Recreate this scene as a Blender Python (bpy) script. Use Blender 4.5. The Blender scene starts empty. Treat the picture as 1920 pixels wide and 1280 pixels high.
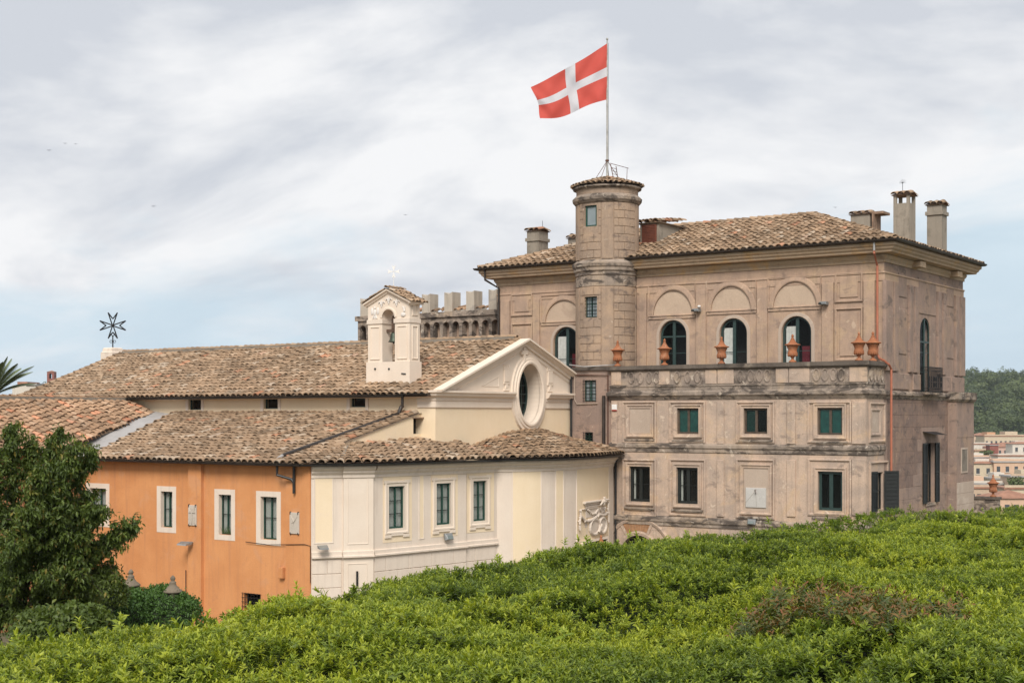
import bpy, math, random
import numpy as np
from mathutils import Vector, Matrix

# ------------------------------------------------------------------ camera, sky, sun, exposure
SC = bpy.context.scene
COL = SC.collection
FPX, CX, HY = 2667.0, 960.0, 780.0          # focal length (px of a 1920 wide picture), image centre, horizon row
TH = math.radians(34.6)                     # the buildings stand 34.6 degrees off the view axis
CS, SN = math.cos(TH), math.sin(TH)
CZ = 8.6                                    # eye height above the courtyard

cam_d = bpy.data.cameras.new('camera')
cam_d.sensor_width = 36.0
cam_d.lens = FPX / 1920 * 36
cam_d.shift_y = (HY - 640) / 1920
cam_d.clip_start = 0.3
cam_d.clip_end = 30000
cam = bpy.data.objects.new('camera', cam_d)
COL.objects.link(cam)
cam.location = (0, 0, CZ)
cam.rotation_euler = (math.radians(90), 0, TH)
SC.camera = cam

SC.view_settings.view_transform = 'Standard'
SC.view_settings.look = 'None'
SC.view_settings.gamma = 1.0
SC.view_settings.exposure = 1.2
SC.view_settings.use_curve_mapping = False
SC.cycles.use_denoising = True
SC.cycles.max_bounces = 6
SC.cycles.diffuse_bounces = 3
SC.cycles.transparent_max_bounces = 12

CLOUD_Z = 0.30
SUN_EL, SUN_AZ = math.radians(42), math.radians(150)   # azimuth from +Y clockwise: behind the camera, to its right
world = bpy.data.worlds.new('World')
SC.world = world
world.use_nodes = True
wn, wl = world.node_tree.nodes, world.node_tree.links
wn.clear()
w_out = wn.new('ShaderNodeOutputWorld')
w_bg = wn.new('ShaderNodeBackground')
w_sky = wn.new('ShaderNodeTexSky')
w_sky.sky_type = 'NISHITA'
w_sky.sun_disc = False
w_sky.sun_elevation = SUN_EL
w_sky.sun_rotation = SUN_AZ
w_sky.air_density = 1.0
w_sky.dust_density = 0.6
w_tc = wn.new('ShaderNodeTexCoord')
w_sep = wn.new('ShaderNodeSeparateXYZ')
wl.new(w_tc.outputs['Generated'], w_sep.inputs[0])
# cloud deck: direction projected on a flat layer, so clouds shrink towards the horizon
w_add = wn.new('ShaderNodeMath'); w_add.operation = 'ADD'; w_add.inputs[1].default_value = CLOUD_Z
w_abs = wn.new('ShaderNodeMath'); w_abs.operation = 'ABSOLUTE'
wl.new(w_sep.outputs['Z'], w_abs.inputs[0]); wl.new(w_abs.outputs[0], w_add.inputs[0])
w_div = wn.new('ShaderNodeVectorMath'); w_div.operation = 'DIVIDE'
w_cmb = wn.new('ShaderNodeCombineXYZ')
for i in range(3):
    wl.new(w_add.outputs[0], w_cmb.inputs[i])
wl.new(w_tc.outputs['Generated'], w_div.inputs[0]); wl.new(w_cmb.outputs[0], w_div.inputs[1])


def w_noise(scale, detail, off, dist=0.0, rough=0.5):
    mp = wn.new('ShaderNodeMapping')
    mp.inputs['Location'].default_value = off
    mp.inputs['Rotation'].default_value = (0, 0, -TH)
    mp.inputs['Scale'].default_value = (0.75, 1.0, 1.0)
    n = wn.new('ShaderNodeTexNoise')
    n.inputs['Scale'].default_value = scale
    n.inputs['Detail'].default_value = detail
    n.inputs['Roughness'].default_value = rough
    n.inputs['Distortion'].default_value = dist
    wl.new(w_div.outputs[0], mp.inputs[0]); wl.new(mp.outputs[0], n.inputs['Vector'])
    return n


SKY = (12.7, 17.4, 10.5, 14.8)
w_n1 = w_noise(2.0, 8, (SKY[0], SKY[1], 0.0), 0.3, 0.55)
w_n2 = w_noise(2.3, 8, (SKY[2], SKY[3], 1.0), 0.3, 0.55)
w_zc = wn.new('ShaderNodeMath'); w_zc.operation = 'MINIMUM'; w_zc.inputs[1].default_value = 0.3
wl.new(w_sep.outputs['Z'], w_zc.inputs[0])
w_cov = wn.new('ShaderNodeMath'); w_cov.operation = 'MULTIPLY_ADD'       # the deck breaks up towards the horizon
w_cov.inputs[1].default_value = 1.5
wl.new(w_zc.outputs[0], w_cov.inputs[0]); wl.new(w_n1.outputs['Fac'], w_cov.inputs[2])
w_r1 = wn.new('ShaderNodeValToRGB')         # how much cloud covers the blue
w_r1.color_ramp.elements[0].position = 0.54; w_r1.color_ramp.elements[0].color = (0.22, 0.22, 0.22, 1)
w_r1.color_ramp.elements[1].position = 0.72; w_r1.color_ramp.elements[1].color = (1, 1, 1, 1)
wl.new(w_cov.outputs[0], w_r1.inputs[0])
w_r2 = wn.new('ShaderNodeValToRGB')         # bright and grey cloud
w_r2.color_ramp.elements[0].position = 0.40; w_r2.color_ramp.elements[0].color = (0.282, 0.296, 0.322, 1)
w_r2.color_ramp.elements[1].position = 0.57; w_r2.color_ramp.elements[1].color = (0.408, 0.410, 0.416, 1)
wl.new(w_n2.outputs['Fac'], w_r2.inputs[0])
w_sc = wn.new('ShaderNodeMixRGB'); w_sc.blend_type = 'MULTIPLY'; w_sc.inputs[0].default_value = 1.0
w_sc.inputs[2].default_value = (0.080, 0.080, 0.080, 1)
wl.new(w_sky.outputs[0], w_sc.inputs[1])
w_lim = wn.new('ShaderNodeMixRGB'); w_lim.blend_type = 'DARKEN'; w_lim.inputs[0].default_value = 1.0
w_lim.inputs[2].default_value = (0.260, 0.328, 0.375, 1)                 # thin veil: the low sky does not glare
wl.new(w_sc.outputs[0], w_lim.inputs[1])
w_mix = wn.new('ShaderNodeMixRGB')
wl.new(w_r1.outputs[0], w_mix.inputs[0]); wl.new(w_lim.outputs[0], w_mix.inputs[1]); wl.new(w_r2.outputs[0], w_mix.inputs[2])
wl.new(w_mix.outputs[0], w_bg.inputs[0])
w_bg.inputs[1].default_value = 1.0
wl.new(w_bg.outputs[0], w_out.inputs[0])

sun_d = bpy.data.lights.new('sun', 'SUN')
sun_d.energy = 1.5
sun_d.angle = math.radians(24)
sun_d.color = (1.0, 0.95, 0.88)
sun = bpy.data.objects.new('sun', sun_d)
COL.objects.link(sun)
sdir = Vector((math.sin(SUN_AZ) * math.cos(SUN_EL), math.cos(SUN_AZ) * math.cos(SUN_EL), math.sin(SUN_EL)))
sun.rotation_euler = sdir.to_track_quat('Z', 'Y').to_euler()
sun.location = (0, 0, 60)

random.seed(11)
rng = np.random.default_rng(11)
PI = math.pi

# ------------------------------------------------------------------ helpers
ORIG = {}


def props(o, label=None, cat=None, group=None, kind=None):
    if label: o['label'] = label
    if cat: o['category'] = cat
    if group: o['group'] = group
    if kind: o['kind'] = kind
    return o


def thing(name, label, cat, loc=(0, 0, 0), group=None):
    o = bpy.data.objects.new(name, None)
    COL.objects.link(o)
    o.location = loc
    o.empty_display_size = 0.3
    ORIG[o] = Vector(loc)
    return props(o, label, cat, group)


class Fr:
    """a vertical wall plane: a runs along it (rightwards seen from outside), d goes into it"""
    def __init__(s, ox, oy, tx, ty):
        L = math.hypot(tx, ty)
        s.ox, s.oy, s.tx, s.ty = ox, oy, tx / L, ty / L
        s.nx, s.ny = -s.ty, s.tx

    def p(s, a, d, z):
        return (s.ox + a * s.tx + d * s.nx, s.oy + a * s.ty + d * s.ny, z)

    def px(s, x, y):
        """where the sight line measured at photo pixel (x, y) meets this wall -> (a, z)"""
        k = (x - CX) / FPX
        rx, ry = -SN + k * CS, CS + k * SN
        det = s.tx * (-ry) + rx * s.ty
        a = (-s.ox * (-ry) - rx * s.oy) / det
        lam = (s.tx * (-s.oy) + s.ty * s.ox) / det
        if lam < 0: lam = -lam
        return a, CZ + (HY - y) / FPX * lam

    def rect(s, x0, x1, y0, y1):
        a0, a1 = s.px(x0, y0)[0], s.px(x1, y0)[0]
        xm = (x0 + x1) / 2
        return a0, a1, s.px(xm, y1)[1], s.px(xm, y0)[1]

    def shift(s, d):
        return Fr(s.ox + d * s.nx, s.oy + d * s.ny, s.tx, s.ty)


def at(x, y, depth):
    k = (x - CX) / FPX
    return Vector(((-SN + k * CS) * depth, (CS + k * SN) * depth, CZ + (HY - y) / FPX * depth))


class MB:
    def __init__(s):
        s.v, s.f, s.t = [], [], None

    def poly(s, pts):
        b = len(s.v)
        s.v.extend([tuple(p) for p in pts])
        s.f.append(tuple(range(b, b + len(pts))))
        return s

    def grid(s, rows, close_u=False, close_v=False):
        b = len(s.v)
        n, m = len(rows), len(rows[0])
        for r in rows: s.v.extend([tuple(p) for p in r])
        for i in range(n if close_v else n - 1):
            for j in range(m if close_u else m - 1):
                i2, j2 = (i + 1) % n, (j + 1) % m
                s.f.append((b + i * m + j, b + i * m + j2, b + i2 * m + j2, b + i2 * m + j))
        return s

    def box(s, fr, a0, a1, d0, d1, z0, z1):
        b = len(s.v)
        for z in (z0, z1):
            for (a, d) in ((a0, d0), (a1, d0), (a1, d1), (a0, d1)):
                s.v.append(fr.p(a, d, z))
        for q in ((0, 1, 5, 4), (1, 2, 6, 5), (2, 3, 7, 6), (3, 0, 4, 7), (4, 5, 6, 7), (3, 2, 1, 0)):
            s.f.append(tuple(b + i for i in q))
        return s

    def chamfer(s, fr, a0, a1, d0, d1, z0, z1, c=0.015):
        """raised panel: bevelled front edge (front at d0, d0 < d1)"""
        rows = []
        for (e, d) in ((0, d1), (0, d0 + c), (c, d0)):
            rows.append([fr.p(a0 + e, d, z0 + e), fr.p(a1 - e, d, z0 + e), fr.p(a1 - e, d, z1 - e), fr.p(a0 + e, d, z1 - e)])
        s.grid(rows, close_u=True)
        s.poly(rows[-1])
        return s

    def tube(s, path, r, n=8, r1=None, cap=True):
        pts = [Vector(p) for p in path]
        rows = []
        for i, p in enumerate(pts):
            t = (pts[min(i + 1, len(pts) - 1)] - pts[max(i - 1, 0)])
            t.normalize()
            up = Vector((0, 0, 1)) if abs(t.z) < 0.92 else Vector((1, 0, 0))
            x = t.cross(up); x.normalize()
            y = x.cross(t)
            rr = r if r1 is None else r + (r1 - r) * i / max(1, len(pts) - 1)
            rows.append([p + x * (math.cos(2 * PI * k / n) * rr) + y * (math.sin(2 * PI * k / n) * rr) for k in range(n)])
        s.grid(rows, close_u=True)
        if cap:
            s.poly(rows[0][::-1]); s.poly(rows[-1])
        return s

    def lathe(s, cx, cy, prof, n=24, a0=0.0, a1=2 * PI, zoff=0.0):
        full = abs(a1 - a0 - 2 * PI) < 1e-6
        m = n if full else n + 1
        rows = [[(cx + r * math.cos(a0 + (a1 - a0) * k / n), cy + r * math.sin(a0 + (a1 - a0) * k / n), z + zoff) for k in range(m)] for (r, z) in prof]
        s.grid(rows, close_u=full)
        return s

    def ball(s, c, rx, ry=None, rz=None, n=10, m=7):
        ry = ry or rx; rz = rz or rx
        rows = []
        for i in range(m + 1):
            ph = -PI / 2 + PI * i / m
            rows.append([(c[0] + rx * math.cos(ph) * math.cos(2 * PI * k / n), c[1] + ry * math.cos(ph) * math.sin(2 * PI * k / n), c[2] + rz * math.sin(ph)) for k in range(n)])
        s.grid(rows, close_u=True)
        return s

    def sweep(s, path, prof, closed=False, cap=True, tops=None):
        """moulding: profile (out, z) carried along a plan path with mitred corners; out is to the right of travel"""
        n = len(path)
        rows = []
        for i in range(n):
            def seg(j):
                p, q = path[j % n], path[(j + 1) % n]
                L = math.hypot(q[0] - p[0], q[1] - p[1])
                return ((q[0] - p[0]) / L, (q[1] - p[1]) / L)
            if closed:
                t0, t1 = seg(i - 1), seg(i)
            else:
                t0 = seg(max(i - 1, 0)); t1 = seg(min(i, n - 2))
            n0, n1 = (t0[1], -t0[0]), (t1[1], -t1[0])
            mx, my = n0[0] + n1[0], n0[1] + n1[1]
            L2 = mx * mx + my * my
            k = 2.0 / L2 if L2 > 1e-6 else 1.0
            mx, my = mx * k, my * k
            dz = tops[i] if tops else 0.0
            rows.append([(path[i][0] + mx * o, path[i][1] + my * o, z + dz) for (o, z) in prof])
        s.grid(rows, close_v=closed)
        if cap and not closed:
            s.poly(rows[0]); s.poly(rows[-1][::-1])
        return s

    def ring(s, fr, pts, prof, closed=True):
        """moulding drawn on a wall: path (a, z), profile (offset to the left of travel, proud)"""
        n = len(pts)
        rows = []
        for i in range(n):
            def seg(j):
                p, q = pts[j % n], pts[(j + 1) % n]
                L = math.hypot(q[0] - p[0], q[1] - p[1]) or 1e-9
                return ((q[0] - p[0]) / L, (q[1] - p[1]) / L)
            if closed:
                t0, t1 = seg(i - 1), seg(i)
            else:
                t0 = seg(max(i - 1, 0)); t1 = seg(min(i, n - 2))
            n0, n1 = (-t0[1], t0[0]), (-t1[1], t1[0])
            mx, mz = n0[0] + n1[0], n0[1] + n1[1]
            L2 = mx * mx + mz * mz
            k = min(2.0 / L2, 4.0) if L2 > 1e-6 else 1.0
            rows.append([fr.p(pts[i][0] + mx * k * o, -pr, pts[i][1] + mz * k * o) for (o, pr) in prof])
        s.grid(rows, close_v=closed)
        if not closed:
            s.poly(rows[0]); s.poly(rows[-1][::-1])
        return s

    def wall(s, fr, a0, a1, z0, z1, holes=(), depth=0.3):
        """flat wall with real openings; hole = (a0, a1, z0, z1, arched)"""
        A = sorted(set([a0, a1] + [h[i] for h in holes for i in (0, 1)]))
        Z = sorted(set([z0, z1] + [h[i] for h in holes for i in (2, 3)]))
        A = [a for a in A if a0 - 1e-6 <= a <= a1 + 1e-6]; Z = [z for z in Z if z0 - 1e-6 <= z <= z1 + 1e-6]
        for i in range(len(A) - 1):
            for j in range(len(Z) - 1):
                am, zm = (A[i] + A[i + 1]) / 2, (Z[j] + Z[j + 1]) / 2
                if any(h[0] < am < h[1] and h[2] < zm < h[3] for h in holes): continue
                s.poly([fr.p(A[i], 0, Z[j]), fr.p(A[i + 1], 0, Z[j]), fr.p(A[i + 1], 0, Z[j + 1]), fr.p(A[i], 0, Z[j + 1])])
        for h in holes:
            loop = outline(h)
            s.grid([[fr.p(a, 0, z) for a, z in loop], [fr.p(a, depth, z) for a, z in loop]], close_u=True)
            if h[4]:
                arc = [q for q in loop if q[1] >= h[3] - (h[1] - h[0]) / 2 - 1e-6]
                s.grid([[fr.p(a, 0, z) for a, z in arc], [fr.p(a, 0, h[3]) for a, z in arc]])
        return s

    def build(s, name, mat, parent=None, smooth=False, loc=None, label=None, cat=None, group=None, kind=None):
        o0 = ORIG[parent] if parent is not None else Vector(loc or (0, 0, 0))
        me = bpy.data.meshes.new(name)
        me.from_pydata([(v[0] - o0.x, v[1] - o0.y, v[2] - o0.z) for v in s.v], [], s.f)
        if s.t is not None:
            at_ = me.attributes.new('tint', 'FLOAT', 'FACE')
            at_.data.foreach_set('value', np.asarray(s.t, dtype=np.float32))
        if smooth:
            me.polygons.foreach_set('use_smooth', [True] * len(me.polygons))
        if isinstance(mat, (list, tuple)):
            for m in mat: me.materials.append(m)
        else:
            me.materials.append(mat)
        me.update()
        o = bpy.data.objects.new(name, me)
        COL.objects.link(o)
        if parent is not None:
            o.parent = parent
        else:
            o.location = o0
        ORIG[o] = o0
        return props(o, label, cat, group, kind)


def outline(h, n=14):
    a0, a1, z0, z1, arch = h
    if not arch:
        return [(a0, z0), (a1, z0), (a1, z1), (a0, z1)]
    r = (a1 - a0) / 2
    am, zs = (a0 + a1) / 2, z1 - r
    return [(a0, z0), (a1, z0)] + [(am + r * math.cos(PI * k / n), zs + r * math.sin(PI * k / n)) for k in range(n + 1)]


def rectpts(a0, a1, z0, z1):
    return [(a0, z0), (a1, z0), (a1, z1), (a0, z1)]


# ------------------------------------------------------------------ materials
def new_mat(name):
    m = bpy.data.materials.new(name)
    m.use_nodes = True
    nt = m.node_tree
    b = nt.nodes['Principled BSDF']
    return m, nt, nt.nodes, nt.links, b


def pos_node(nd, lk, scale=(1, 1, 1)):
    g = nd.new('ShaderNodeNewGeometry')
    mp = nd.new('ShaderNodeMapping')
    mp.inputs['Scale'].default_value = scale
    lk.new(g.outputs['Position'], mp.inputs[0])
    return mp


def noise(nd, lk, vec, scale, detail=5, rough=0.55, dist=0.0):
    n = nd.new('ShaderNodeTexNoise')
    n.inputs['Scale'].default_value = scale
    n.inputs['Detail'].default_value = detail
    n.inputs['Roughness'].default_value = rough
    n.inputs['Distortion'].default_value = dist
    lk.new(vec.outputs[0], n.inputs['Vector'])
    return n


def ramp(nd, lk, src, stops):
    r = nd.new('ShaderNodeValToRGB')
    el = r.color_ramp.elements
    while len(el) < len(stops): el.new(0.5)
    for e, (p, c) in zip(el, stops):
        e.position = p
        e.color = (c, c, c, 1) if isinstance(c, (int, float)) else (c[0], c[1], c[2], 1)
    lk.new(src, r.inputs[0])
    return r


def mixc(nd, lk, fac, c1, c2, mode='MIX'):
    m = nd.new('ShaderNodeMixRGB')
    m.blend_type = mode
    for s_, c in ((0, fac), (1, c1), (2, c2)):
        if hasattr(c, 'is_linked') or hasattr(c, 'links'):
            lk.new(c, m.inputs[s_])
        elif isinstance(c, (int, float)):
            m.inputs[s_].default_value = c if s_ == 0 else (c, c, c, 1)
        else:
            m.inputs[s_].default_value = (c[0], c[1], c[2], 1)
    return m.outputs[0]


def mul(c, k):
    return tuple(x * k for x in c)


def plaster(name, c1, c2, patch=None, patch_amt=0.0, dirt=None, dirt_amt=0.0, streak=0.0, bump=0.25, rough=0.9, fine=0.12, pscale=0.9):
    """lime plaster: two soft tones, worn patches with clear edges, dark rain streaks, grain"""
    m, nt, nd, lk, b = new_mat(name)
    p = pos_node(nd, lk)
    n1 = noise(nd, lk, p, 0.8, 6, 0.6, 0.4)
    col = mixc(nd, lk, ramp(nd, lk, n1.outputs['Fac'], [(0.35, 0.0), (0.65, 1.0)]).outputs[0], c1, c2)
    if patch_amt > 0:
        n2 = noise(nd, lk, p, pscale, 8, 0.62, 0.8)
        t = 0.66 - 0.22 * patch_amt
        f = ramp(nd, lk, n2.outputs['Fac'], [(t - .02, 0.0), (t + 0.06, .8)])
        col = mixc(nd, lk, f.outputs[0], col, patch)
    if dirt_amt > 0:
        n3 = noise(nd, lk, p, 1.7, 8, 0.68, 0.3)
        t = 0.70 - 0.30 * dirt_amt
        f = ramp(nd, lk, n3.outputs['Fac'], [(t, 0.0), (t + 0.18, 0.85)])
        col = mixc(nd, lk, f.outputs[0], col, dirt)
    if streak > 0:
        ps = pos_node(nd, lk, (3.2, 3.2, 0.22))
        n4 = noise(nd, lk, ps, 1.6, 6, 0.6)
        f = ramp(nd, lk, n4.outputs['Fac'], [(0.52, 0.0), (0.74, streak)])
        col = mixc(nd, lk, f.outputs[0], col, dirt or mul(c1, 0.45))
    n5 = noise(nd, lk, p, 22, 4, 0.7)
    g = ramp(nd, lk, n5.outputs['Fac'], [(0.25, 1 - fine), (0.75, 1 + fine)])
    col = mixc(nd, lk, 1.0, col, g.outputs[0], 'MULTIPLY')
    lk.new(col, b.inputs['Base Color'])
    b.inputs['Roughness'].default_value = rough
    b.inputs['Specular IOR Level'].default_value = 0.2
    bp = nd.new('ShaderNodeBump')
    bp.inputs['Strength'].default_value = bump
    bp.inputs['Distance'].default_value = 0.03
    n6 = noise(nd, lk, p, 9, 8, 0.7)
    lk.new(n6.outputs['Fac'], bp.inputs['Height'])
    lk.new(bp.outputs[0], b.inputs['Normal'])
    return m


def simple(name, c, rough=0.6, metal=0.0, var=0.15, scale=6.0, bump=0.0, spec=0.5):
    m, nt, nd, lk, b = new_mat(name)
    p = pos_node(nd, lk)
    n = noise(nd, lk, p, scale, 5, 0.6)
    g = ramp(nd, lk, n.outputs['Fac'], [(0.3, 1 - var), (0.7, 1 + var)])
    lk.new(mixc(nd, lk, 1.0, c, g.outputs[0], 'MULTIPLY'), b.inputs['Base Color'])
    b.inputs['Roughness'].default_value = rough
    b.inputs['Metallic'].default_value = metal
    b.inputs['Specular IOR Level'].default_value = spec
    if bump:
        bp = nd.new('ShaderNodeBump')
        bp.inputs['Strength'].default_value = bump
        bp.inputs['Distance'].default_value = 0.02
        lk.new(noise(nd, lk, p, scale * 3, 6, 0.7).outputs['Fac'], bp.inputs['Height'])
        lk.new(bp.outputs[0], b.inputs['Normal'])
    return m


def tile_mat(name, single, warm=0.0):
    m, nt, nd, lk, b = new_mat(name)
    if single:
        src = nd.new('ShaderNodeObjectInfo').outputs['Random']
    else:
        a = nd.new('ShaderNodeAttribute'); a.attribute_name = 'tint'
        src = a.outputs['Fac']
    w = warm
    st = [(0.0, (.205, .140, .090)), (0.16, (.265, .182, .117)), (0.48, (.325, .218, .138)), (0.76, (.375, .257, .166)),
          (0.90, (.425, .310, .212)), (0.968 - 0.085 * w, (.46, .37, .28)), (0.976 - 0.08 * w, (.42, .20, .115)), (1.0, (.48, .26, .16))]
    if w:
        st = [(p, (c[0] * (1 + .15 * w), c[1] * (1 + .06 * w), c[2] * (1 + .02 * w))) for p, c in st]
    col = ramp(nd, lk, src, st).outputs[0]
    p = pos_node(nd, lk)
    big = noise(nd, lk, p, 0.5, 4, 0.6)
    col = mixc(nd, lk, 1.0, col, ramp(nd, lk, big.outputs['Fac'], [(0.32, 0.74), (0.68, 1.18)]).outputs[0], 'MULTIPLY')
    lich = noise(nd, lk, p, 0.9, 9, 0.72, 0.4)
    col = mixc(nd, lk, ramp(nd, lk, lich.outputs['Fac'], [(0.56, 0.0), (0.74, 0.55)]).outputs[0], col, (.36, .325, .265))
    col = mixc(nd, lk, ramp(nd, lk, lich.outputs['Fac'], [(0.26, 0.5), (0.42, 0.0)]).outputs[0], col, (.15, .115, .085))
    n2 = noise(nd, lk, p, 5.0, 7, 0.7)
    col = mixc(nd, lk, ramp(nd, lk, n2.outputs['Fac'], [(0.64, 0.0), (0.72, 0.38)]).outputs[0], col, (.44, .40, .34))
    n3 = noise(nd, lk, p, 7.0, 7, 0.7, 0.3)
    col = mixc(nd, lk, ramp(nd, lk, n3.outputs['Fac'], [(0.60, 0.0), (0.72, 0.38)]).outputs[0], col, (.13, .105, .080))
    lk.new(col, b.inputs['Base Color'])
    b.inputs['Roughness'].default_value = 0.92
    b.inputs['Specular IOR Level'].default_value = 0.15
    bp = nd.new('ShaderNodeBump')
    bp.inputs['Strength'].default_value = 0.4
    bp.inputs['Distance'].default_value = 0.02
    lk.new(noise(nd, lk, p, 30, 5, 0.7).outputs['Fac'], bp.inputs['Height'])
    lk.new(bp.outputs[0], b.inputs['Normal'])
    return m


def glass_mat(name, tint, clear):
    m, nt, nd, lk, b = new_mat(name)
    b.inputs['Base Color'].default_value = (*tint, 1)
    b.inputs['Roughness'].default_value = 0.04
    tr = nd.new('ShaderNodeBsdfTransparent')
    tr.inputs[0].default_value = (0.95, 0.97, 0.96, 1)
    mx = nd.new('ShaderNodeMixShader')
    mx.inputs[0].default_value = clear
    lk.new(b.outputs[0], mx.inputs[1]); lk.new(tr.outputs[0], mx.inputs[2])
    lk.new(mx.outputs[0], nd['Material Output'].inputs[0])
    return m


def leaf_mat(name, c_lo, c_hi, use_attr='INSTANCER', trans=0.35, tip=None, tipcol=None, tip0=0.45):
    m, nt, nd, lk, b = new_mat(name)
    a = nd.new('ShaderNodeAttribute'); a.attribute_name = 'tint'
    a.attribute_type = use_attr
    stops = [(0.0, c_lo), (0.85, c_hi)]
    if tip: stops.append((1.0, tip))
    col = ramp(nd, lk, a.outputs['Fac'], stops).outputs[0]
    if tipcol:                                   # the youngest leaves of each shoot are paler
        t_ = nd.new('ShaderNodeAttribute'); t_.attribute_name = 'tip'
        f_ = ramp(nd, lk, t_.outputs['Fac'], [(tip0, 0.0), (1.0, 0.75)]).outputs[0]
        f_ = mixc(nd, lk, 1.0, f_, ramp(nd, lk, a.outputs['Fac'], [(0.2, 0.0), (0.8, 1.0)]).outputs[0], 'MULTIPLY')
        col = mixc(nd, lk, f_, col, tipcol)
    lk.new(col, b.inputs['Base Color'])
    b.inputs['Roughness'].default_value = 0.45
    b.inputs['Specular IOR Level'].default_value = 0.35
    t = nd.new('ShaderNodeBsdfTranslucent')
    lk.new(mixc(nd, lk, 1.0, col, (1.25, 1.2, 0.6), 'MULTIPLY'), t.inputs[0])
    mx = nd.new('ShaderNodeMixShader')
    mx.inputs[0].default_value = trans
    lk.new(b.outputs[0], mx.inputs[1]); lk.new(t.outputs[0], mx.inputs[2])
    lk.new(mx.outputs[0], nd['Material Output'].inputs[0])
    return m


def old_plaster(name, base, grey, ochre, flake, grime, g_amt=0.5, f_amt=0.5, flat=1.6, bump=0.6):
    """weather-beaten lime plaster: mottled tan and grey, ochre bruises, small pale flakes where it has spalled, sooty grime"""
    m, nt, nd, lk, b = new_mat(name)
    p = pos_node(nd, lk)
    col = mixc(nd, lk, ramp(nd, lk, noise(nd, lk, p, 0.8, 8, 0.64, 0.6).outputs['Fac'], [(0.42, 0.0), (0.58, 1.0)]).outputs[0], base, grey)
    col = mixc(nd, lk, ramp(nd, lk, noise(nd, lk, p, 0.6, 6, 0.58, 1.0).outputs['Fac'], [(0.52, 0.0), (0.64, 0.8)]).outputs[0], col, ochre)
    ps = pos_node(nd, lk, (2.6, 2.6, 0.35))
    col = mixc(nd, lk, ramp(nd, lk, noise(nd, lk, ps, 1.5, 8, 0.66).outputs['Fac'], [(0.50, 0.0), (0.68, 0.45 + 0.3 * g_amt)]).outputs[0], col, mul(grey, .74))
    pg = pos_node(nd, lk, (1.0, 1.0, flat))
    t = 0.60 - 0.17 * g_amt
    col = mixc(nd, lk, ramp(nd, lk, noise(nd, lk, pg, 1.3, 8, 0.66, 0.6).outputs['Fac'], [(t, 0.0), (t + 0.10, 0.9)]).outputs[0], col, grime)
    t = 0.66 - 0.11 * f_amt
    col = mixc(nd, lk, ramp(nd, lk, noise(nd, lk, p, 2.4, 7, 0.62, 1.2).outputs['Fac'], [(t, 0.0), (t + 0.045, 0.7)]).outputs[0], col, flake)
    g = ramp(nd, lk, noise(nd, lk, p, 26, 5, 0.75).outputs['Fac'], [(0.25, 0.80), (0.75, 1.18)])
    col = mixc(nd, lk, 1.0, col, g.outputs[0], 'MULTIPLY')
    lk.new(col, b.inputs['Base Color'])
    b.inputs['Roughness'].default_value = 0.92
    b.inputs['Specular IOR Level'].default_value = 0.15
    bp = nd.new('ShaderNodeBump')
    bp.inputs['Strength'].default_value = bump
    bp.inputs['Distance'].default_value = 0.04
    lk.new(noise(nd, lk, p, 7, 10, 0.75).outputs['Fac'], bp.inputs['Height'])
    lk.new(bp.outputs[0], b.inputs['Normal'])
    return m


M = {}
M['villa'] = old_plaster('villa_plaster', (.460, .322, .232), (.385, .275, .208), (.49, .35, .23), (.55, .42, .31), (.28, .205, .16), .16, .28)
M['terrace'] = old_plaster('terrace_plaster', (.535, .400, .305), (.425, .330, .265), (.56, .40, .265), (.66, .54, .42), (.29, .225, .185), .26, .42)
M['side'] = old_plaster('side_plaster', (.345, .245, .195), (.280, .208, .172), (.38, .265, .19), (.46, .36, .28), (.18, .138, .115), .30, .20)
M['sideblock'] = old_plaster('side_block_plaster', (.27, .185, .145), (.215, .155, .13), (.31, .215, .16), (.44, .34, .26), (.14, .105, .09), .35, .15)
M['tower'] = old_plaster('tower_plaster', (.395, .285, .205), (.33, .245, .183), (.43, .305, .21), (.50, .40, .31), (.20, .152, .122), .30, .18)
M['dirty'] = old_plaster('weathered_stone', (.37, .295, .235), (.27, .22, .18), (.42, .32, .23), (.56, .48, .39), (.085, .07, .06), .78, .45, 2.2, .8)
M['balus'] = old_plaster('sooty_balustrade', (.36, .285, .23), (.26, .21, .175), (.42, .32, .23), (.60, .51, .41), (.12, .098, .083), .55, .55, 1.0, .8)
M['dark_stone'] = plaster('dark_weathered_stone', (.155, .128, .105), (.11, .09, .075), (.26, .215, .17), 0.30, (.05, .042, .036), 0.7, 0.4, 0.7)
M['ochre'] = plaster('ochre_cornice', (.47, .345, .235), (.40, .30, .21), (.50, .32, .16), 0.5, (.17, .125, .09), 0.40, 0.30, 0.5)
M['tan_panel'] = plaster('tan_panel_plaster', (.47, .375, .30), (.43, .34, .27), (.52, .43, .35), 0.3, (.28, .22, .18), 0.15, 0.2, 0.25)
M['orange'] = plaster('orange_plaster', (.575, .250, .100), (.650, .300, .125), (.60, .295, .145), 0.40, (.43, .195, .105), 0.30, 0.45, 0.18, fine=0.07)
M['orange_shade'] = plaster('shade_toned_orange_plaster', (.36, .16, .075), (.42, .20, .10), (.33, .17, .10), 0.3, (.2, .10, .06), 0.3, 0.3, 0.2)  # orange plaster with the left house wall's shade put into the colour
M['white'] = plaster('white_plaster', (.690, .580, .480), (.730, .625, .525), None, 0, (.45, .37, .31), 0.26, 0.32, 0.12, fine=0.05)
M['white2'] = plaster('bright_white_plaster', (.715, .600, .490), (.755, .645, .535), None, 0, (.45, .37, .31), 0.10, 0.10, 0.08, fine=0.04)
M['yellow'] = plaster('pale_yellow_plaster', (.785, .630, .435), (.815, .665, .475), (.79, .64, .47), 0.3, (.60, .46, .27), 0.12, 0.10, 0.08, fine=0.04)
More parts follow.
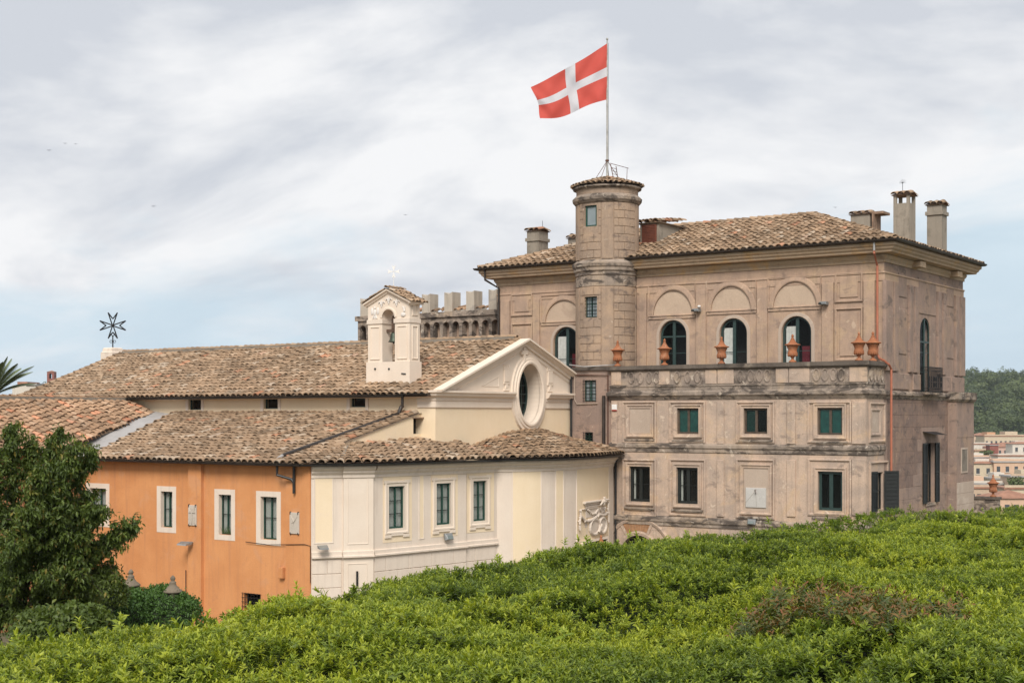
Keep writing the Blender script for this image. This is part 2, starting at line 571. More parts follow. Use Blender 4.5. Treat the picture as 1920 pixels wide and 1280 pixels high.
M['stucco'] = plaster('white_stucco', (.70, .65, .60), (.75, .70, .65), None, 0, (.5, .45, .40), 0.15, 0.0, 0.15, fine=0.05)
M['grey_concrete'] = plaster('grey_cement', (.43, .37, .30), (.49, .43, .355), (.33, .29, .25), 0.4, (.16, .14, .12), 0.35, 0.45, 0.35)
M['chimney'] = plaster('chimney_plaster', (.27, .235, .19), (.33, .285, .23), (.22, .19, .15), 0.4, (.12, .10, .08), 0.4, 0.4, 0.35)
M['mortar'] = plaster('grey_mortar', (.21, .18, .145), (.26, .225, .185), (.15, .125, .10), 0.4, (.09, .075, .06), 0.4, 0.2, 0.6)
M['flash'] = simple('lead_flashing', (.36, .34, .325), 0.6, 0.0, 0.12, 2.0)
M['gutter'] = simple('dark_copper_gutter', (.030, .028, .026), 0.45, 0.3, 0.4, 4.0)
M['gutter_b'] = simple('brown_gutter', (.040, .030, .024), 0.45, 0.2, 0.35, 4.0)
M['pipe_red'] = simple('red_copper_pipe', (.40, .135, .075), 0.55, 0.0, 0.15, 3.0)
M['pipe_grey'] = simple('grey_zinc_pipe', (.36, .35, .34), 0.5, 0.3, 0.15, 3.0)
M['pipe_black'] = simple('black_pipe', (.018, .018, .018), 0.5, 0.0, 0.2, 3.0)
M['terracotta'] = plaster('terracotta', (.37, .145, .068), (.30, .115, .055), (.40, .20, .12), .45, (.13, .075, .05), .45, .3, .4, .85, .15, 3.0)
M['green_frame'] = simple('green_painted_wood', (.010, .055, .038), 0.4, 0.0, 0.2, 8.0)
M['teal_frame'] = simple('dark_teal_painted_wood', (.022, .046, .042), 0.45, 0.0, 0.3, 8.0)
M['brown_frame'] = simple('worn_brown_wood', (.075, .052, .036), 0.7, 0.0, 0.4, 9.0)
M['black_frame'] = simple('black_green_wood', (.012, .016, .015), 0.5, 0.0, 0.3, 8.0)
M['shutter'] = simple('dark_green_shutter', (.007, .010, .0095), 0.55, 0.0, 0.3, 8.0)
M['rust_shutter'] = simple('rust_red_shutter', (.15, .048, .027), 0.7, 0.0, 0.2, 6.0)
M['iron'] = simple('wrought_iron', (.012, .012, .013), 0.55, 0.3, 0.3, 8.0)
M['rust'] = simple('rusty_iron', (.12, .055, .035), 0.75, 0.2, 0.4, 9.0)
M['pole'] = simple('weathered_pole_paint', (.42, .41, .38), 0.55, 0.2, 0.25, 4.0)
M['bronze'] = simple('green_bronze', (.060, .075, .055), 0.5, 0.6, 0.4, 6.0)
M['wood'] = simple('old_wood', (.10, .06, .04), 0.8, 0.0, 0.35, 8.0)
M['doorwood'] = simple('orange_brown_planks', (.36, .19, .095), 0.7, 0.0, 0.25, 8.0)
M['dark'] = simple('painted_dark_room', (.016, .014, .012), 0.9, 0.0, 0.2, 1.0)  # near black: the unlit inside is put into the colour
M['room'] = simple('painted_dim_room', (.05, .045, .04), 0.9, 0.0, 0.2, 1.0)  # dimness of the interior put into the colour
M['curtain'] = simple('white_curtain', (.78, .76, .72), 0.9, 0.0, 0.12, 5.0)
M['redcloth'] = simple('dark_red_cloth', (.16, .012, .022), 0.8, 0.0, 0.2, 5.0)
M['glass'] = glass_mat('window_glass', (.015, .018, .018), 0.80)
M['glass_green'] = simple('green_inner_shutter', (.008, .050, .042), 0.25, 0.0, 0.3, 5.0)
M['glass_grey'] = simple('frosted_glass', (.22, .26, .27), 0.15, 0.0, 0.08, 3.0)
M['marble'] = plaster('grey_marble', (.45, .43, .40), (.52, .50, .47), None, 0, (.3, .28, .26), 0.2, 0.1, 0.1)
M['lamp_grey'] = simple('grey_metal_housing', (.25, .26, .26), 0.45, 0.4, 0.1, 5.0)
M['lamp_dark'] = simple('dark_housing', (.04, .045, .045), 0.45, 0.2, 0.1, 5.0)
M['lamp_glass'] = simple('lamp_glass', (.16, .19, .185), 0.15, 0.0, 0.05, 5.0)
M['plastic'] = simple('white_plastic', (.75, .73, .70), 0.4, 0.0, 0.05, 3.0)
M['red_plastic'] = simple('red_plastic', (.45, .03, .02), 0.4, 0.0, 0.05, 3.0)
M['tile'] = tile_mat('roof_tile', False)
M['tile1'] = tile_mat('roof_tile_piece', True)
M['tile_w'] = tile_mat('warm_roof_tile', False, 0.8)
M['tile1_w'] = tile_mat('warm_roof_tile_piece', True, 0.8)
M['pan'] = simple('pan_tile', (.15, .105, .07), 0.95, 0.0, 0.3, 6.0)

# ------------------------------------------------------------------ roof tiles
def tile_template(nseg=6, L=0.58, r0=0.160, h0=0.125, r1=0.125, h1=0.098, th=0.028, lift=0.045):
    v, f = [], []
    rings = [(0.0, r0 - th, h0 - th, lift), (0.0, r0, h0, lift), (L, r1, h1, 0.0)]
    for (y, r, h, dz) in rings:
        for k in range(nseg + 1):
            a = PI * k / nseg
            v.append((r * math.cos(a), y, h * math.sin(a) + dz - 0.012))
    m = nseg + 1
    for i in range(2):
        for k in range(nseg):
            f.append((i * m + k, i * m + k + 1, (i + 1) * m + k + 1, (i + 1) * m + k))
    return np.array(v), f


TV, TF = tile_template()
TILE_MESH = {}


def single_tile_mesh(mat):
    if mat.name not in TILE_MESH:
        me = bpy.data.meshes.new('tile')
        me.from_pydata([tuple(q) for q in TV], [], TF)
        me.materials.append(mat)
        TILE_MESH[mat.name] = me
    return TILE_MESH[mat.name]


class Tiles:
    def __init__(s):
        s.m = []

    def place(s, pos, x, y, z, sc=1.0):
        s.m.append((np.array([[x[i] * sc, y[i] * sc, z[i] * sc] for i in range(3)]), np.array(pos)))

    def cols(s, cols, step=0.41, jit=1.0, start=-0.06, sc=1.0):
        """columns of cover tiles, each from its foot E at the eave to its head T"""
        for ci, (E, T) in enumerate(cols):
            E, T = Vector(E), Vector(T)
            y = T - E
            L = y.length
            if L < 0.12: continue
            y.normalize()
            E2, T2 = cols[ci + 1] if ci + 1 < len(cols) else cols[ci - 1]
            x = (Vector(E2) - E) if ci + 1 < len(cols) else (E - Vector(E2))
            x = x - y * x.dot(y); x.normalize()
            z = x.cross(y)
            if z.z < 0: z = -z; x = -x
            b = start + random.uniform(-0.03, 0.03)
            wob = random.uniform(-0.012, 0.012)
            while b < L - 0.2:
                slip = 3.2 if random.random() < .035 else 1.0
                ang = random.gauss(0, 0.045) * jit * slip
                xx = x * math.cos(ang) + y * math.sin(ang)
                yy = y * math.cos(ang) - x * math.sin(ang)
                tl = random.gauss(0, 0.020) * jit
                yy2 = yy * math.cos(tl) + z * math.sin(tl)
                zz = z * math.cos(tl) - yy * math.sin(tl)
                rl = random.gauss(0, 0.05) * jit
                xx2 = xx * math.cos(rl) + zz * math.sin(rl)
                zz2 = zz * math.cos(rl) - xx * math.sin(rl)
                p = E + y * b + x * (wob + random.gauss(0, 0.008) * jit) + z * (0.015 + random.uniform(-0.008, 0.012) * jit)
                s.place(p, xx2, yy2, zz2, sc)
                b += step * sc * random.uniform(0.93, 1.07)

    def ridge(s, p0, p1, up=(0, 0, 1), sc=1.0, step=0.42):
        p0, p1 = Vector(p0), Vector(p1)
        y = p1 - p0
        L = y.length
        y.normalize()
        x = y.cross(Vector(up)); x.normalize()
        z = x.cross(y)
        b = 0.0
        while b < L - 0.1:
            ang = random.gauss(0, 0.05)
            xx = x * math.cos(ang) + y * math.sin(ang); yy = y * math.cos(ang) - x * math.sin(ang)
            s.place(p0 + y * b + z * random.uniform(-0.012, 0.012), xx, yy, z, sc)
            b += step * random.uniform(0.94, 1.06)

    def finish(s, parent, n_single, warm=False, name='tile'):
        o0 = ORIG[parent]
        c = np.array((0, 0, CZ))
        dist = [np.linalg.norm(p - c) for _, p in s.m]
        order = np.argsort(dist)
        me = single_tile_mesh(M['tile1_w'] if warm else M['tile1'])
        for i in order[:n_single]:
            R, p = s.m[i]
            o = bpy.data.objects.new(name, me)
            mt = Matrix.Identity(4)
            for r in range(3):
                for k in range(3): mt[r][k] = R[r][k]
                mt[r][3] = p[r] - o0[r]
            o.matrix_local = mt
            COL.objects.link(o)
            o.parent = parent
        rest = order[n_single:]
        if len(rest):
            mb = MB()
            V = np.concatenate([TV @ s.m[i][0].T + s.m[i][1] for i in rest])
            mb.v = V.tolist()
            k = len(TV)
            mb.f = [tuple(j * k + q for q in f) for j in range(len(rest)) for f in TF]
            mb.t = np.repeat(rng.random(len(rest)), len(TF))
            mb.build('tiles', M['tile_w'] if warm else M['tile'], parent, kind='stuff')


def planar_cols(E0, E1, up, lenfn, sp=0.335):
    E0, E1, up = Vector(E0), Vector(E1), Vector(up).normalized()
    L = (E1 - E0).length
    n = int(L / sp)
    out = []
    for i in range(n):
        a = (i + 0.5) * L / n
        E = E0 + (E1 - E0) * (a / L)
        l0, l1 = lenfn(a, L)
        if l1 - l0 > 0.12:
            out.append((E + up * l0, E + up * l1))
    return out


def half_round(w=0.075, z=0.0, o=0.0, n=6, th=0.012):
    pts = [(o + w - w * math.cos(PI * k / n), z - w * 1.05 * math.sin(PI * k / n)) for k in range(n + 1)]
    inn = [(o + w + (w - th) * math.cos(PI * k / n), z - (w - th) * math.sin(PI * k / n)) for k in range(n + 1)]
    return pts + inn


# ------------------------------------------------------------------ windows
def window(parent, fr, a0, a1, z0, z1, frame, recess=0.18, arch=False, leaves=2, bars=1, fw=0.07, glass='glass', curtain=None, label=None,
           stile=None, grille=False, room='dark', transom=None, bar_mat=None, room_d=1.2, curtain_span=(0.0, 1.0)):
    """casement set back in its opening: frame with leaves, bars, one pane per leaf, an added box coloured dark for the unlit room and perhaps a curtain"""
    h = (a0, a1, z0, z1, arch)
    f = fr.shift(recess)
    fb = MB()
    lp = outline(h)
    fb.ring(f, lp, [(0, -0.03), (0, 0.03), (fw, 0.03), (fw, -0.03)])
    w = a1 - a0
    zi0, zi1 = z0 + fw, z1 - fw
    st = stile or fw * 0.9
    edges = [a0 + fw]
    for i in range(1, leaves):
        am = a0 + w * i / leaves
        fb.box(f, am - st * 0.75, am + st * 0.75, -0.04, 0.02, zi0, zi1)
        edges += [am - st * 0.75, am + st * 0.75]
    edges.append(a1 - fw)
    o = fb.build('window', frame, parent, label=label)
    r = w / 2
    am, zs = (a0 + a1) / 2, z1 - r
    for i in range(leaves):
        e0, e1 = edges[2 * i], edges[2 * i + 1]
        if arch:
            pts = [(e0, zi0), (e1, zi0)]
            k = 8
            for j in range(k + 1):
                a = e1 + (e0 - e1) * j / k
                q = (r - fw * 0.9) ** 2 - (a - am) ** 2
                pts.append((a, zs + math.sqrt(max(q, 0.0))))
            MB().poly([f.p(a, 0.005, z) for a, z in pts]).build('pane', M[glass], o)
        else:
            MB().box(f, e0 - 0.005, e1 + 0.005, 0.0, 0.008, zi0 - 0.005, zi1 + 0.005).build('pane', M[glass], o)
        ztop = zs if arch else zi1
        for j in range(1, bars + 1):
            zb = zi0 + (ztop - zi0) * j / (bars + 1)
            MB().box(f, e0, e1, -0.02, -0.002, zb - 0.014, zb + 0.014).build('glazing_bar', bar_mat or frame, o)
        if transom is not None and i == 0:
            MB().box(f, a0 + fw, a1 - fw, -0.035, -0.002, transom - 0.04, transom + 0.04).build('transom', bar_mat or frame, o)
    rb = MB()
    rb.box(f, a0 - 0.15, a1 + 0.15, 0.06, room_d, z0 - 0.1, z1 + 0.1)
    b0 = len(rb.f) - 6
    rb.f.pop(b0)                                        # open towards the glass
    rb.build('room_recess', M[room], o)
    if curtain:
        cb = MB()
        n = 18
        c0, c1 = a0 + w * curtain_span[0], a0 + w * curtain_span[1]
        rows = []
        for z in (z0, z1 - (r * 0.6 if arch else 0)):
            rows.append([f.p(c0 + (c1 - c0) * j / n, 0.055 + 0.014 * math.sin(j * 2.3) + 0.008 * math.sin(j * 5.1), z) for j in range(n + 1)])
        cb.grid(rows)
        cb.build('curtain', M[curtain], o, smooth=True)
    if grille:
        gb = MB()
        nx = max(3, int(w / 0.13)); nz = max(3, int((z1 - z0) / 0.16))
        for j in range(nx + 1):
            a = a0 - 0.03 + (w + 0.06) * j / nx
            gb.tube([fr.p(a, -0.05, z0 - 0.02), fr.p(a, -0.05, z1 + 0.02)], 0.011, 5)
        for j in range(nz + 1):
            z = z0 + (z1 - z0) * j / nz
            gb.tube([fr.p(a0 - 0.06, -0.055, z), fr.p(a1 + 0.06, -0.055, z)], 0.011, 5)
        gb.build('grille', M['iron'], o)
    return o


def surround(parent, fr, a0, a1, z0, z1, prof, mat, name='window_surround', closed=True):
    return MB().ring(fr, rectpts(a0, a1, z0, z1), prof, closed).build(name, mat, parent)


def louvre_shutter(parent, p0, p1, z0, z1, name='shutter'):
    """louvred leaf standing on the plan line p0 - p1"""
    fr = Fr(p0[0], p0[1], p1[0] - p0[0], p1[1] - p0[1])
    w = math.hypot(p1[0] - p0[0], p1[1] - p0[1])
    fb = MB()
    fw = 0.06
    fb.box(fr, 0, fw, -0.02, 0.02, z0, z1); fb.box(fr, w - fw, w, -0.02, 0.02, z0, z1)
    zm = (z0 + z1) / 2
    for (b0, b1) in ((z0, z0 + 0.08), (zm - 0.04, zm + 0.04), (z1 - 0.08, z1)):
        fb.box(fr, fw, w - fw, -0.018, 0.018, b0, b1)
    o = fb.build(name, M['shutter'], parent)
    MB().box(fr, fw * .5, w - fw * .5, 0.019, 0.024, z0 + .02, z1 - .02).build('shutter_back', M['shutter'], o)
    lb = MB()
    for (b0, b1) in ((z0 + 0.09, zm - 0.05), (zm + 0.05, z1 - 0.09)):
        n = max(2, int((b1 - b0) / 0.055))
        for j in range(n):
            z = b0 + (b1 - b0) * (j + 0.5) / n
            lb.poly([fr.p(fw, -0.018, z - 0.025), fr.p(w - fw, -0.018, z - 0.025), fr.p(w - fw, 0.018, z + 0.02), fr.p(fw, 0.018, z + 0.02)])
    lb.build('louvres', M['shutter'], o, kind='stuff')
    return o

# ================================================================== VILLA
V_T, U_T = 56.55, -21.26              # terrace front plane, villa right side plane
V_M = 58.62                           # upper storey front
U_L = -41.3                           # villa left end
V_B = 69.5                            # villa back
frT = Fr(0, V_T, 1, 0)
frM = Fr(0, V_M, 1, 0)
frS = Fr(U_T, 0, 0, 1)
U_TL = frT.px(1146, 700)[0]           # terrace left end
Z_E = CZ + 7.38                       # eaves
OV = 0.72
villa = thing('villa', 'large tan plastered villa with round tower, arched windows and balustraded terrace', 'building', (U_T - 8, V_T, 0))

# ---- terrace block
zc_top = frT.px(1400, 681)[1]         # coping top
zc_bot = frT.px(1400, 691)[1]
z_bal0 = frT.px(1400, 719)[1]
z_cor1 = frT.px(1400, 731)[1]; z_cor0 = frT.px(1400, 748)[1]
z_str1 = frT.px(1400, 832)[1]; z_str0 = frT.px(1400, 851)[1]
z_bas1 = frT.px(1300, 969)[1]; z_bas0 = frT.px(1300, 987)[1]

up_w = [frT.rect(1270, 1310.5, 765, 813), frT.rect(1395, 1439.5, 765, 813), frT.rect(1533, 1580, 764, 815)]
lo_w = [frT.rect(1180.6, 1219.5, 874, 940), frT.rect(1269, 1309, 876, 944), frT.rect(1534, 1580, 883.5, 957)]
a_c = frT.px(1197, 1000)[0]
arch_top = frT.px(1197, 1003)[1]
arch_r = 0.95
holes = [(*w, False) for w in up_w + lo_w] + [(a_c - arch_r, a_c + arch_r, 0.0, arch_top, True)]
MB().wall(frT, U_TL, U_T, 0, zc_bot, holes, 0.28).poly([(U_TL, V_T, 0), (U_TL, V_T, zc_bot), (U_TL, V_M + 0.3, zc_bot), (U_TL, V_M + 0.3, 0)]) \
    .build('terrace_wall', M['terrace'], villa)
sh_lo = frS.px(1641, 900)[0], frS.px(1655.5, 900)[0], frS.px(1648, 955)[1], frS.px(1648, 885)[1]
MB().wall(frS, V_T, V_M + 0.02, 0, zc_bot, [(*sh_lo, False)], 0.25).build('terrace_side_wall', M['terrace'], villa)
MB().poly([(U_TL, V_T, zc_bot - 0.9), (U_T, V_T, zc_bot - 0.9), (U_T, V_M + .1, zc_bot - 0.9), (U_TL, V_M + .1, zc_bot - 0.9)]).build('terrace_floor', M['mortar'], villa)
path = [(U_TL, V_M), (U_TL, V_T), (U_T, V_T), (U_T, V_M - 0.02)]
MB().sweep(path, [(-0.32, zc_bot - .9), (-0.32, zc_bot + .01), (.10, zc_bot), (.16, zc_bot + .06), (.16, zc_top), (-.40, zc_top), (-.40, zc_bot + .02)]).build('coping', M['dark_stone'], villa)
MB().sweep(path, [(0, z_bal0), (.06, z_bal0), (.06, z_bal0 - .08), (.03, z_bal0 - .1), (.03, z_cor1 + .02), (.10, z_cor1), (.17, z_cor1 - .06), (.17, z_cor1 - .2), (.10, z_cor1 - .27), (.06, z_cor0 + .06), (.03, z_cor0), (0, z_cor0)]).build('cornice', M['dirty'], villa)
MB().sweep(path, [(0, z_str1), (.05, z_str1 - .02), (.09, z_str1 - .08), (.09, z_str1 - .2), (.04, z_str1 - .26), (.04, z_str0 + .04), (0, z_str0)]).build('string_course', M['dirty'], villa)
MB().sweep(path, [(0, z_bas1), (.06, z_bas1 - .03), (.10, z_bas1 - .1), (.10, z_bas1 - .24), (.05, z_bas1 - .32), (.05, z_bas0), (0, z_bas0)]).build('base_moulding', M['dirty'], villa)
for fr_, q0, q1 in ((frT, U_TL + .01, U_T - .005), (frS, V_T + .005, V_M - .03)):
    MB().box(fr_, q0, q1, -.012, .05, z_bal0 + .005, zc_bot - .002).build('balustrade_ground', M['balus'], villa)
# balustrade in relief: oval balusters and plain dies
ov_x = [1184, 1201, 1217.5, 1231, 1270, 1289.5, 1308, 1388, 1407.5, 1424, 1439, 1531, 1547, 1563, 1578]
die_x = [(1147, 1165), (1236, 1256), (1323, 1344), (1346, 1376), (1455, 1478), (1480, 1518), (1593, 1626)]
zb0, zb1 = z_bal0 + 0.03, zc_bot - 0.02
for x in ov_x:
    a, _ = frT.px(x, 700)
    zm = (zb0 + zb1) / 2
    rx, rz = 0.165, (zb1 - zb0) / 2 - 0.02
    pts = [(a + rx * math.cos(2 * PI * k / 14), zm + rz * math.sin(2 * PI * k / 14)) for k in range(14)]
    mb = MB().ring(frT, pts, [(0, -.02), (0, .045), (.045, .055), (.075, .02), (.075, -.02)])
    mb.build('baluster', M['balus'], villa)
for x0, x1 in die_x:
    a0, a1 = frT.px(x0, 700)[0], frT.px(x1, 700)[0]
    MB().chamfer(frT, a0, a1, -0.05, 0.05, zb0 - .02, zb1 + .015).build('pedestal_panel', M['terrace'], villa)
for k in range(4):
    a = V_T + 0.45 + k * 0.42
    zm = (zb0 + zb1) / 2
    pts = [(a + .15 * math.cos(2 * PI * q / 14), zm + ((zb1 - zb0) / 2 - .02) * math.sin(2 * PI * q / 14)) for q in range(14)]
    MB().ring(frS, pts, [(0, -.02), (0, .045), (.045, .055), (.075, .02), (.075, -.02)]).build('baluster', M['balus'], villa)

# wall strips between the bays (flat lesenes with a sunk border)
PR = [(0, -.02), (0, .06), (.06, .075), (.10, .03), (.10, -.02)]
def lesene(fr, x0, x1, y0, y1, parent, mat, pr=0.065):
    a0, a1, z0, z1 = fr.rect(x0, x1, y0, y1)
    MB().chamfer(fr, a0, a1, -pr, 0.05, z0, z1, 0.01).build('pilaster_strip', mat, parent)
for (x0, x1) in ((1345, 1358), (1476, 1492)):
    lesene(frT, x0, x1, 753, 832, villa, M['terrace']); lesene(frT, x0, x1, 862, 968, villa, M['terrace'])
lesene(frT, 1148.5, 1159, 753, 832, villa, M['terrace'])
lesene(frT, 1598, 1624, 753, 832, villa, M['terrace']); lesene(frT, 1598, 1624, 860, 966, villa, M['terrace'])
# frames round the bays
def bay_frame(fr, x0, x1, y0, y1, parent, mat, inner=None):
    a0, a1, z0, z1 = fr.rect(x0, x1, y0, y1)
    surround(parent, fr, a0, a1, z0, z1, PR, mat)
    if inner:
        b0, b1, w0, w1 = inner
        surround(parent, fr, b0 - .17, b1 + .17, w0 - .17, w1 + .17, [(0, -.02), (0, .09), (.05, .10), (.09, .05), (.17, .05), (.17, -.02)], M['terrace'])
        MB().box(fr, b0 - .24, b1 + .24, -0.10, 0.02, w0 - .33, w0 - .25).build('sill', M['dirty'], parent)
        MB().box(fr, b0 - .05, b1 + .05, -0.07, 0.02, w0 - .38, w0 - .335).build('sill_bracket', M['dirty'], parent)
for (x0, x1, inn) in ((1255, 1323, up_w[0]), (1380, 1453, up_w[1]), (1514.5, 1597, up_w[2])):
    bay_frame(frT, x0, x1, 752, 830, villa, M['terrace'], inn)
for (x0, x1, inn) in ((1167, 1231, lo_w[0]), (1255, 1324, lo_w[1]), (1515, 1597, lo_w[2])):
    bay_frame(frT, x0, x1, 860, 967, villa, M['terrace'], inn)
blind = frT.rect(1181, 1220, 765, 812)
bay_frame(frT, 1167, 1231, 752, 830, villa, M['terrace'], blind)
MB().chamfer(frT, *blind[:2], -0.012, .05, *blind[2:], .005).build('blind_panel', M['tan_panel'], villa)
sd = frT.rect(1395, 1441, 877, 957)
bay_frame(frT, 1380, 1453, 860, 972, villa, M['terrace'], sd)
MB().chamfer(frT, *sd[:2], -0.012, .05, *sd[2:], .005).build('blind_panel', M['tan_panel'], villa)
# side bay of the terrace
a0, a1, z0, z1 = frS.rect(1629, 1658, 754, 829)
surround(villa, frS, a0, a1, z0, z1, PR, M['terrace'])
b = frS.rect(1632, 1650, 766, 816)
surround(villa, frS, *b, [(0, -.02), (0, .05), (.05, .06), (.10, .035), (.12, -.02)], M['terrace'])
MB().chamfer(frS, b[0] + .12, b[1] - .12, -.012, .05, b[2] + .12, b[3] - .12, .005).build('blind_panel', M['tan_panel'], villa)
a0, a1, z0, z1 = frS.rect(1629.5, 1664, 864, 962)
surround(villa, frS, a0, a1, z0, z1, PR, M['terrace'])

for i, w in enumerate(up_w):
    o = window(villa, frT, *w, M['brown_frame'], 0.10, leaves=2, bars=0, fw=0.085, glass='glass_green' if i != 1 else 'glass')
    if i == 1:
        am = (w[0] + w[1]) / 2
        MB().box(frT.shift(.10), w[0] + .09, am - .07, 0.012, 0.03, w[2] + .09, w[3] - .09).build('inner_shutter', M['glass_green'], o)
for i, w in enumerate(lo_w):
    window(villa, frT, *w, M['teal_frame' if i == 2 else 'black_frame'], 0.13, leaves=2, bars=1 if i < 2 else 0, fw=0.12, room='room' if i < 2 else 'dark', curtain='curtain' if i < 2 else None,
           curtain_span=(0.12, 0.22))
window(villa, frS, *sh_lo, M['black_frame'], 0.12, leaves=1, bars=1, fw=0.05, curtain='curtain', curtain_span=(0.3, 0.6))
v0, v1, zs0, zs1 = sh_lo
louvre_shutter(villa, (U_T + .05, v0 - .52), (U_T + .10, v0), zs0 - .05, zs1 + .05)
louvre_shutter(villa, (U_T + .06, v1), (U_T + .62, v1 + .22), zs0 - .05, zs1 + .05)
# arched gateway: ring of stucco with two spokes over a plank tympanum
arch_pts = [(a_c + arch_r * math.cos(PI * k / 16), arch_top - arch_r + arch_r * math.sin(PI * k / 16)) for k in range(17)]
MB().ring(frT, arch_pts, [(0, -.05), (0, .04), (-.12, .06), (-.2, .03), (-.2, -.02)], False).build('arch_ring', M['terrace'], villa)
r2 = arch_r + .68
arch2 = [(a_c + r2 * math.cos(PI * k / 20), arch_top - arch_r + r2 * math.sin(PI * k / 20)) for k in range(21)]
MB().ring(frT, arch2, [(0, -.02), (0, .05), (-.1, .08), (-.16, .03), (-.16, -.02)], False).build('arch_ring', M['terrace'], villa)
for ang in (0.36, 0.68):
    c, s_ = math.cos(PI * ang), math.sin(PI * ang)
    zc = arch_top - arch_r
    MB().ring(frT, [(a_c + (arch_r + .15) * c, zc + (arch_r + .15) * s_), (a_c + (r2 - .02) * c, zc + (r2 - .02) * s_)], [(-.06, -.02), (-.06, .045), (.06, .045), (.06, -.02)], False).build('arch_spoke', M['terrace'], villa)
npl = 9
for k in range(npl):
    t0, t1 = PI * (0.375 + 0.29 * k / npl), PI * (0.375 + 0.29 * (k + .93) / npl)
    q = [(arch_r + .21, t0), (r2 - .02, t0), (r2 - .02, t1), (arch_r + .21, t1)]
    mbp = MB().poly([frT.p(a_c + r * math.cos(t), -.018 - .004 * (k % 2), zc + r * math.sin(t)) for r, t in q])
    mbp.build('plank', M['doorwood'], villa)
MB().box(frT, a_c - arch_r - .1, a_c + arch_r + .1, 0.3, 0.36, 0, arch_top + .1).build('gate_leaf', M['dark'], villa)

# ---- low block at the foot of the tower
V_K = V_T + 0.10
frK = Fr(0, V_K, 1, 0)
U_K = frK.px(1071, 700)[0]
kw = [frK.rect(1095.5, 1117, 713, 752), frK.rect(1096, 1111, 810.5, 827)]
zk = frK.px(1105, 690)[1]
MB().wall(frK, U_K, U_TL + .02, 0, zk, [(*w, False) for w in kw], .25).poly([(U_K, V_K, 0), (U_K, V_K, zk), (U_K, V_M + .3, zk), (U_K, V_M + .3, 0)]) \
    .poly([(U_K, V_K, zk), (U_TL, V_K, zk), (U_TL, V_M + .3, zk), (U_K, V_M + .3, zk)]).build('stair_block_wall', M['side'], villa)
MB().box(frK, U_K - .05, U_TL - .17, -.10, .3, zk - .1, zk + .06).build('stair_block_coping', M['dark_stone'], villa)
for w in kw:
    window(villa, frK, *w, M['green_frame'], .12, leaves=2, bars=2, fw=.05, glass='glass_grey' if w is kw[0] else 'glass', grille=True)

# ---- main body
m_arch = []
for (x0, x1, yt) in ((1038, 1086, 613), (1237, 1287, 600.5), (1349.5, 1400.5, 597), (1466, 1521, 593)):
    a0, a1 = frM.px(x0, 600)[0], frM.px(x1, 600)[0]
    zt = frM.px((x0 + x1) / 2, yt)[1]
    m_arch.append((a0, a1, zt - 3.25, zt, True))
z_fr0 = Z_E - 1.62
MB().wall(frM, U_L, U_T, 0, Z_E - .4, m_arch, .30).poly([(U_L, V_M, 0), (U_L, V_M, Z_E - .4), (U_L, V_B, Z_E - .4), (U_L, V_B, 0)]) \
    .poly([(U_L, V_B, 0), (U_L, V_B, Z_E - .4), (U_T, V_B, Z_E - .4), (U_T, V_B, 0)]).build('upper_wall', M['villa'], villa)
s_arch = (frS.px(1725, 600)[0], frS.px(1744, 600)[0], frS.px(1735, 736)[1], frS.px(1735, 596)[1], True)
s_tall = (frS.px(1736, 850)[0], frS.px(1752, 850)[0], frS.px(1744, 942)[1], frS.px(1744, 830)[1], False)
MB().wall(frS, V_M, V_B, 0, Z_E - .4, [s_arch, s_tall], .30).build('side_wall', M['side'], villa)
zones = [(U_L, V_B), (U_L, V_M), (U_T, V_M), (U_T, V_B), ]
e = Z_E
MB().sweep(zones, [(0, e - .05), (.66, e - .05), (.70, e - .10), (.70, e - .2), (.62, e - .26), (.60, e - .33), (.52, e - .40), (.50, e - .47), (.16, e - .50), (0, e - .50)], closed=True).build('eaves_cornice', M['ochre'], villa)
MB().sweep(zones, [(0, e - .52), (.15, e - .52), (.15, e - .58), (.10, e - .68), (.06, e - .72), (.06, e - .84), (0, e - .84)], closed=True).build('bed_moulding', M['ochre'], villa)
MB().sweep(zones, [(0, z_fr0 + .40), (.06, z_fr0 + .38), (.07, z_fr0 + .32), (.03, z_fr0 + .28), (.03, z_fr0), (0, z_fr0)], closed=True).build('architrave', M['villa'], villa)
for v in (62.3, 67.6):
    MB().box(frS, v - .35, v + .35, -.45, .02, e - .78, e - .53).build('cornice_bracket', M['ochre'], villa)

for i, h in enumerate(m_arch):
    o = window(villa, frM, *h[:4], M['teal_frame'], .16, arch=True, leaves=2, bars=2, fw=.09, stile=.10, room='room' if i in (0, 2) else 'dark',
               transom=(h[3] - (h[1] - h[0]) / 2 - .05) if i == 1 else None, curtain='curtain' if i in (0, 2, 3) else None, curtain_span=(.08, .42))
    am = (h[0] + h[1]) / 2
    if i in (0, 3):
        MB().box(frM.shift(.16), am + .12, h[1] - .12, .20, .23, h[2] + .1, h[2] + 1.95).build('wall_hanging', M['redcloth'], o)
window(villa, frS, *s_arch[:4], M['teal_frame'], .07, arch=True, leaves=2, bars=2, fw=.07, transom=s_arch[3] - 1.1)
window(villa, frS, *s_tall[:4], M['black_frame'], .2, leaves=2, bars=0, fw=.05)
louvre_shutter(villa, (U_T + .06, s_tall[0] - .52), (U_T + .06, s_tall[0]), s_tall[2], s_tall[3])
louvre_shutter(villa, (U_T + .06, s_tall[1]), (U_T + .10, s_tall[1] + .42), s_tall[2], s_tall[3])
q = frS.px(1746, 813)[1]
MB().poly([frS.p(s_tall[0] - .45, .02, q + .12), frS.p(s_tall[1] + .3, .02, q + .1), frS.p(s_tall[1] + .4, -.5, q - .06), frS.p(s_tall[0] - .35, -.5, q - .02)]).build('window_canopy', M['iron'], villa)
MB().box(frS, s_tall[0] - .1, s_tall[1] + .1, -.06, .02, s_tall[2] - .12, s_tall[2]).build('sill', M['dirty'], villa)
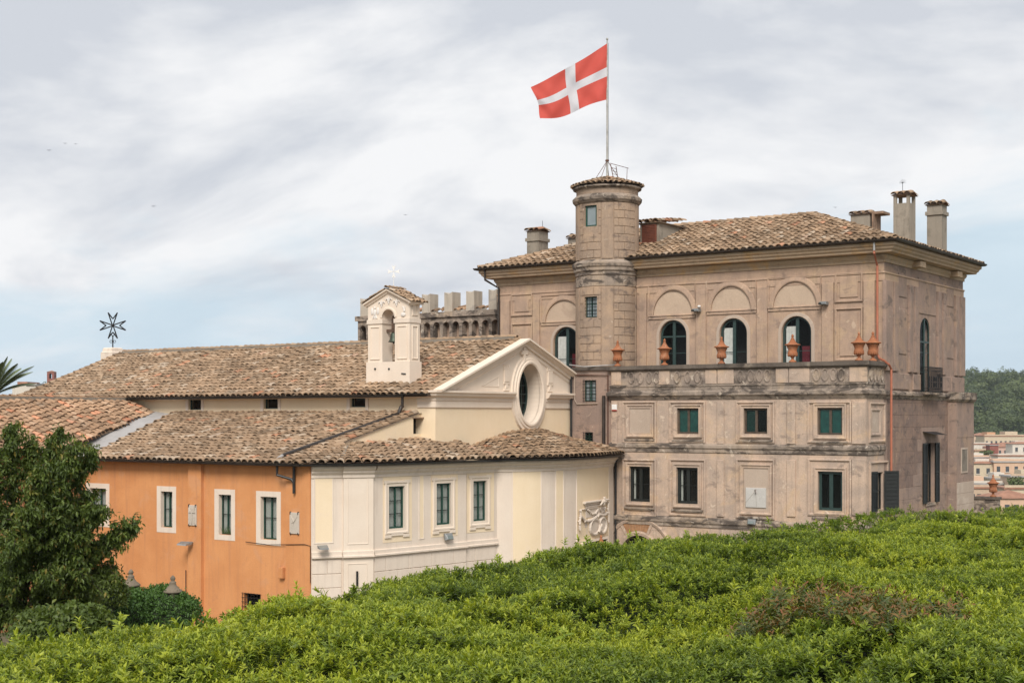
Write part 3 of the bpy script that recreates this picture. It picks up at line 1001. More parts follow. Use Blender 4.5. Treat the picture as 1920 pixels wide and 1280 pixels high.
# iron balcony
rb = MB()
ra0, ra1, rz0, rz1 = s_arch[0] - .05, s_arch[1] + .55, frS.px(1740, 736)[1], frS.px(1740, 689)[1]
for z in (rz0 + .04, rz0 + .18, rz1 - .16, rz1):
    rb.tube([frS.p(ra0, -.05, z), frS.p(ra0, -.38, z), frS.p(ra1, -.38, z), frS.p(ra1, -.05, z)], .014, 5)
for k in range(15):
    a = ra0 + (ra1 - ra0) * k / 14
    rb.tube([frS.p(a, -.38, rz0), frS.p(a, -.38, rz1)], .018, 5)
for k in range(6):
    a = ra0 + (ra1 - ra0) * (k + .5) / 6
    for zz in (rz0 + .35, rz0 + .62):
        rb.tube([frS.p(a + .07 * math.cos(t), -.385, zz + .11 * math.sin(t)) for t in np.linspace(0, 2 * PI, 11)], .018, 4, cap=False)
for k in range(1, 4):
    d = -.38 * k / 4
    for a in (ra0, ra1): rb.tube([frS.p(a, d, rz0), frS.p(a, d, rz1)], .011, 5)
rb.build('balcony_railing', M['iron'], villa)
MB().box(frS, ra0 - .03, ra1 + .03, -.42, .02, rz0 - .10, rz0).build('balcony_slab', M['dirty'], villa)

# upper front: arched blind bays, lesenes, panels
M['tymp'] = plaster('patched_tympanum_plaster', (.47, .355, .265), (.51, .39, .29), (.43, .32, .24), .4, (.33, .25, .2), .2, .15, .4)
def blind_arch(x0, x1, yt, ax0, ax1, ayt, yimp):
    a0, a1 = frM.px(x0, 550)[0], frM.px(x1, 550)[0]
    xm = (x0 + x1) / 2
    zt = frM.px(xm, yt)[1]
    b0, b1 = frM.px(ax0, 550)[0], frM.px(ax1, 550)[0]
    zat, zi = frM.px(xm, ayt)[1], frM.px(xm, yimp)[1]
    bm, r = (b0 + b1) / 2, (b1 - b0) / 2
    surround(villa, frM, a0, a1, zi, zt, [(0, -.02), (0, .08), (.03, .08), (.07, .03), (.07, -.02)], M['villa'], 'bay_frame')
    ry = zat - zi
    pts = [(bm + r * math.cos(PI * k / 20), zi + ry * math.sin(PI * k / 20)) for k in range(21)]
    MB().ring(frM, pts, [(0, -.02), (0, .09), (-.05, .11), (-.22, .07), (-.26, .04), (-.26, -.02)], False).build('arch_ring', M['villa'], villa)
    MB().poly([frM.p(a, -.012, z) for a, z in pts]).build('tympanum', M['tymp'], villa)
    MB().box(frM, a0 + .02, a1 - .02, -.05, .02, zi - .13, zi - .02).build('impost_band', M['villa'], villa)
for q in ((1216, 1305, 533, 1226, 1299, 544, 592), (1325, 1419, 527, 1334, 1409, 536.5, 583), (1440, 1541, 518, 1451, 1532, 528, 576), (1014, 1092, 552, 1024, 1092, 563, 604)):
    blind_arch(*q)
def strip(fr, x0, x1, yt, mat, pr=.09, zb=None, parent=None):
    a0, a1 = fr.px(x0, 550)[0], fr.px(x1, 550)[0]
    zt = z_fr0 + .01
    MB().chamfer(fr, a0, a1, -pr, .05, zb if zb is not None else zc_bot - .9, zt, .012).build('pilaster_strip', mat, parent or villa)
for (x0, x1) in ((1306, 1324.5), (1420, 1439.5), (1542, 1563.5), (1620, 1641), (1200, 1213), (1000, 1013), (940, 957)):
    strip(frM, x0, x1, 0, M['villa'])
for (x0, x1, y0, y1) in ((1566, 1618, 511, 566), (1566, 1618, 577, 676), (959, 999, 551, 592), (959, 999, 606, 660)):
    a0, a1, z0, z1 = frM.rect(x0, x1, y0, y1)
    surround(villa, frM, a0, a1, z0, z1, [(0, -.02), (0, .07), (.05, .08), (.09, .03), (.09, -.02)], M['villa'], 'panel_frame')
    MB().chamfer(frM, a0 + .22, a1 - .22, -.045, .05, z0 + .2, z1 - .2, .01).build('wall_panel', M['villa'], villa)
for h in m_arch:
    lp = outline((h[0] - .02, h[1] + .02, h[2], h[3] + .02, True))
    MB().ring(frM, lp[1:] + lp[:1], [(0, -.02), (0, .035), (-.14, .03), (-.16, -.02)], False).build('window_surround', M['tan_panel'], villa)
# upper side
zsb = frS.px(1735, 737)[1]
for (x0, x1) in ((1657, 1670), (1673, 1681), (1702, 1709), (1712, 1719), (1756, 1762), (1766, 1771), (1789, 1795), (1798, 1806)):
    a0, a1 = frS.px(x0, 550)[0], frS.px(x1, 550)[0]
    MB().chamfer(frS, a0, a1, -.11, .05, zsb + .9, z_fr0 + .01, .012).build('pilaster_strip', M['side'], villa)
for (x0, x1, y0, y1) in ((1684, 1699, 513, 557), (1684, 1699, 579, 664), (1773, 1787, 535, 575), (1773, 1787, 594, 672), (1721, 1754, 524, 590)):
    a0, a1, z0, z1 = frS.rect(x0, x1, y0, y1)
    MB().chamfer(frS, a0, a1, -.035, .05, z0, z1, .02).build('wall_panel', M['side'], villa)
for (x0, x1) in ((1672, 1703), (1710, 1724), (1762, 1780), (1782, 1806)):
    a0, a1 = frS.px(x0, 700)[0], frS.px(x1, 700)[0]
    MB().chamfer(frS, a0, a1, -.07, .05, zsb + .12, zsb + .82, .02).build('dado_panel', M['side'], villa)
MB().sweep([(U_T, V_M + .02), (U_T, V_B)], [(0, zsb + .06), (.08, zsb + .03), (.16, zsb - .03), (.16, zsb - .13), (.08, zsb - .2), (.04, zsb - .3), (0, zsb - .3)]).build('side_cornice', M['dirty'], villa)
# corner buttress
bv0, bv1 = frS.px(1777, 850)[0], V_B + .35
frB = Fr(U_T + .42, 0, 0, 1)
zq = zsb - .02
MB().box(frS, bv0, bv1, -.42, .05, 0, zq - .25).build('corner_buttress', M['side'], villa)
MB().sweep([(U_T - .1, bv0 - .001), (U_T + .43, bv0 - .001), (U_T + .43, bv1)], [(0, zq - .36), (.05, zq - .33), (.14, zq - .22), (.14, zq + .10), (0, zq + .12), (-.45, zq + .12)]).build('buttress_cap', M['dirty'], villa)
b = frB.rect(1802.5, 1813, 842, 883)
MB().chamfer(frB, *b[:2], -.02, .05, *b[2:], .01).build('blocked_window', M['mortar'], villa)
surround(villa, frB, b[0] - .08, b[1] + .08, b[2] - .08, b[3] + .08, [(0, -.02), (0, .03), (.08, .035), (.08, -.02)], M['tan_panel'])
# scored blocks on the lower side wall and the buttress
rows_z = np.arange(frS.px(1735, 975)[1], zsb - .35, 0.53)
va, vb = V_M + .35, bv0 - .02
for j, z in enumerate(rows_z):
    off = 0.0 if j % 2 else .55
    v = va - off
    while v < vb:
        q0, q1 = max(v, va), min(v + 1.1, vb)
        if q1 - q0 > .15 and not (q1 > s_tall[0] - .6 and q0 < s_tall[1] + .55 and z + .5 > s_tall[2] - .15 and z < s_tall[3] + .55):
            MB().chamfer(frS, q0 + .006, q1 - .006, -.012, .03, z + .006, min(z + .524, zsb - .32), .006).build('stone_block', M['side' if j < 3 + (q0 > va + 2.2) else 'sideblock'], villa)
        v += 1.1
for j, z in enumerate(rows_z[:8]):
    for (q0, q1) in ((bv0 + .01, bv0 + (bv1 - bv0) * (.45 if j % 2 else .62)), (bv0 + (bv1 - bv0) * (.45 if j % 2 else .62), bv1 - .01)):
        if q0 < b[1] + .1 and q1 > b[0] - .1 and z + .5 > b[2] - .1 and z < b[3] + .1: continue
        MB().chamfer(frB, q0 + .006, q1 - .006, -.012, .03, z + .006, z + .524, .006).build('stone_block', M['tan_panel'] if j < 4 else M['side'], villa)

# ---- roof
ue0, ue1, ve0, ve1 = U_L - OV, U_T + OV, V_M - OV, V_B + OV
HALF = (ve1 - ve0) / 2
Z_R = CZ + 9.58
R0, R1 = (ue0 + HALF, ve0 + HALF, Z_R), (ue1 - HALF, ve0 + HALF, Z_R)
C = [(ue0, ve0, Z_E), (ue1, ve0, Z_E), (ue1, ve1, Z_E), (ue0, ve1, Z_E)]
mb = MB()
mb.poly([C[0], C[1], R1, R0]); mb.poly([C[1], C[2], R1]); mb.poly([C[2], C[3], R0, R1]); mb.poly([C[3], C[0], R0])
mb.poly([(x, y, z - .045) for x, y, z in C])
v_roof = mb.build('roof', M['pan'], villa)
T = Tiles()
slope = math.hypot(HALF, Z_R - Z_E)
up_f = Vector((0, HALF, Z_R - Z_E)); up_s = Vector((-HALF, 0, Z_R - Z_E))
T.cols(planar_cols(C[0], C[1], up_f, lambda a, L: (0, slope * min(1, a / HALF, (L - a) / HALF))))
T.cols(planar_cols(C[1], C[2], up_s, lambda a, L: (0, slope * min(1, a / HALF, (L - a) / HALF))))
T.cols(planar_cols(C[3], C[0], Vector((HALF, 0, Z_R - Z_E)), lambda a, L: (0, slope * min(1, a / HALF, (L - a) / HALF))))
zz = Vector((0, 0, .05))
T.ridge(Vector(R0) + zz, Vector(R1) + zz)
T.ridge(Vector(C[1]) + zz, Vector(R1) + zz); T.ridge(Vector(C[0]) + zz, Vector(R0) + zz)
MB().sweep(C and [(ue0 + .0, ve1), (ue0, ve0), (ue1, ve0), (ue1, ve1)], half_round(.105, Z_E + .035, -.02), closed=True).build('gutter', M['gutter_b'], villa)
zp = e - .03

# chimneys
def chimney(cx, cy, wu, wv, z0, z1, band, cap, name='chimney', lantern=False):
    f0 = Fr(cx, cy, 1, 0)
    mb = MB().box(f0, -wu / 2, wu / 2, -wv / 2, wv / 2, z0, z1)
    o = mb.build(name, M['chimney'], v_roof)
    if band: MB().box(f0, -wu / 2 - .07, wu / 2 + .07, -wv / 2 - .07, wv / 2 + .07, band, band + .17).build('chimney_band', M['chimney'], o)
    if lantern:
        mb = MB()
        for (a, b_) in ((-1, -1), (1, -1), (1, 1), (-1, 1)):
            mb.box(f0, a * wu / 2 - (.14 if a > 0 else 0), a * wu / 2 + (.14 if a < 0 else 0), b_ * wv / 2 - (.14 if b_ > 0 else 0), b_ * wv / 2 + (.14 if b_ < 0 else 0), z1 - .002, z1 + .38)
        mb.build('chimney_lantern', M['chimney'], o)
        z1 += .38
    if cap:
        h = .16
        mb = MB()
        wu2, wv2 = wu / 2 + .09, wv / 2 + .09
        mb.grid([[(cx - wu2, cy - wv2, z1 + .003), (cx - wu2, cy, z1 + h), (cx - wu2, cy + wv2, z1 + .003)], [(cx + wu2, cy - wv2, z1 + .003), (cx + wu2, cy, z1 + h), (cx + wu2, cy + wv2, z1 + .003)]])
        mb.poly([(cx - wu2, cy - wv2, z1), (cx + wu2, cy - wv2, z1), (cx + wu2, cy + wv2, z1), (cx - wu2, cy + wv2, z1)])
        mb.build('chimney_cap', M['tile_cap'], o)
        n = max(2, round(2 * wu2 / .33))
        for k in range(n):
            x = cx - wu2 + 2 * wu2 * (k + .5) / n
            for sg in (-1, 1):
                y = Vector((0, -sg * wv2, h)).normalized()
                xv = Vector((1, 0, 0)) * (1 if sg > 0 else 1)
                z_ = xv.cross(y)
                if z_.z < 0: z_ = -z_; xv = -xv
                T.place(Vector((x, cy + sg * (wv2 + .03), z1 + .01)), xv, y, z_, 1.0)
    return o
M['tile_cap'] = simple('cap_tile', (.26, .17, .115), .9, 0, .35, 5.0)
def roof_z(u, v):
    return Z_E + (Z_R - Z_E) / HALF * max(0, min(u - ue0, ue1 - u, v - ve0, ve1 - v, HALF))
def chim_px(x0, x1, y_top, y_bot, v, wv, band_y=None, **kw):
    f = Fr(0, v, 1, 0)
    a0, a1 = f.px(x0, y_bot)[0], f.px(x1, y_bot)[0]
    cu = (a0 + a1) / 2
    zt = f.px((x0 + x1) / 2, y_top)[1]
    bd = f.px((x0 + x1) / 2, band_y)[1] if band_y else None
    return chimney(cu, v + wv / 2, a1 - a0, wv, roof_z(cu, v) - .6, zt, bd, True, **kw), cu, v, zt
chim_px(1675, 1705, 381, 470, 64.3, .85, None, lantern=True)
f = Fr(0, 64.3, 1, 0)
chim_px(1738, 1766, 384, 470, 67.0, .75, 403)
oc, cu, cv, czt = chim_px(1595, 1631, 402, 425, 66.0, .95, None)
MB().box(Fr(cu, cv, 1, 0), .6, .66, -.05, 1.0, czt - .8, czt).box(Fr(cu, cv, 1, 0), .35, 1.1, .1, 1.05, czt - .02, czt + .10).build('chimney_hood', M['tile_cap'], oc)
oc, cu, cv, czt = chim_px(988, 1010, 433, 478, 62.0, .9, 452)
MB().tube([(cu + .35, cv + .4, czt), (cu + .35, cv + .4, czt + .55)], .012, 5).build('lightning_rod', M['iron'], oc)
chim_px(1065, 1082, 447, 470, 64.5, .6, None)
cB = (frS.px(1698, 400))
f = Fr(0, 64.6, 1, 0); a_, z_ = f.px(1691, 352)
mbr = MB().tube([(a_, 64.7, z_ - .4), (a_, 64.7, z_ + .25)], .012, 5)
for k in range(7):
    t = PI * k / 6
    mbr.tube([(a_, 64.7, z_ + .22), (a_ + .16 * math.cos(t), 64.7, z_ + .25 + .16 * math.sin(t))], .006, 4)
mbr.build('lightning_rod', M['iron'], v_roof)
# dormer with a rust-red louvre
fd = Fr(0, 60.4, 1, 0)
d0, d1, dz0, dz1 = fd.rect(1204, 1231, 421, 456)
MB().box(fd, d0 - .12, d1 + .12, 0.02, 2.6, dz0 - .3, dz1 + .08).build('dormer', M['chimney'], v_roof)
od = MB().box(fd, d0, d1, -.02, .02, dz0, dz1).build('dormer_shutter', M['rust_shutter'], v_roof)
mb = MB()
for k in range(11):
    z = dz0 + .06 + (dz1 - dz0 - .14) * k / 10
    mb.box(fd, d0 + .07, d1 - .07, -.04, -.018, z, z + .03)
mb.build('louvres', M['rust_shutter'], od, kind='stuff')
T.cols(planar_cols((d0 - .25, 60.25, dz1 + .10), (d1 + .25, 60.25, dz1 + .10), (0, 1, .12), lambda a, L: (0, 2.7)), jit=1.5)
MB().box(fd, d0 - .25, d1 + .25, -.1, 2.7, dz1 + .05, dz1 + .10).build('dormer_roof', M['pan'], v_roof)
MB().tube([fd.p(d1 + .14, 0.0, dz0 - .1), fd.p(d1 + .14, 1.6, dz0 + .42)], .04, 5).build('flashing_strip', M['flash'], v_roof)
T.finish(v_roof, 230)

# downpipes
def pipe(path, r, mat, name='downpipe', parent=None):
    return MB().tube(path, r, 8).build(name, mat, parent or villa, smooth=False)
fg = Fr(0, V_M - .72, 1, 0)
x1, zt1 = fg.px(1639, 458)
pipe([(x1, V_M - .72, e - .02), (x1, V_M - .72, e - .42)], .05, M['pipe_grey'])
x2 = frM.px(1647, 500)[0]
pipe([(x1, V_M - .72, e - .40), (x1, V_M - .72, e - .52), (x2, V_M - .13, e - 1.0), (x2, V_M - .13, zc_top + .35), (x2 + .1, V_M - .13, zc_top + .15), (U_T + .14, V_M - .4, zc_top + .05), (U_T + .27, V_M - .2, zc_top - .1), (U_T + .27, V_M + .1, zc_top - .3), (U_T + .27, V_M + .1, .2)], .05, M['pipe_red'])
xl = frM.px(938, 560)[0]
pipe([(U_L - .3, V_M - .72, e - .02), (U_L - .3, V_M - .70, e - .55), (U_L + .12, V_M - .1, e - .95), (U_L + .12, V_M - .1, 1)], .06, M['gutter_b'])
pk = frK.px(1134, 760)
pipe([(pk[0], V_K - .1, CZ + .95), (pk[0], V_K - .1, .3)], .08, M['gutter_b'])
pk = frK.px(1141, 760)
pipe([(pk[0] - 1.7, V_K - .06, CZ + 1.93), (pk[0], V_K - .06, CZ + 1.9), (pk[0], V_K - .06, .3)], .03, M['rust'], 'conduit')
pk = frK.px(1074, 760)
pipe([(U_K + .02, V_K - .12, zk + .3), (U_K + .06, V_K - .10, zk), (U_K + .06, V_K - .10, .5)], .055, M['pipe_black'])
zk2 = frK.px(1100, 757)[1]
p0 = frK.px(1074.5, 700); p1 = frK.px(1104, 757)
pipe([(p0[0] + .12, V_K - .05, p0[1]), (p0[0] + .12, V_K - .05, zk2 + .2), (p0[0] + .25, V_K - .05, zk2), (p1[0] + .5, V_K - .05, zk2 + .02)], .022, M['tan_panel'], 'conduit')
c0 = frK.px(1074, 682); c1 = frT.px(1150, 688)
pipe([(c0[0], V_K - .3, c0[1] - .05), (c0[0] + .8, V_K - .3, c0[1] - .16), (c1[0] - .4, V_T + .2, c1[1] + .1), (c1[0] + .2, V_T + .1, c1[1] + .12)], .025, M['pipe_grey'], 'cable')

# ---- round tower
TC = Fr(0, V_M - .25, 1, 0).px(1138.5, 600)[0], V_M - .25
tcx, tcy = TC
TR = 1.47
to_cam = math.atan2(-tcy, -tcx)
def tang(psi):                     # psi: degrees to the right as seen from the garden
    return to_cam + math.radians(psi)
D_t = -SN * tcx + CS * tcy
def tz(y): return CZ + (HY - y) / FPX * (D_t - TR * .8)
tower = MB()
wins = [(-46, -19.5, tz(424.5), tz(385)), (-47, -19, tz(595), tz(556))]
A = sorted(set([k * 10.0 for k in range(-18, 19)] + [w[i] for w in wins for i in (0, 1)]))
Z = sorted(set([zk - .3, tz(352), tz(372), tz(380)] + [w[i] for w in wins for i in (2, 3)]))
def tp(r, psi, z): return (tcx + r * math.cos(tang(psi)), tcy + r * math.sin(tang(psi)), z)
for i in range(len(A) - 1):
    for j in range(len(Z) - 1):
        am, zm = (A[i] + A[i + 1]) / 2, (Z[j] + Z[j + 1]) / 2
        if any(w[0] < am < w[1] and w[2] < zm < w[3] for w in wins): continue
        tower.poly([tp(TR, A[i], Z[j]), tp(TR, A[i + 1], Z[j]), tp(TR, A[i + 1], Z[j + 1]), tp(TR, A[i], Z[j + 1])])
for w in wins:
    lp = [(w[0], w[2]), (w[1], w[2]), (w[1], w[3]), (w[0], w[3])]
    tower.grid([[tp(TR, a, z) for a, z in lp], [tp(TR - .25, a, z) for a, z in lp]], close_u=True)
to = tower.build('round_tower', M['tower'], villa)
def band(prof, name, mat):
    return MB().lathe(tcx, tcy, prof, 48).build(name, mat, to, smooth=False)
band([(TR, tz(380)), (TR + .06, tz(379)), (TR + .17, tz(374)), (TR + .19, tz(369)), (TR + .12, tz(366)), (TR + .03, tz(363)), (TR, tz(363))], 'tower_cornice', M['dirty'])
band([(TR, tz(516)), (TR + .06, tz(515)), (TR + .06, tz(510)), (TR + .13, tz(507)), (TR + .13, tz(502)), (TR + .19, tz(499)), (TR + .21, tz(493)), (TR + .10, tz(489)), (TR, tz(487))], 'tower_string_course', M['dirty'])
band([(TR - .02, tz(537)), (TR + .025, tz(536)), (TR + .025, tz(517)), (TR - .02, tz(516))], 'tower_frieze', M['dirty'])
band([(TR + .0, tz(346)), (TR + .16, tz(347)), (TR + .16, tz(350)), (TR, tz(353))], 'tower_eave', M['dirty'])
def cyl_block(a0, a1, z0, z1, pr, name='stone_block', mat=None, n=4):
    mb = MB()
    g = .012
    da = math.degrees(g / TR)
    a0 += da; a1 -= da; z0 += g; z1 -= g
    e_ = math.degrees(.008 / TR)
    rows = []
    for (r, ee, ez) in ((TR - .02, 0, 0), (TR + pr - .006, 0, 0), (TR + pr, e_, .008)):
        ang = [a0 + ee + (a1 - a0 - 2 * ee) * k / n for k in range(n + 1)]
        rows.append([tp(r, a, z0 + ez) for a in ang] + [tp(r, a, z1 - ez) for a in reversed(ang)])
    mb.grid(rows, close_u=True)
    k = n + 1
    top = rows[-1]
    mb.grid([top[:k], top[k:][::-1]])
    mb.build(name, mat or M['tower'], to)
def cyl_course(pa0, pa1, z0, z1, nrow, stag):
    h = (z1 - z0) / nrow
    for r in range(nrow):
        za, zb = z0 + h * r, z0 + h * (r + 1)
        w = pa1 - pa0
        cuts = [0, .42, 1] if (r + stag) % 2 else [0, .18, .72, 1]
        for c0_, c1_ in zip(cuts[:-1], cuts[1:]):
            q0, q1 = pa0 + w * c0_, pa0 + w * c1_
            segs = [(q0, q1)]
            for wv in wins:
                if za < wv[3] + .04 and zb > wv[2] - .04:
                    new = []
                    for s0, s1 in segs:
                        if s1 <= wv[0] - 3 or s0 >= wv[1] + 3: new.append((s0, s1)); continue
                        if s0 < wv[0] - 3: new.append((s0, wv[0] - 3))
                        if s1 > wv[1] + 3: new.append((wv[1] + 3, s1))
                    segs = new
            for s0, s1 in segs:
                if s1 - s0 > 2.5: cyl_block(s0, s1, za, zb, .032)
for (pa0, pa1) in ((-60, -11), (12, 62), (84, 130), (-130, -84)):
    cyl_course(pa0, pa1, tz(484), tz(380), 7, 0)
    cyl_course(pa0, pa1, tz(690), tz(538), 10, 1)
for (pa0, pa1) in ((-11, 12), (62, 84), (-84, -60)):
    cyl_block(pa0 + 1, pa1 - 1, tz(486), tz(380.5), .045, 'tower_strip'); cyl_block(pa0 + 1, pa1 - 1, tz(690), tz(538), .045, 'tower_strip')
for i, w in enumerate(wins):
    pa, pb = Vector(tp(TR - .10, w[0], 0)), Vector(tp(TR - .10, w[1], 0))
    fw_ = Fr(pa.x, pa.y, pb.x - pa.x, pb.y - pa.y)
    window(villa, fw_, 0, (pb - pa).length, w[2], w[3], M['green_frame'], .0 if i == 0 else .06, leaves=1 if i == 0 else 2, bars=0 if i == 0 else 2, fw=.075 if i == 0 else .05, glass='glass_grey', grille=(i == 1), room_d=.8)
# tower roof
apex = (tcx, tcy, tz(326))
ze = tz(345)
mb = MB().lathe(tcx, tcy, [(TR + .2, ze), (.35, tz(328)), (.001, tz(327.5))], 40)
tro = mb.build('tower_roof', M['pan'], to)
T2 = Tiles()
cols = []
for k in range(40):
    a = 2 * PI * k / 40
    c_, s_ = math.cos(a), math.sin(a)
    E_, T_ = Vector((tcx + (TR + .2) * c_, tcy + (TR + .2) * s_, ze)), Vector((tcx + .3 * c_, tcy + .3 * s_, tz(328)))
    L = (T_ - E_).length
    if k % 2: T_ = E_ + (T_ - E_) * .55
    cols.append((E_, T_))
T2.cols(cols, jit=1.3, sc=.7)
T2.finish(villa, 60)
MB().lathe(tcx, tcy, [(.42, tz(331)), (.40, tz(326)), (.30, tz(324)), (.001, tz(323.5))], 16).build('pole_footing', M['grey_concrete'], to)

# ---- flagpole, stays, ladder rail and flag
fp = thing('flagpole', 'tall weathered white flagpole standing on the round tower roof', 'flagpole', (tcx, tcy, tz(324)))
MB().tube([(tcx, tcy, tz(324)), (tcx, tcy, tz(62))], .055, 10, r1=.035).build('pole', M['pole'], fp)
MB().ball((tcx, tcy, tz(61)), .06).build('pole_cap', M['pole'], fp)
kz = tz(293)
for psi in (-75, -30, 80, 170):
    MB().tube([(tcx, tcy, kz), tp(.62, psi, tz(331))], .014, 5).build('stay', M['rust'], fp)
MB().lathe(tcx, tcy, [(.05, kz - .05), (.09, kz - .04), (.09, kz + .04), (.05, kz + .05)], 10).build('collar', M['rust'], fp)
MB().tube([(tcx + .10, tcy - .05, tz(70)), (tcx + .11, tcy - .06, kz)], .008, 4).build('halyard', M['iron'], fp)
lad = thing('roof_ladder', 'rusty iron ladder and handrail beside the flagpole foot', 'ladder', tp(.6, 90, tz(330)))
mb = MB()
l0, l1 = Vector(tp(.16, 80, tz(300))), Vector(tp(.32, 85, tz(331)))
m0, m1 = Vector(tp(.42, 88, tz(304))), Vector(tp(.52, 88, tz(331)))
mb.tube([l0, l1], .02, 5); mb.tube([m0, m1], .02, 5)
for k in range(4):
    t = .2 + .2 * k
    mb.tube([l0 + (l1 - l0) * t, m0 + (m1 - m0) * t], .011, 5)
mb.build('ladder_rails', M['rust'], lad)
mb = MB().tube([tp(.12, 80, tz(298)), tp(.95, 92, tz(307)), tp(.93, 92, tz(332))], .016, 5)
mb.tube([tp(.95, 92, tz(307)), tp(1.02, 92, tz(308))], .016, 5)
mb.build('handrail', M['rust'], lad)

# flag: hoist on the pole, blown to the left
Dp = D_t
def flag_pt(s, t):                  # s 0 hoist..1 fly, t 0 top..1 bottom
    top = np.array([1138.0 + (997.5 - 1138.0) * s, 82 + (163 - 82) * s + 3.0 * math.sin(PI * s)])
    bot = np.array([1137.8 + (1015 - 1137.8) * s, 187 + (222 - 187) * s + 5.0 * math.sin(PI * s * .9) - 3 * math.sin(2 * PI * s)])
    q = top + (bot - top) * t
    q[0] += 2.5 * math.sin(6 * t + 5 * s) * s
    q[1] += 1.5 * math.sin(9 * s + 2 * t) * s
    w = .22 * math.sin(2.1 * PI * s - 1.8 * t + .4) * s ** .6 + .07 * math.sin(9 * s + 7 * t) * s + .055 * math.sin(26 * (s * .8 + t * .35)) * (1 - s) ** .5 * (.3 + t) + .03 * math.sin(34 * s + 9 * t) * s
    w += .05 * math.sin(17 * s - 11 * t) * (1 - .5 * s)
    w += .45 * s * (s - .2)
    return at(q[0], q[1], Dp - .05 + w)
S = sorted(set(list(np.linspace(0, .43, 30)) + list(np.linspace(.43, .56, 10)) + list(np.linspace(.56, 1, 30))))
Tt = sorted(set(list(np.linspace(0, .42, 22)) + list(np.linspace(.42, .585, 9)) + list(np.linspace(.585, 1, 22))))
mb = MB()
mb.grid([[flag_pt(s, t) for s in S] for t in Tt])
def cloth(name, c):
    m, nt, nd, lk, b = new_mat(name)
    p = pos_node(nd, lk, (1, 1, 1))
    g = ramp(nd, lk, noise(nd, lk, p, 60, 3).outputs['Fac'], [(0.3, .95), (.7, 1.05)])
    col = mixc(nd, lk, 1.0, c, g.outputs[0], 'MULTIPLY')
    lk.new(col, b.inputs['Base Color'])
    b.inputs['Roughness'].default_value = .8
    t = nd.new('ShaderNodeBsdfTranslucent'); lk.new(col, t.inputs[0])
    mx = nd.new('ShaderNodeMixShader'); mx.inputs[0].default_value = .5
    lk.new(b.outputs[0], mx.inputs[1]); lk.new(t.outputs[0], mx.inputs[2])
    lk.new(mx.outputs[0], nd['Material Output'].inputs[0])
    return m
fo = mb.build('flag', [cloth('red_flag_cloth', (.76, .125, .095)), cloth('white_flag_cloth', (.80, .79, .82))], None, smooth=True, loc=(tcx, tcy, tz(187)),
              label='red flag with a white cross flying from the pole', cat='flag')
nS = len(S) - 1
for i in range(len(Tt) - 1):
    for j in range(nS):
        sm, tm = (S[j] + S[j + 1]) / 2, (Tt[i] + Tt[i + 1]) / 2
        if .42 < tm < .585 or .43 < sm < .56: fo.data.polygons[i * nS + j].material_index = 1

# ---- urns
UP = [(.001, 0), (.15, 0), (.15, .05), (.10, .08), (.055, .12), (.05, .17), (.08, .21), (.13, .24), (.185, .30), (.20, .36), (.18, .41), (.165, .46), (.185, .54), (.215, .60), (.235, .64), (.235, .665), (.001, .67)]
UL = [(.001, .665), (.29, .668), (.315, .685), (.30, .71), (.20, .74), (.135, .80), (.09, .88), (.06, .93), (.075, .95), (.05, .965), (.03, .98), (.045, 1.0), (.055, 1.03), (.045, 1.07), (.015, 1.11), (.001, 1.115)]
UM = {}
def urn(pos, label, sc=1.0, group='terracotta urns'):
    r = thing('terracotta_urn', label, 'urn', pos, group)
    r.rotation_euler = (0, 0, random.uniform(0, 6))
    r.scale = (sc, sc, sc)
    for nm, pr in (('urn_body', UP), ('urn_lid', UL)):
        if nm not in UM:
            mb = MB().lathe(0, 0, pr, 20)
            if nm == 'urn_body':
                for k in range(14):          # gadroons on the belly
                    a = 2 * PI * k / 14
                    mb.ball((.165 * math.cos(a), .165 * math.sin(a), .31), .04, .04, .085, 6, 5)
            UM[nm] = mb.build(nm, M['terracotta'], None, smooth=True)
            COL.objects.unlink(UM[nm])
        c = bpy.data.objects.new(nm, UM[nm].data)
        COL.objects.link(c)
        c.parent = r
        ORIG[c] = Vector((0, 0, 0))
fU = Fr(0, V_T + .12, 1, 0)
ulab = ['terracotta urn leftmost on the terrace coping, in front of the round tower', 'terracotta urn on the coping before the leftmost full arched window', 'terracotta urn on the coping before the middle arched window',
        'terracotta urn on the coping before the rightmost front arched window', 'terracotta urn on the coping left of the red downpipe, near the corner']
for x, lb in zip((1158, 1246, 1353, 1486, 1610.5), ulab):
    a, _ = fU.px(x, 680)
    urn((a, V_T + .12, zc_top), lb, 1.08)
urn((U_T - .10, V_T + 1.0, zc_top), 'terracotta urn on the terrace corner, rightmost, touching the red downpipe', 1.12)

# ---- things fixed to the villa
def floodlight(fr, x, y, label, w=.38, tilt=.25, mat='lamp_grey'):
    a, z = fr.px(x, y)
    r = thing('floodlight', label, 'lamp', fr.p(a, 0, z - .15))
    h = w * .62
    mb = MB()
    rows = []
    for (e_, d, dz) in ((0.0, -.05, 0), (0.0, -.12, -.0), (.06, -.20, -.02)):
        rows.append([fr.p(a - w / 2 + e_, d - .06, z - h / 2 + e_ + dz), fr.p(a + w / 2 - e_, d - .06, z - h / 2 + e_ + dz), fr.p(a + w / 2 - e_, d, z + h / 2 - e_ + dz), fr.p(a - w / 2 + e_, d, z + h / 2 - e_ + dz)])
    mb.grid(rows, close_u=True); mb.poly(rows[0][::-1])
    mb.build('lamp_housing', M[mat], r)
    MB().poly([tuple(q) for q in rows[-1]]).build('lamp_glass', M['lamp_glass'], r)
    MB().tube([fr.p(a, .02, z), fr.p(a, -.08, z)], .03, 6).build('bracket', M[mat], r)
floodlight(frT, 1411.5, 977.5, 'grey floodlight under the sundial panel')
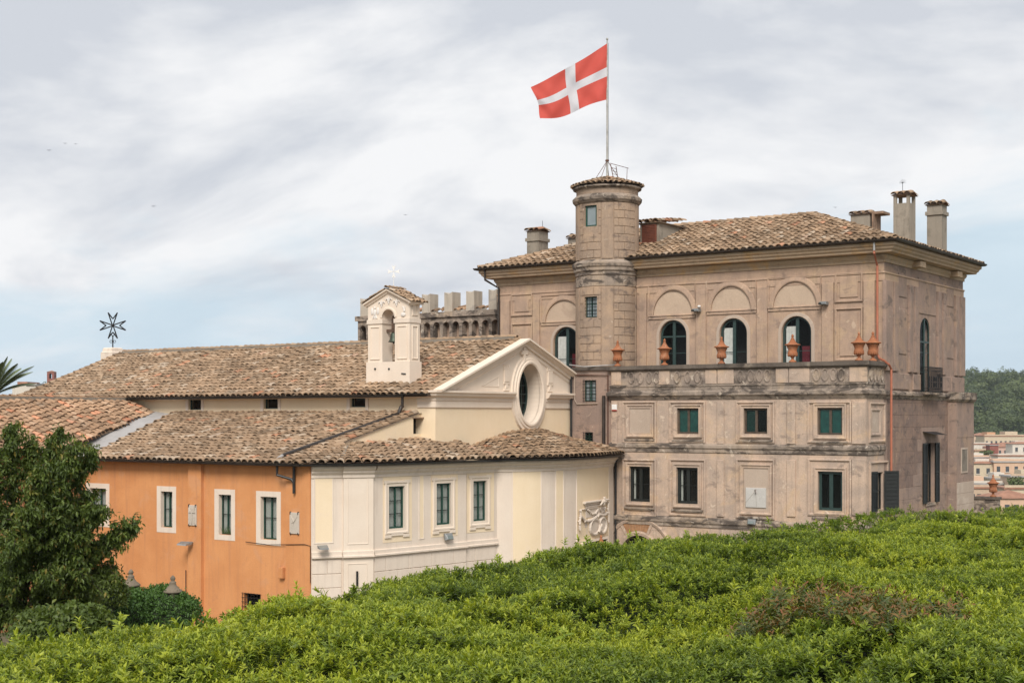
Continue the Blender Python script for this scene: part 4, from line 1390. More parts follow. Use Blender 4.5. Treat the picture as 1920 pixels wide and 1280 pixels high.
def camera_box(x, y, label, extra=False):
    a, z = frM.px(x, y)
    r = thing('security_camera', label, 'camera', frM.p(a, 0, z))
    MB().tube([frM.p(a, .02, z - .02), frM.p(a, -.14, z + .04)], .03, 6).build('bracket', M['lamp_dark'], r)
    MB().chamfer(frM, a - .16, a + .16, -.42, -.12, z - .05, z + .09, .03).build('camera_body', M['lamp_grey'], r)
    MB().tube([frM.p(a - .1, -.40, z + .01), frM.p(a - .12, -.5, z - .01)], .05, 8).build('lens_hood', M['lamp_dark'], r)
    if extra: MB().ball(frM.p(a + .07, -.14, z + .2), .08, .08, .06).build('sensor', M['plastic'], r)
camera_box(1311, 583, 'small grey security camera with white sensor between two arched windows', True)
camera_box(1549, 570, 'small grey security camera right of the arched bays')
a0, a1, z0, z1 = frT.rect(1149.5, 1158.5, 758, 770)
r = thing('alarm_box', 'white alarm box with red base on the terrace wall left end', 'alarm box', frT.p((a0 + a1) / 2, 0, z0))
MB().chamfer(frT, a0, a1, -.14, .0, z0 + .045, z1, .02).build('cover', M['plastic'], r)
MB().chamfer(frT, a0, a1, -.13, .0, z0, z0 + .043, .012).build('strobe', M['red_plastic'], r)
a0, a1, z0, z1 = frT.rect(1399, 1437, 914, 951)
r = thing('sundial', 'square grey marble sundial set in the terrace wall panel', 'sundial', frT.p((a0 + a1) / 2, 0, z0))
MB().chamfer(frT, a0, a1, -.06, .0, z0, z1, .01).build('dial_plate', M['marble'], r)
am = (a0 + a1) / 2
MB().tube([frT.p(am - .05, -.06, z1 - .1), frT.p(am + .15, -.32, z1 - .06)], .012, 5).poly([frT.p(am - .02, -.062, z1 - .08), frT.p(am + .06, -.30, z1 - .1), frT.p(am + .03, -.062, z1 - .28)]).build('gnomon', M['rust'], r)
mb = MB()
for k in range(2):
    t = PI * (1.22 + .30 * k)
    mb.ring(frT, [(am + .1 * math.cos(t), z1 - .15 + .1 * math.sin(t)), (am + .62 * math.cos(t), max(z0 + .05, z1 - .15 + .8 * math.sin(t)))], [(-.006, .05), (-.006, .063), (.006, .063), (.006, .05)], False)
mb.build('hour_lines', M['mortar'], r)

# ================================================================== CHURCH
U_C, V_N = -35.80, 46.35              # church front plane, near side wall
NW = 12.74
V_RG = V_N + NW / 2                   # ridge
U_W = -62.7                           # far gable
Z_NE, Z_NR = CZ + .95, CZ + 3.30
frC = Fr(U_C, 0, 0, 1)
frN = Fr(0, V_N, 1, 0)
church = thing('church', 'cream church with long brown tiled roof and a white pediment holding an oval window', 'building', (U_C, V_N, 0))
SL = (Z_NR - Z_NE) / (V_RG - V_N)
# nave walls
cw = [frN.rect(354, 377, 742, 768), frN.rect(495, 521, 741, 766), frN.rect(657, 685, 739, 763)]
MB().wall(frN, U_W, U_C, 0, Z_NE - .02, [(*w, False) for w in cw], .3).build('nave_wall', M['yellow'], church)
V_N1 = V_N + NW
MB().poly([(U_W, V_N, 0), (U_W, V_N, Z_NE), (U_W, V_RG, Z_NR - .05), (U_W, V_N1, Z_NE), (U_W, V_N1, 0)]).build('gable_wall', M['yellow'], church)
MB().poly([(U_W, V_N1, 0), (U_W, V_N1, Z_NE), (U_C, V_N1, Z_NE), (U_C, V_N1, 0)]).build('far_wall', M['yellow'], church)
for w in cw:
    window(church, frN, *w, M['teal_frame'], .14, leaves=1, bars=0, fw=.045)
    a0, a1, z0, z1 = w
    surround(church, frN, a0 - .02, a1 + .02, z0 - .3, z1 + .08, [(0, -.02), (0, .03), (-.16, .045), (-.18, -.02)], M['white'])
MB().sweep([(U_W, V_N), (U_C - .9, V_N)], [(0, Z_NE - .1), (.10, Z_NE - .11), (.05, Z_NE - .16), (0, Z_NE - .18)]).build('eaves_moulding', M['white'], church)
# front wall with the oval window
ocx, ocz = frC.px(990, 738)
orx = (frC.px(1009, 738)[0] - frC.px(967, 738)[0]) / 2 * 1.06
orz = (frC.px(990, 680)[1] - frC.px(990, 790)[1]) / 2
NE_ = 40
ell = [(ocx + orx * math.cos(2 * PI * k / NE_), ocz + orz * math.sin(2 * PI * k / NE_)) for k in range(NE_)]
zb = 0.0
pent = [(V_N, zb), (V_N1, zb), (V_N1, Z_NE), (V_RG, Z_NR + .1), (V_N, Z_NE + .10)]
def hit(c, d):
    best = None
    for i in range(len(pent)):
        p, q = pent[i], pent[(i + 1) % len(pent)]
        ex, ey = q[0] - p[0], q[1] - p[1]
        det = d[0] * (-ey) + ex * d[1]
        if abs(det) < 1e-9: continue
        t = ((p[0] - c[0]) * (-ey) + ex * (p[1] - c[1])) / det
        s_ = (d[0] * (p[1] - c[1]) - d[1] * (p[0] - c[0])) / det
        if t > 0 and -1e-6 <= s_ <= 1 + 1e-6 and (best is None or t < best): best = t
    return (c[0] + d[0] * best, c[1] + d[1] * best)
dirs = [(p[0] - ocx, p[1] - ocz) for p in ell] + [(p[0] - ocx, p[1] - ocz) for p in pent]
dirs.sort(key=lambda d: math.atan2(d[1], d[0]))
inner, outer = [], []
for d in dirs:
    L = math.hypot(d[0] / orx, d[1] / orz)
    inner.append((ocx + d[0] / L, ocz + d[1] / L)); outer.append(hit((ocx, ocz), d))
mb = MB()
mb.grid([[frC.p(a, 0, z) for a, z in inner], [frC.p(a, 0, z) for a, z in outer]], close_u=True)
mb.build('front_wall', M['yellow'], church)
# white upper field
zc0 = frC.px(900, 766)[1]; zc1 = frC.px(900, 738)[1]
k0, k1 = V_N + .02, V_N1 - .02
g = MB()
g.grid([[frC.p(a, .74, z) for a, z in ell], [frC.p(a, -.02, z) for a, z in ell]], close_u=True)
g.build('window_reveal', M['white2'], church)
fe = [(.0, -.02), (.0, .16), (-.06, .20), (-.14, .20), (-.17, .15), (-.26, .15), (-.30, .10), (-.42, .10), (-.45, -.02)]
MB().ring(frC, ell, fe).build('oval_frame', M['white2'], church, smooth=False)
ow = MB().ring(frC.shift(.70), ell, [(0, -.04), (0, .04), (.09, .04), (.09, -.04)])
ow = ow.build('oval_window', M['teal_frame'], church)
MB().poly([frC.p(a, .72, z) for a, z in ell]).build('pane', M['glass'], ow)
mb = MB()
f5 = frC.shift(.70)
for k in (-1, 0, 1):
    mb.box(f5, ocx + k * orx * .5 - .02, ocx + k * orx * .5 + .02, -.02, .015, ocz - orz * (.99 if k == 0 else .86), ocz + orz * (.99 if k == 0 else .86))
for k in (-2, -1, 0, 1, 2):
    w = orx * math.sqrt(1 - (k * .3) ** 2)
    mb.box(f5, ocx - w, ocx + w, -.02, .015, ocz + k * .3 * orz - .02, ocz + k * .3 * orz + .02)
mb.build('glazing_bar', M['teal_frame'], ow)
MB().box(f5, ocx - orx - .2, ocx + orx + .2, .1, 1.5, ocz - orz - .2, ocz + orz + .2).build('room_recess', M['dark'], ow)
# pediment field
zf = zc1 + .02
def rake_z(v): return Z_NR - .12 - abs(v - V_RG) * SL
fld = MB()
def field_piece(v0, v1):
    n = 14
    lo, hi = [], []
    for k in range(n + 1):
        v = v0 + (v1 - v0) * k / n
        zl = zf - .3
        dx = (v - ocx) / (orx + .1)
        if abs(dx) < 1: zl = max(zl, ocz + (orz + .1) * math.sqrt(1 - dx * dx))
        lo.append(frC.p(v, -.018, zl)); hi.append(frC.p(v, -.018, max(zl, rake_z(v))))
    fld.grid([lo, hi])
field_piece(V_N + .3, ocx - orx - .1); field_piece(ocx - orx - .1, V_RG); field_piece(V_RG, ocx + orx + .1) if V_RG < ocx + orx + .1 else None
field_piece(max(V_RG, ocx + orx + .1), V_N1 - .3)
fld.build('pediment_field', M['white2'], church)
# entablature, broken by the oval
EP = [(0, zc1 + .12), (.34, zc1 + .10), (.34, zc1 + .02), (.27, zc1 - .03), (.24, zc1 - .12), (.10, zc1 - .18), (.10, zc1 - .30), (.06, zc1 - .34), (.06, zc0 + .05), (0, zc0)]
v_l = ocx - orx - .40; v_r = ocx + orx + .40
MB().sweep([(U_C - .9, V_N), (U_C, V_N), (U_C, v_l)], EP).build('entablature', M['white2'], church)
MB().sweep([(U_C, v_r), (U_C, V_K + .02)], EP).build('entablature', M['white2'], church)
# raking cornice
RKO = .27
rk = [(V_N - .05, rake_z(V_N - .05) + RKO), (V_RG, rake_z(V_RG) + RKO), (V_K + .02, rake_z(V_K + .02) + RKO)]
rk = rk[::-1]
MB().ring(frC, rk, [(-.02, -.2), (-.02, .42), (.06, .42), (.065, .34), (.13, .30), (.19, .17), (.29, .165), (.295, .08), (.43, .075), (.50, .02), (.50, -.02)], False).build('raking_cornice', M['white2'], church)
# sunk triangles, relief towers and cross
for sgn in (-1, 1):
    base_z = zc1 + .32
    vin = ocx + sgn * (orx + 1.35) if sgn < 0 else ocx + orx + 1.35
    vout = V_N + 1.3 if sgn < 0 else V_N1 - 1.3
    zin = rake_z(vin) - .72
    zo = rake_z(vout) - .72
    if zin > base_z + .2:
        vt = V_RG + sgn * ((rake_z(V_RG) - .72 - base_z) / SL)
        pts = [(vin, base_z), (vt, base_z), (vin, zin)]
        if sgn < 0: pts = [(vt, base_z), (vin, base_z), (vin, zin)]
        MB().ring(frC, pts, [(0, .01), (0, .035), (.035, .04), (.06, .01)]).build('triangle_panel', M['white2'], church)
    vt_ = ocx + sgn * (orx + .80)
    z = zc1 + .15
    mb = MB()
    for (w, h0, h1, pr) in ((.20, 0, .12, .05), (.09, .12, .30, .06), (.22, .30, .40, .05), (.19, .40, .95, .07), (.24, .95, 1.03, .06)):
        mb.chamfer(frC, vt_ - w, vt_ + w, -.018 - pr, 0, z + h0, z + h1, .015)
    for k in range(4):
        mb.chamfer(frC, vt_ - .23 + k * .13, vt_ - .23 + k * .13 + .075, -.07, 0, z + 1.03, z + 1.16, .012)
    mb.build('tower_relief', M['white2'], church)
z = frC.px(987, 661)[1]
mb = MB().chamfer(frC, V_RG - .09, V_RG + .09, -.16, 0, z - .45, z + .22, .02).chamfer(frC, V_RG - .24, V_RG + .24, -.158, 0, z - .10, z + .07, .02)
mb.build('cross_relief', M['white2'], church)

# nave roof
OVN = .5
E0, E1 = (U_W - .25, V_N - OVN, Z_NE - OVN * SL + .12), (U_C - .06, V_N - OVN, Z_NE - OVN * SL + .12)
Zr = Z_NR + .12
mb = MB()
mb.poly([E0, E1, (U_C - .06, V_RG, Zr), (U_W - .25, V_RG, Zr)])
mb.poly([(U_W - .25, V_RG, Zr), (U_C - .06, V_RG, Zr), (U_C - .06, V_N1 + .5, E0[2]), (U_W - .25, V_N1 + .5, E0[2])])
mb.poly([(x, y, z - .07) for (x, y, z) in (E0, E1, (U_C - .06, V_RG, Zr), (U_W - .25, V_RG, Zr))])
n_roof = mb.build('nave_roof', M['pan'], church)
sl_n = math.hypot(V_RG - V_N + OVN, Zr - E0[2])
upn = Vector((0, V_RG - V_N + OVN, Zr - E0[2]))
# bell gable footprint
V_G = V_N + .55
frG = Fr(0, V_G, 1, 0)
ga0, ga1 = frG.px(690, 690)[0], frG.px(768, 690)[0]
frGs = Fr(ga1, 0, 0, 1)
gd = frGs.px(787, 690)[0] - V_G
def nave_len(a, L):
    u = E0[0] + a
    return (0, sl_n - .12)
T = Tiles()
allc = planar_cols(E0, E1, upn, nave_len)
T.cols(allc)
skew = math.hypot(1, SL)
keep = []
for R_, p in T.m:
    if ga0 - .12 < p[0] < ga1 + .12 and V_G - .62 < p[1] < V_G + gd + .02: continue
    keep.append((R_, p))
T.m = keep
T.cols([((ga0 - .15 + .335 * k, V_G - .95, E0[2] + (V_G - .95 - E0[1]) * SL + .07), (ga0 - .15 + .335 * k, V_G - .05, E0[2] + (V_G - .05 - E0[1]) * SL + .09)) for k in range(int((ga1 - ga0 + .6) / .335))])
# far slope, rows next to the ridge only (the rest cannot be seen)
T.cols(planar_cols((U_C - .06, V_RG + .75, Zr - .75 * SL), (U_W - .25, V_RG + .75, Zr - .75 * SL), (0, -1, SL), lambda a, L: (0, .7)))
MB().box(Fr(0, V_RG, 1, 0), U_W + .2, U_C - .35, -.17, .17, Zr - .12, Zr + .16).build('ridge_mortar', M['mortar'], n_roof)
T.ridge((U_W + .2, V_RG, Zr + .14), (U_C - .3, V_RG, Zr + .14), sc=.85, step=.36)
T.ridge((U_W - .25, V_N - OVN, E0[2] - .06), (U_W - .25, V_RG - .3, Zr - .17), sc=.9, step=.38)
T.finish(n_roof, 290)
MB().sweep([(E0[0], E0[1]), (ga1 + .55, E0[1])], half_round(.08, E0[2] - .02, -.04)).build('gutter', M['gutter'], church)
MB().sweep([(ga1 + .45, E0[1]), (E1[0], E1[1])], half_round(.08, E0[2] + .06, -.04)).build('gutter', M['gutter'], church)
MB().sweep([(E0[0], V_N), (U_C - .05, V_N)], [(0, Z_NE - .02), (OVN - .05, E0[2] - .04), (OVN - .05, E0[2] - .08), (0, Z_NE - .11)]).build('eaves_board', M['wood'], church)
fdp = frN.shift(-.42)
ad, _ = fdp.px(754.5, 750)
MB().tube([fdp.p(ad, 0, E0[2] - .05), fdp.p(ad, 0, CZ + .40)], .06, 8).build('downpipe', M['gutter_b'], church)

# ---- bell gable
bell_g = thing('bell_gable', 'white bell gable with arched opening standing on the church roof', 'bell tower', ((ga0 + ga1) / 2, V_G, CZ + .6))
zg = lambda y: frG.px(729, y)[1]
zbase = CZ + .7
z_bt = zg(678)                          # base block top
oa0, oa1 = frG.px(717, 640)[0], frG.px(740.5, 640)[0]
z_oap = zg(580)                         # arch crown
z_ev = zg(566)
z_ap = zg(543)
gm = (ga0 + ga1) / 2
oc_ = (oa0 + oa1) / 2
oa0, oa1 = gm - (oa1 - oa0) / 2, gm + (oa1 - oa0) / 2
mb = MB()
mb.box(frG, ga0 - .05, ga1 + .05, -.06, gd + .06, zbase, z_bt)
mb.build('gable_base', M['white2'], bell_g)
mb = MB()
hole = (oa0, oa1, z_bt, z_oap, True)
mb.wall(frG, ga0, ga1, z_bt, z_ev, [hole], gd)
bk = frG.shift(gd)
b2 = MB().wall(bk, ga0, ga1, z_bt, z_ev, [hole], -.01)
mb.f += [tuple(i + len(mb.v) for i in f_) for f_ in b2.f]; mb.v += b2.v
for a in (ga0, ga1):
    mb.poly([frG.p(a, 0, z_bt), frG.p(a, gd, z_bt), frG.p(a, gd, z_ev), frG.p(a, 0, z_ev)])
for d in (0, gd):
    mb.poly([frG.p(ga0, d, z_ev), frG.p(ga1, d, z_ev), frG.p(gm, d, z_ap - .02)])
mb.build('gable_wall', M['white2'], bell_g)
z_im1, z_im0 = zg(598), zg(606)
for (q0, q1) in ((ga0, oa0), (oa1, ga1)):
    MB().box(frG, q0 - .035, q1 + .035, -.045, gd + .045, z_im0, z_im1).build('impost', M['white'], bell_g)
for (q0, q1) in ((ga0, oa0), (oa1, ga1)):
    surround(bell_g, frG, q0 + .13, q1 - .13, z_bt + .1, z_im0 - .12, [(0, -.02), (0, .03), (.03, .04), (.05, .01), (.05, -.02)], M['white2'], 'panel_frame')
surround(bell_g, Fr(ga1, 0, 0, 1), V_G + .15, V_G + gd - .15, z_bt + .1, z_im0 - .12, [(0, -.02), (0, .03), (.03, .04), (.05, .01), (.05, -.02)], M['white2'], 'panel_frame')
surround(bell_g, Fr(ga1, 0, 0, 1), V_G + .17, V_G + gd - .17, z_im1 + .12, z_ev - .12, [(0, -.02), (0, .03), (.03, .04), (.05, .01), (.05, -.02)], M['white2'], 'panel_frame')
ro = (oa1 - oa0) / 2
arc = [(gm + ro * math.cos(PI * k / 14), z_oap - ro + ro * math.sin(PI * k / 14)) for k in range(15)]
MB().ring(frG, arc, [(0, -.02), (0, .04), (-.06, .05), (-.10, .03), (-.10, -.02)], False).build('archivolt', M['white2'], bell_g)
# raking eaves
hw = (ga1 - ga0) / 2
rkp = [(ga1 + .16, z_ev - .16 * (z_ap - z_ev) / hw), (gm, z_ap), (ga0 - .16, z_ev - .16 * (z_ap - z_ev) / hw)]
for fr_, sg in ((frG, 1),):
    MB().ring(fr_, rkp, [(-.04, -gd - .12), (-.04, .16), (.03, .16), (.07, .08), (.13, .05), (.13, -.02)], False).build('raking_cornice', M['white2'], bell_g)
MB().box(Fr(ga1, 0, 0, 1), V_G - .1, V_G + gd + .1, -.14, .02, z_ev - .13, z_ev - .04).build('side_cornice', M['white2'], bell_g)
rf = MB()
zo = .06
sg = (z_ap - z_ev) / hw
rf.grid([[(ga0 - .22, V_G - .2, z_ev - .22 * sg + zo), (gm, V_G - .2, z_ap + zo), (ga1 + .22, V_G - .2, z_ev - .22 * sg + zo)],
         [(ga0 - .22, V_G + gd + .2, z_ev - .22 * sg + zo), (gm, V_G + gd + .2, z_ap + zo), (ga1 + .22, V_G + gd + .2, z_ev - .22 * sg + zo)]])
gro = rf.build('gable_roof', M['pan'], bell_g)
T = Tiles()
T.cols(planar_cols((ga1 + .22, V_G - .2, z_ev - .22 * sg + zo), (ga1 + .22, V_G + gd + .2, z_ev - .22 * sg + zo), (-1, 0, sg), lambda a, L: (0, math.hypot(hw + .22, (hw + .22) * sg) - .1), .215), jit=1.4, sc=.64)
T.cols(planar_cols((ga0 - .22, V_G + gd + .2, z_ev - .22 * sg + zo), (ga0 - .22, V_G - .2, z_ev - .22 * sg + zo), (1, 0, sg), lambda a, L: (0, math.hypot(hw + .22, (hw + .22) * sg) - .1), .215), jit=1.4, sc=.64)
T.ridge((gm, V_G - .2, z_ap + zo + .03), (gm, V_G + gd + .2, z_ap + zo + .03), sc=.62, step=.24)
T.finish(gro, 120)
# stucco emblems: eagle, three lilies, bird
def lily(a, z, s_):
    mb = MB()
    mb.ball(frG.p(a, -.02, z + .13 * s_), .035 * s_, .03, .11 * s_, 8, 6)
    for sg_ in (-1, 1):
        mb.tube([frG.p(a + sg_ * .02 * s_, -.03, z + .02 * s_), frG.p(a + sg_ * .07 * s_, -.03, z + .13 * s_), frG.p(a + sg_ * .13 * s_, -.03, z + .14 * s_), frG.p(a + sg_ * .16 * s_, -.02, z + .08 * s_)], .026 * s_, 6)
    mb.box(frG, a - .07 * s_, a + .07 * s_, -.035, .02, z + .0, z + .03 * s_)
    mb.ball(frG.p(a, -.02, z - .04 * s_), .035 * s_, .03, .06 * s_, 8, 5)
    mb.build('lily_relief', M['stucco'], bell_g)
for (x, y) in ((716, 572), (729.5, 566), (744, 570)):
    a, z = frG.px(x, y); lily(a, z, 1.0)
a, z = frG.px(703.5, 586)
mb = MB().ball(frG.p(a, -.02, z), .08, .05, .16, 8, 6).ball(frG.p(a, -.03, z + .2), .05, .05, .06, 8, 5)
for sg_ in (-1, 1):
    mb.ball(frG.p(a + sg_ * .16, -.01, z + .06), .08, .04, .16, 8, 6)
    mb.tube([frG.p(a + sg_ * .05, -.02, z - .12), frG.p(a + sg_ * .12, -.02, z - .26)], .03, 5)
mb.ball(frG.p(a, -.015, z - .2), .06, .03, .10, 8, 5)
mb.build('eagle_relief', M['stucco'], bell_g)
a, z = frG.px(756.5, 585)
mb = MB().ball(frG.p(a, -.02, z - .1), .13, .05, .10, 8, 6).ball(frG.p(a + .06, -.02, z + .06), .06, .05, .07, 8, 5)
mb.tube([frG.p(a + .05, -.02, z + .1), frG.p(a - .03, -.02, z + .25)], .028, 5).tube([frG.p(a + .09, -.02, z + .1), frG.p(a + .10, -.02, z + .24)], .028, 5)
mb.build('hare_relief', M['stucco'], bell_g)
mb = MB()
for x in (705.5, 731.5):
    a, z = frG.px(x, 691.5); mb.tube([frG.p(a, .0, z), frG.p(a, -.10, z)], .045, 8)
a, z = frG.px(758.5, 700); mb.tube([frG.p(a - .1, -.08, z), frG.p(a + .12, -.08, z - .02)], .03, 6)
mb.build('drain_spout', M['lamp_dark'], bell_g)
# bell with its headstock
zb_ = zg(617)
vb_ = V_G + gd * .5
bo = thing('church_bell', 'green bronze bell hanging in the white bell gable', 'bell', (gm, vb_, zg(640)))
BP = [(.001, .40), (.06, .40), (.11, .37), (.13, .30), (.145, .18), (.18, .08), (.235, .0), (.225, -.015), (.19, .0), (.12, .2), (.001, .34)]
MB().lathe(gm, vb_, BP, 20, zoff=zg(640)).build('bell_body', M['bronze'], bo, smooth=True)
MB().tube([(gm, vb_, zg(640) + .2), (gm, vb_, zg(640) - .06)], .02, 6).ball((gm, vb_, zg(640) - .06), .04).build('clapper', M['iron'], bo)
f_ = Fr(gm, vb_, 1, 0)
MB().box(f_, -ro - .02, ro + .02, -.07, .07, zg(640) + .42, zg(640) + .54).build('headstock', M['wood'], bo)
MB().box(f_, -.08, .08, -.05, .05, zg(640) + .38, zg(640) + .86).ball((gm, vb_, zg(640) + .98), .10, .10, .14).build('counterweight', M['wood'], bo)
# white cross on the gable
xo = thing('gable_cross', 'small pale iron cross on top of the bell gable', 'cross', (gm, V_G + gd / 2, z_ap + .1))
zc_ = z_ap + .1
fx = Fr(gm, V_G + gd / 2, CS, SN)
mb = MB().tube([(gm, V_G + gd / 2, zc_), (gm, V_G + gd / 2, zc_ + .75)], .014, 6)
def maltese(mb, fr, zc, r, rad, w=.36):
    for k in range(4):
        t = PI / 2 * k + PI / 2
        c_, s_ = math.cos(t), math.sin(t)
        P_ = lambda x, y: fr.p(x * c_ - y * s_, 0, zc + x * s_ + y * c_)
        mb.tube([P_(0, .02 * r), P_(r, w * r)], rad, 5); mb.tube([P_(0, -.02 * r), P_(r, -w * r)], rad, 5)
        mb.tube([P_(r, w * r), P_(r * .52, 0)], rad, 5); mb.tube([P_(r, -w * r), P_(r * .52, 0)], rad, 5)
zx_ = zc_ + .70
for k in range(4):
    t = PI / 2 * k
    c_, s_ = math.cos(t), math.sin(t)
    q = [(.01, .0), (.27, .085), (.22, 0), (.27, -.085)]
    pts = [(x * c_ - y * s_, x * s_ + y * c_) for x, y in q]
    for d in (-.02, .02): mb.poly([fx.p(a, d, zx_ + z) for a, z in pts])
    mb.grid([[fx.p(a, -.02, zx_ + z) for a, z in pts], [fx.p(a, .02, zx_ + z) for a, z in pts]], close_u=True)
mb.build('cross_bars', M['plastic'], xo)
# star cross on the far gable
zp0, zp1 = 0.0, CZ + (HY - 651) / FPX * 78.9
up_ = U_W - .75
pd = thing('roof_pedestal', 'squat stone pedestal on the far left end of the church ridge', 'pedestal', (up_, V_RG, zp0))
fpd = Fr(up_, V_RG, 1, 0)
mb = MB().box(fpd, -.48, .48, -.45, .45, zp0, zp1 - .28)
rows = [[fpd.p(-w, -w, z), fpd.p(w, -w, z), fpd.p(w, w, z), fpd.p(-w, w, z)] for (w, z) in ((.46, zp1 - .28), (.40, zp1 - .22), (.38, zp1 - .05), (.32, zp1), (.01, zp1))]
mb.grid(rows, close_u=True)
mb.build('pedestal_block', M['white'], pd)
so = thing('star_cross', 'black iron eight-pointed openwork cross on the church ridge pedestal', 'cross', (up_, V_RG, zp1))
fs = Fr(up_, V_RG, CS, SN)
zcen = zp1 + (651 - 609) / FPX * 78.9
mb = MB()
maltese(mb, fs, zcen, .72, .036)
mb.ball((up_, V_RG, zcen), .08)
mb.build('cross_bars', M['iron'], so)
mb = MB().tube([(up_, V_RG, zp1), (up_, V_RG, zcen - .55)], .035, 6)
for sg_ in (-1, 1):
    mb.tube([fs.p(sg_ * .02, 0, zcen - .6), fs.p(sg_ * .14, 0, zcen - .42)], .02, 5)
    mb.tube([fs.p(sg_ * (.10 + .07 * math.cos(t)), 0, zp1 + .35 + .07 * math.sin(t)) for t in np.linspace(0, 2 * PI, 9)], .016, 5)
mb.build('stem', M['iron'], so)

# ================================================================== ORANGE SIDE BUILDING
V_O = 38.95
frO = Fr(0, V_O, 1, 0)
U_O0, U_O1 = -48.78, frO.px(583, 900)[0]
Z_G = CZ - 1.76
U_A = -36.55
orange = thing('orange_building', 'low orange plastered building with white framed windows under a tiled lean-to roof', 'building', ((U_O0 + U_O1) / 2, V_O, 0))
ow_ = [frO.rect(168, 199, 915, 977), frO.rect(301, 323.5, 921, 988), frO.rect(409.5, 433.5, 927, 1002), frO.rect(488, 519, 931, 1011)]
low = frO.rect(457, 488.5, 1112, 1145)
MB().wall(frO, U_O0, U_O1, 0, Z_G + .05, [(*w, False) for w in ow_] + [(*low, False)], .28).poly([(U_O0, V_O, 0), (U_O0, V_O, Z_G), (U_O0, V_N, Z_G + 2), (U_O0, V_N, 0)]).build('wall', M['orange'], orange)
fl = [(.0, -.02), (.0, .03), (-.17, .03), (-.17, -.02)]
for i, w in enumerate(ow_):
    o = window(orange, frO, *w, M['green_frame'], .20, leaves=2, bars=1, fw=.05, stile=.03, curtain='curtain', curtain_span=(.06, .96), room='room', bar_mat=M['black_frame'])
    surround(orange, frO, *w, [(0, -.02), (0, .012), (-.21, .012), (-.21, -.02)], M['white'])
    MB().box(frO, w[0] - .005, w[0] + .02, .0, .2, w[2], w[3]).build('reveal', M['white'], orange)
    if i == 2:
        mbp = MB()
        for k in range(40):
            b_ = Vector(frO.p(random.uniform(w[0] + .1, w[1] - .08), .12, w[2] + .05))
            t_ = b_ + Vector((random.uniform(-.1, .1), random.uniform(-.05, .02), random.uniform(.1, .38)))
            mbp.poly([b_, b_ + Vector((.03, 0, 0)), t_])
        M['plant'] = simple('pot_plant', (.05, .09, .03), .6)
        mbp.build('window_plant', M['plant'], o)
window(orange, frO, *low, M['black_frame'], .22, leaves=1, bars=0, fw=.04, grille=True)
# shallow pilasters
for (x0, x1) in ((356, 392),):
    a0, a1 = frO.px(x0 + 2, 950)[0], frO.px(x1 - 10, 950)[0]
    MB().chamfer(frO, a0, a1, -.16, .05, 0, Z_G + .03, .01).build('pilaster', M['orange'], orange)
a0 = frO.px(537, 950)[0]
MB().chamfer(frO, a0, U_O1 - .02, -.05, .05, 0, Z_G + .03, .01).build('pilaster', M['orange'], orange)
a0, a1, z0, z1 = frO.rect(527, 535, 1063, 1083)
MB().chamfer(frO, a0, a1, -.16, .03, z0, z1, .01).build('meter_box', M['orange'], orange)
# lean-to roof: eave along the wall, head on the nave wall, left end cut by the valley, right end by the verge
OVO = .42
SLA = (CZ + .13 - Z_G) / (V_N - V_O + OVO)
EA0 = Vector((-48.0, V_O - OVO, Z_G)); EA1 = Vector((-35.9, V_O - OVO, Z_G))
upA = Vector((0, 1, SLA))
skA = math.hypot(1, SLA)
LA = (V_N - V_O + OVO) * skA
mb = MB()
pA = lambda u, v: (u, v, Z_G + (v - V_O + OVO) * SLA)
VB0 = 41.6
mb.poly([pA(-48.0, V_O - OVO), pA(-35.9, V_O - OVO), pA(U_A + .05, VB0), pA(U_A + .05, V_N), pA(-51.3, V_N)])
mb.poly([(x, y, z - .08) for x, y, z in [pA(-48.0, V_O - OVO), pA(-36.2, V_O - OVO), pA(U_A, VB0), pA(U_A, V_N), pA(-51.3, V_N)]])
a_roof = mb.build('lean_to_roof', M['pan'], orange)
T = Tiles()
cols = []
u = -51.2
while u < -35.95:
    b0 = 0 if u > -48.0 else (-48.0 - u) / (51.3 - 48.0) * LA
    b1 = LA - .02
    if u > U_A: b1 = max(0, (1 - (u - U_A) / (-35.9 - U_A))) * (VB0 - V_O + OVO) * skA
    if b1 - b0 > .2:
        E_ = Vector(pA(u, V_O - OVO))
        y = upA.normalized()
        cols.append((E_ + y * b0, E_ + y * b1))
    u += .335
T.cols(cols)
T.finish(a_roof, 290)
MB().sweep([(-48.2, V_O - OVO), (-36.0, V_O - OVO)], half_round(.08, Z_G - .01, -.04)).build('gutter', M['gutter'], orange)
MB().box(frO, U_O0, U_O1 - .25, -OVO + .06, .02, Z_G - .10, Z_G - .065).build('eaves_board', M['wood'], orange)
# lead valley
mb = MB()
mb.poly([(-49.6, 37.3, CZ - 1.52), (-47.75, V_O - OVO + .02, CZ - 1.70), (-50.95, V_N - .2, CZ + .06), (-53.2, V_N - .2, CZ + .30)])
mb.build('valley_flashing', M['flash'], orange)
# pipe lying on the roof
rp = [(ad, V_N - .42, CZ + .42), (ad + .03, V_N - .55, CZ + .36)] + [(x, y, z + .14) for x, y, z in (pA(ad + .05, V_N - .75), pA(-37.45, V_O + .15))] 
MB().tube(rp, .085, 8).build('roof_pipe', M['gutter_b'], orange)
for t in (.15, .55):
    p = Vector(rp[2]).lerp(Vector(rp[3]), t)
    MB().ball((p.x, p.y, p.z - .08), .16, .14, .10, 8, 5).build('pipe_support', M['mortar'], orange)
MB().tube([rp[3], (rp[3][0], rp[3][1] - .28, rp[3][2] - .12)], .07, 8).build('pipe_mouth', M['flash'], orange)
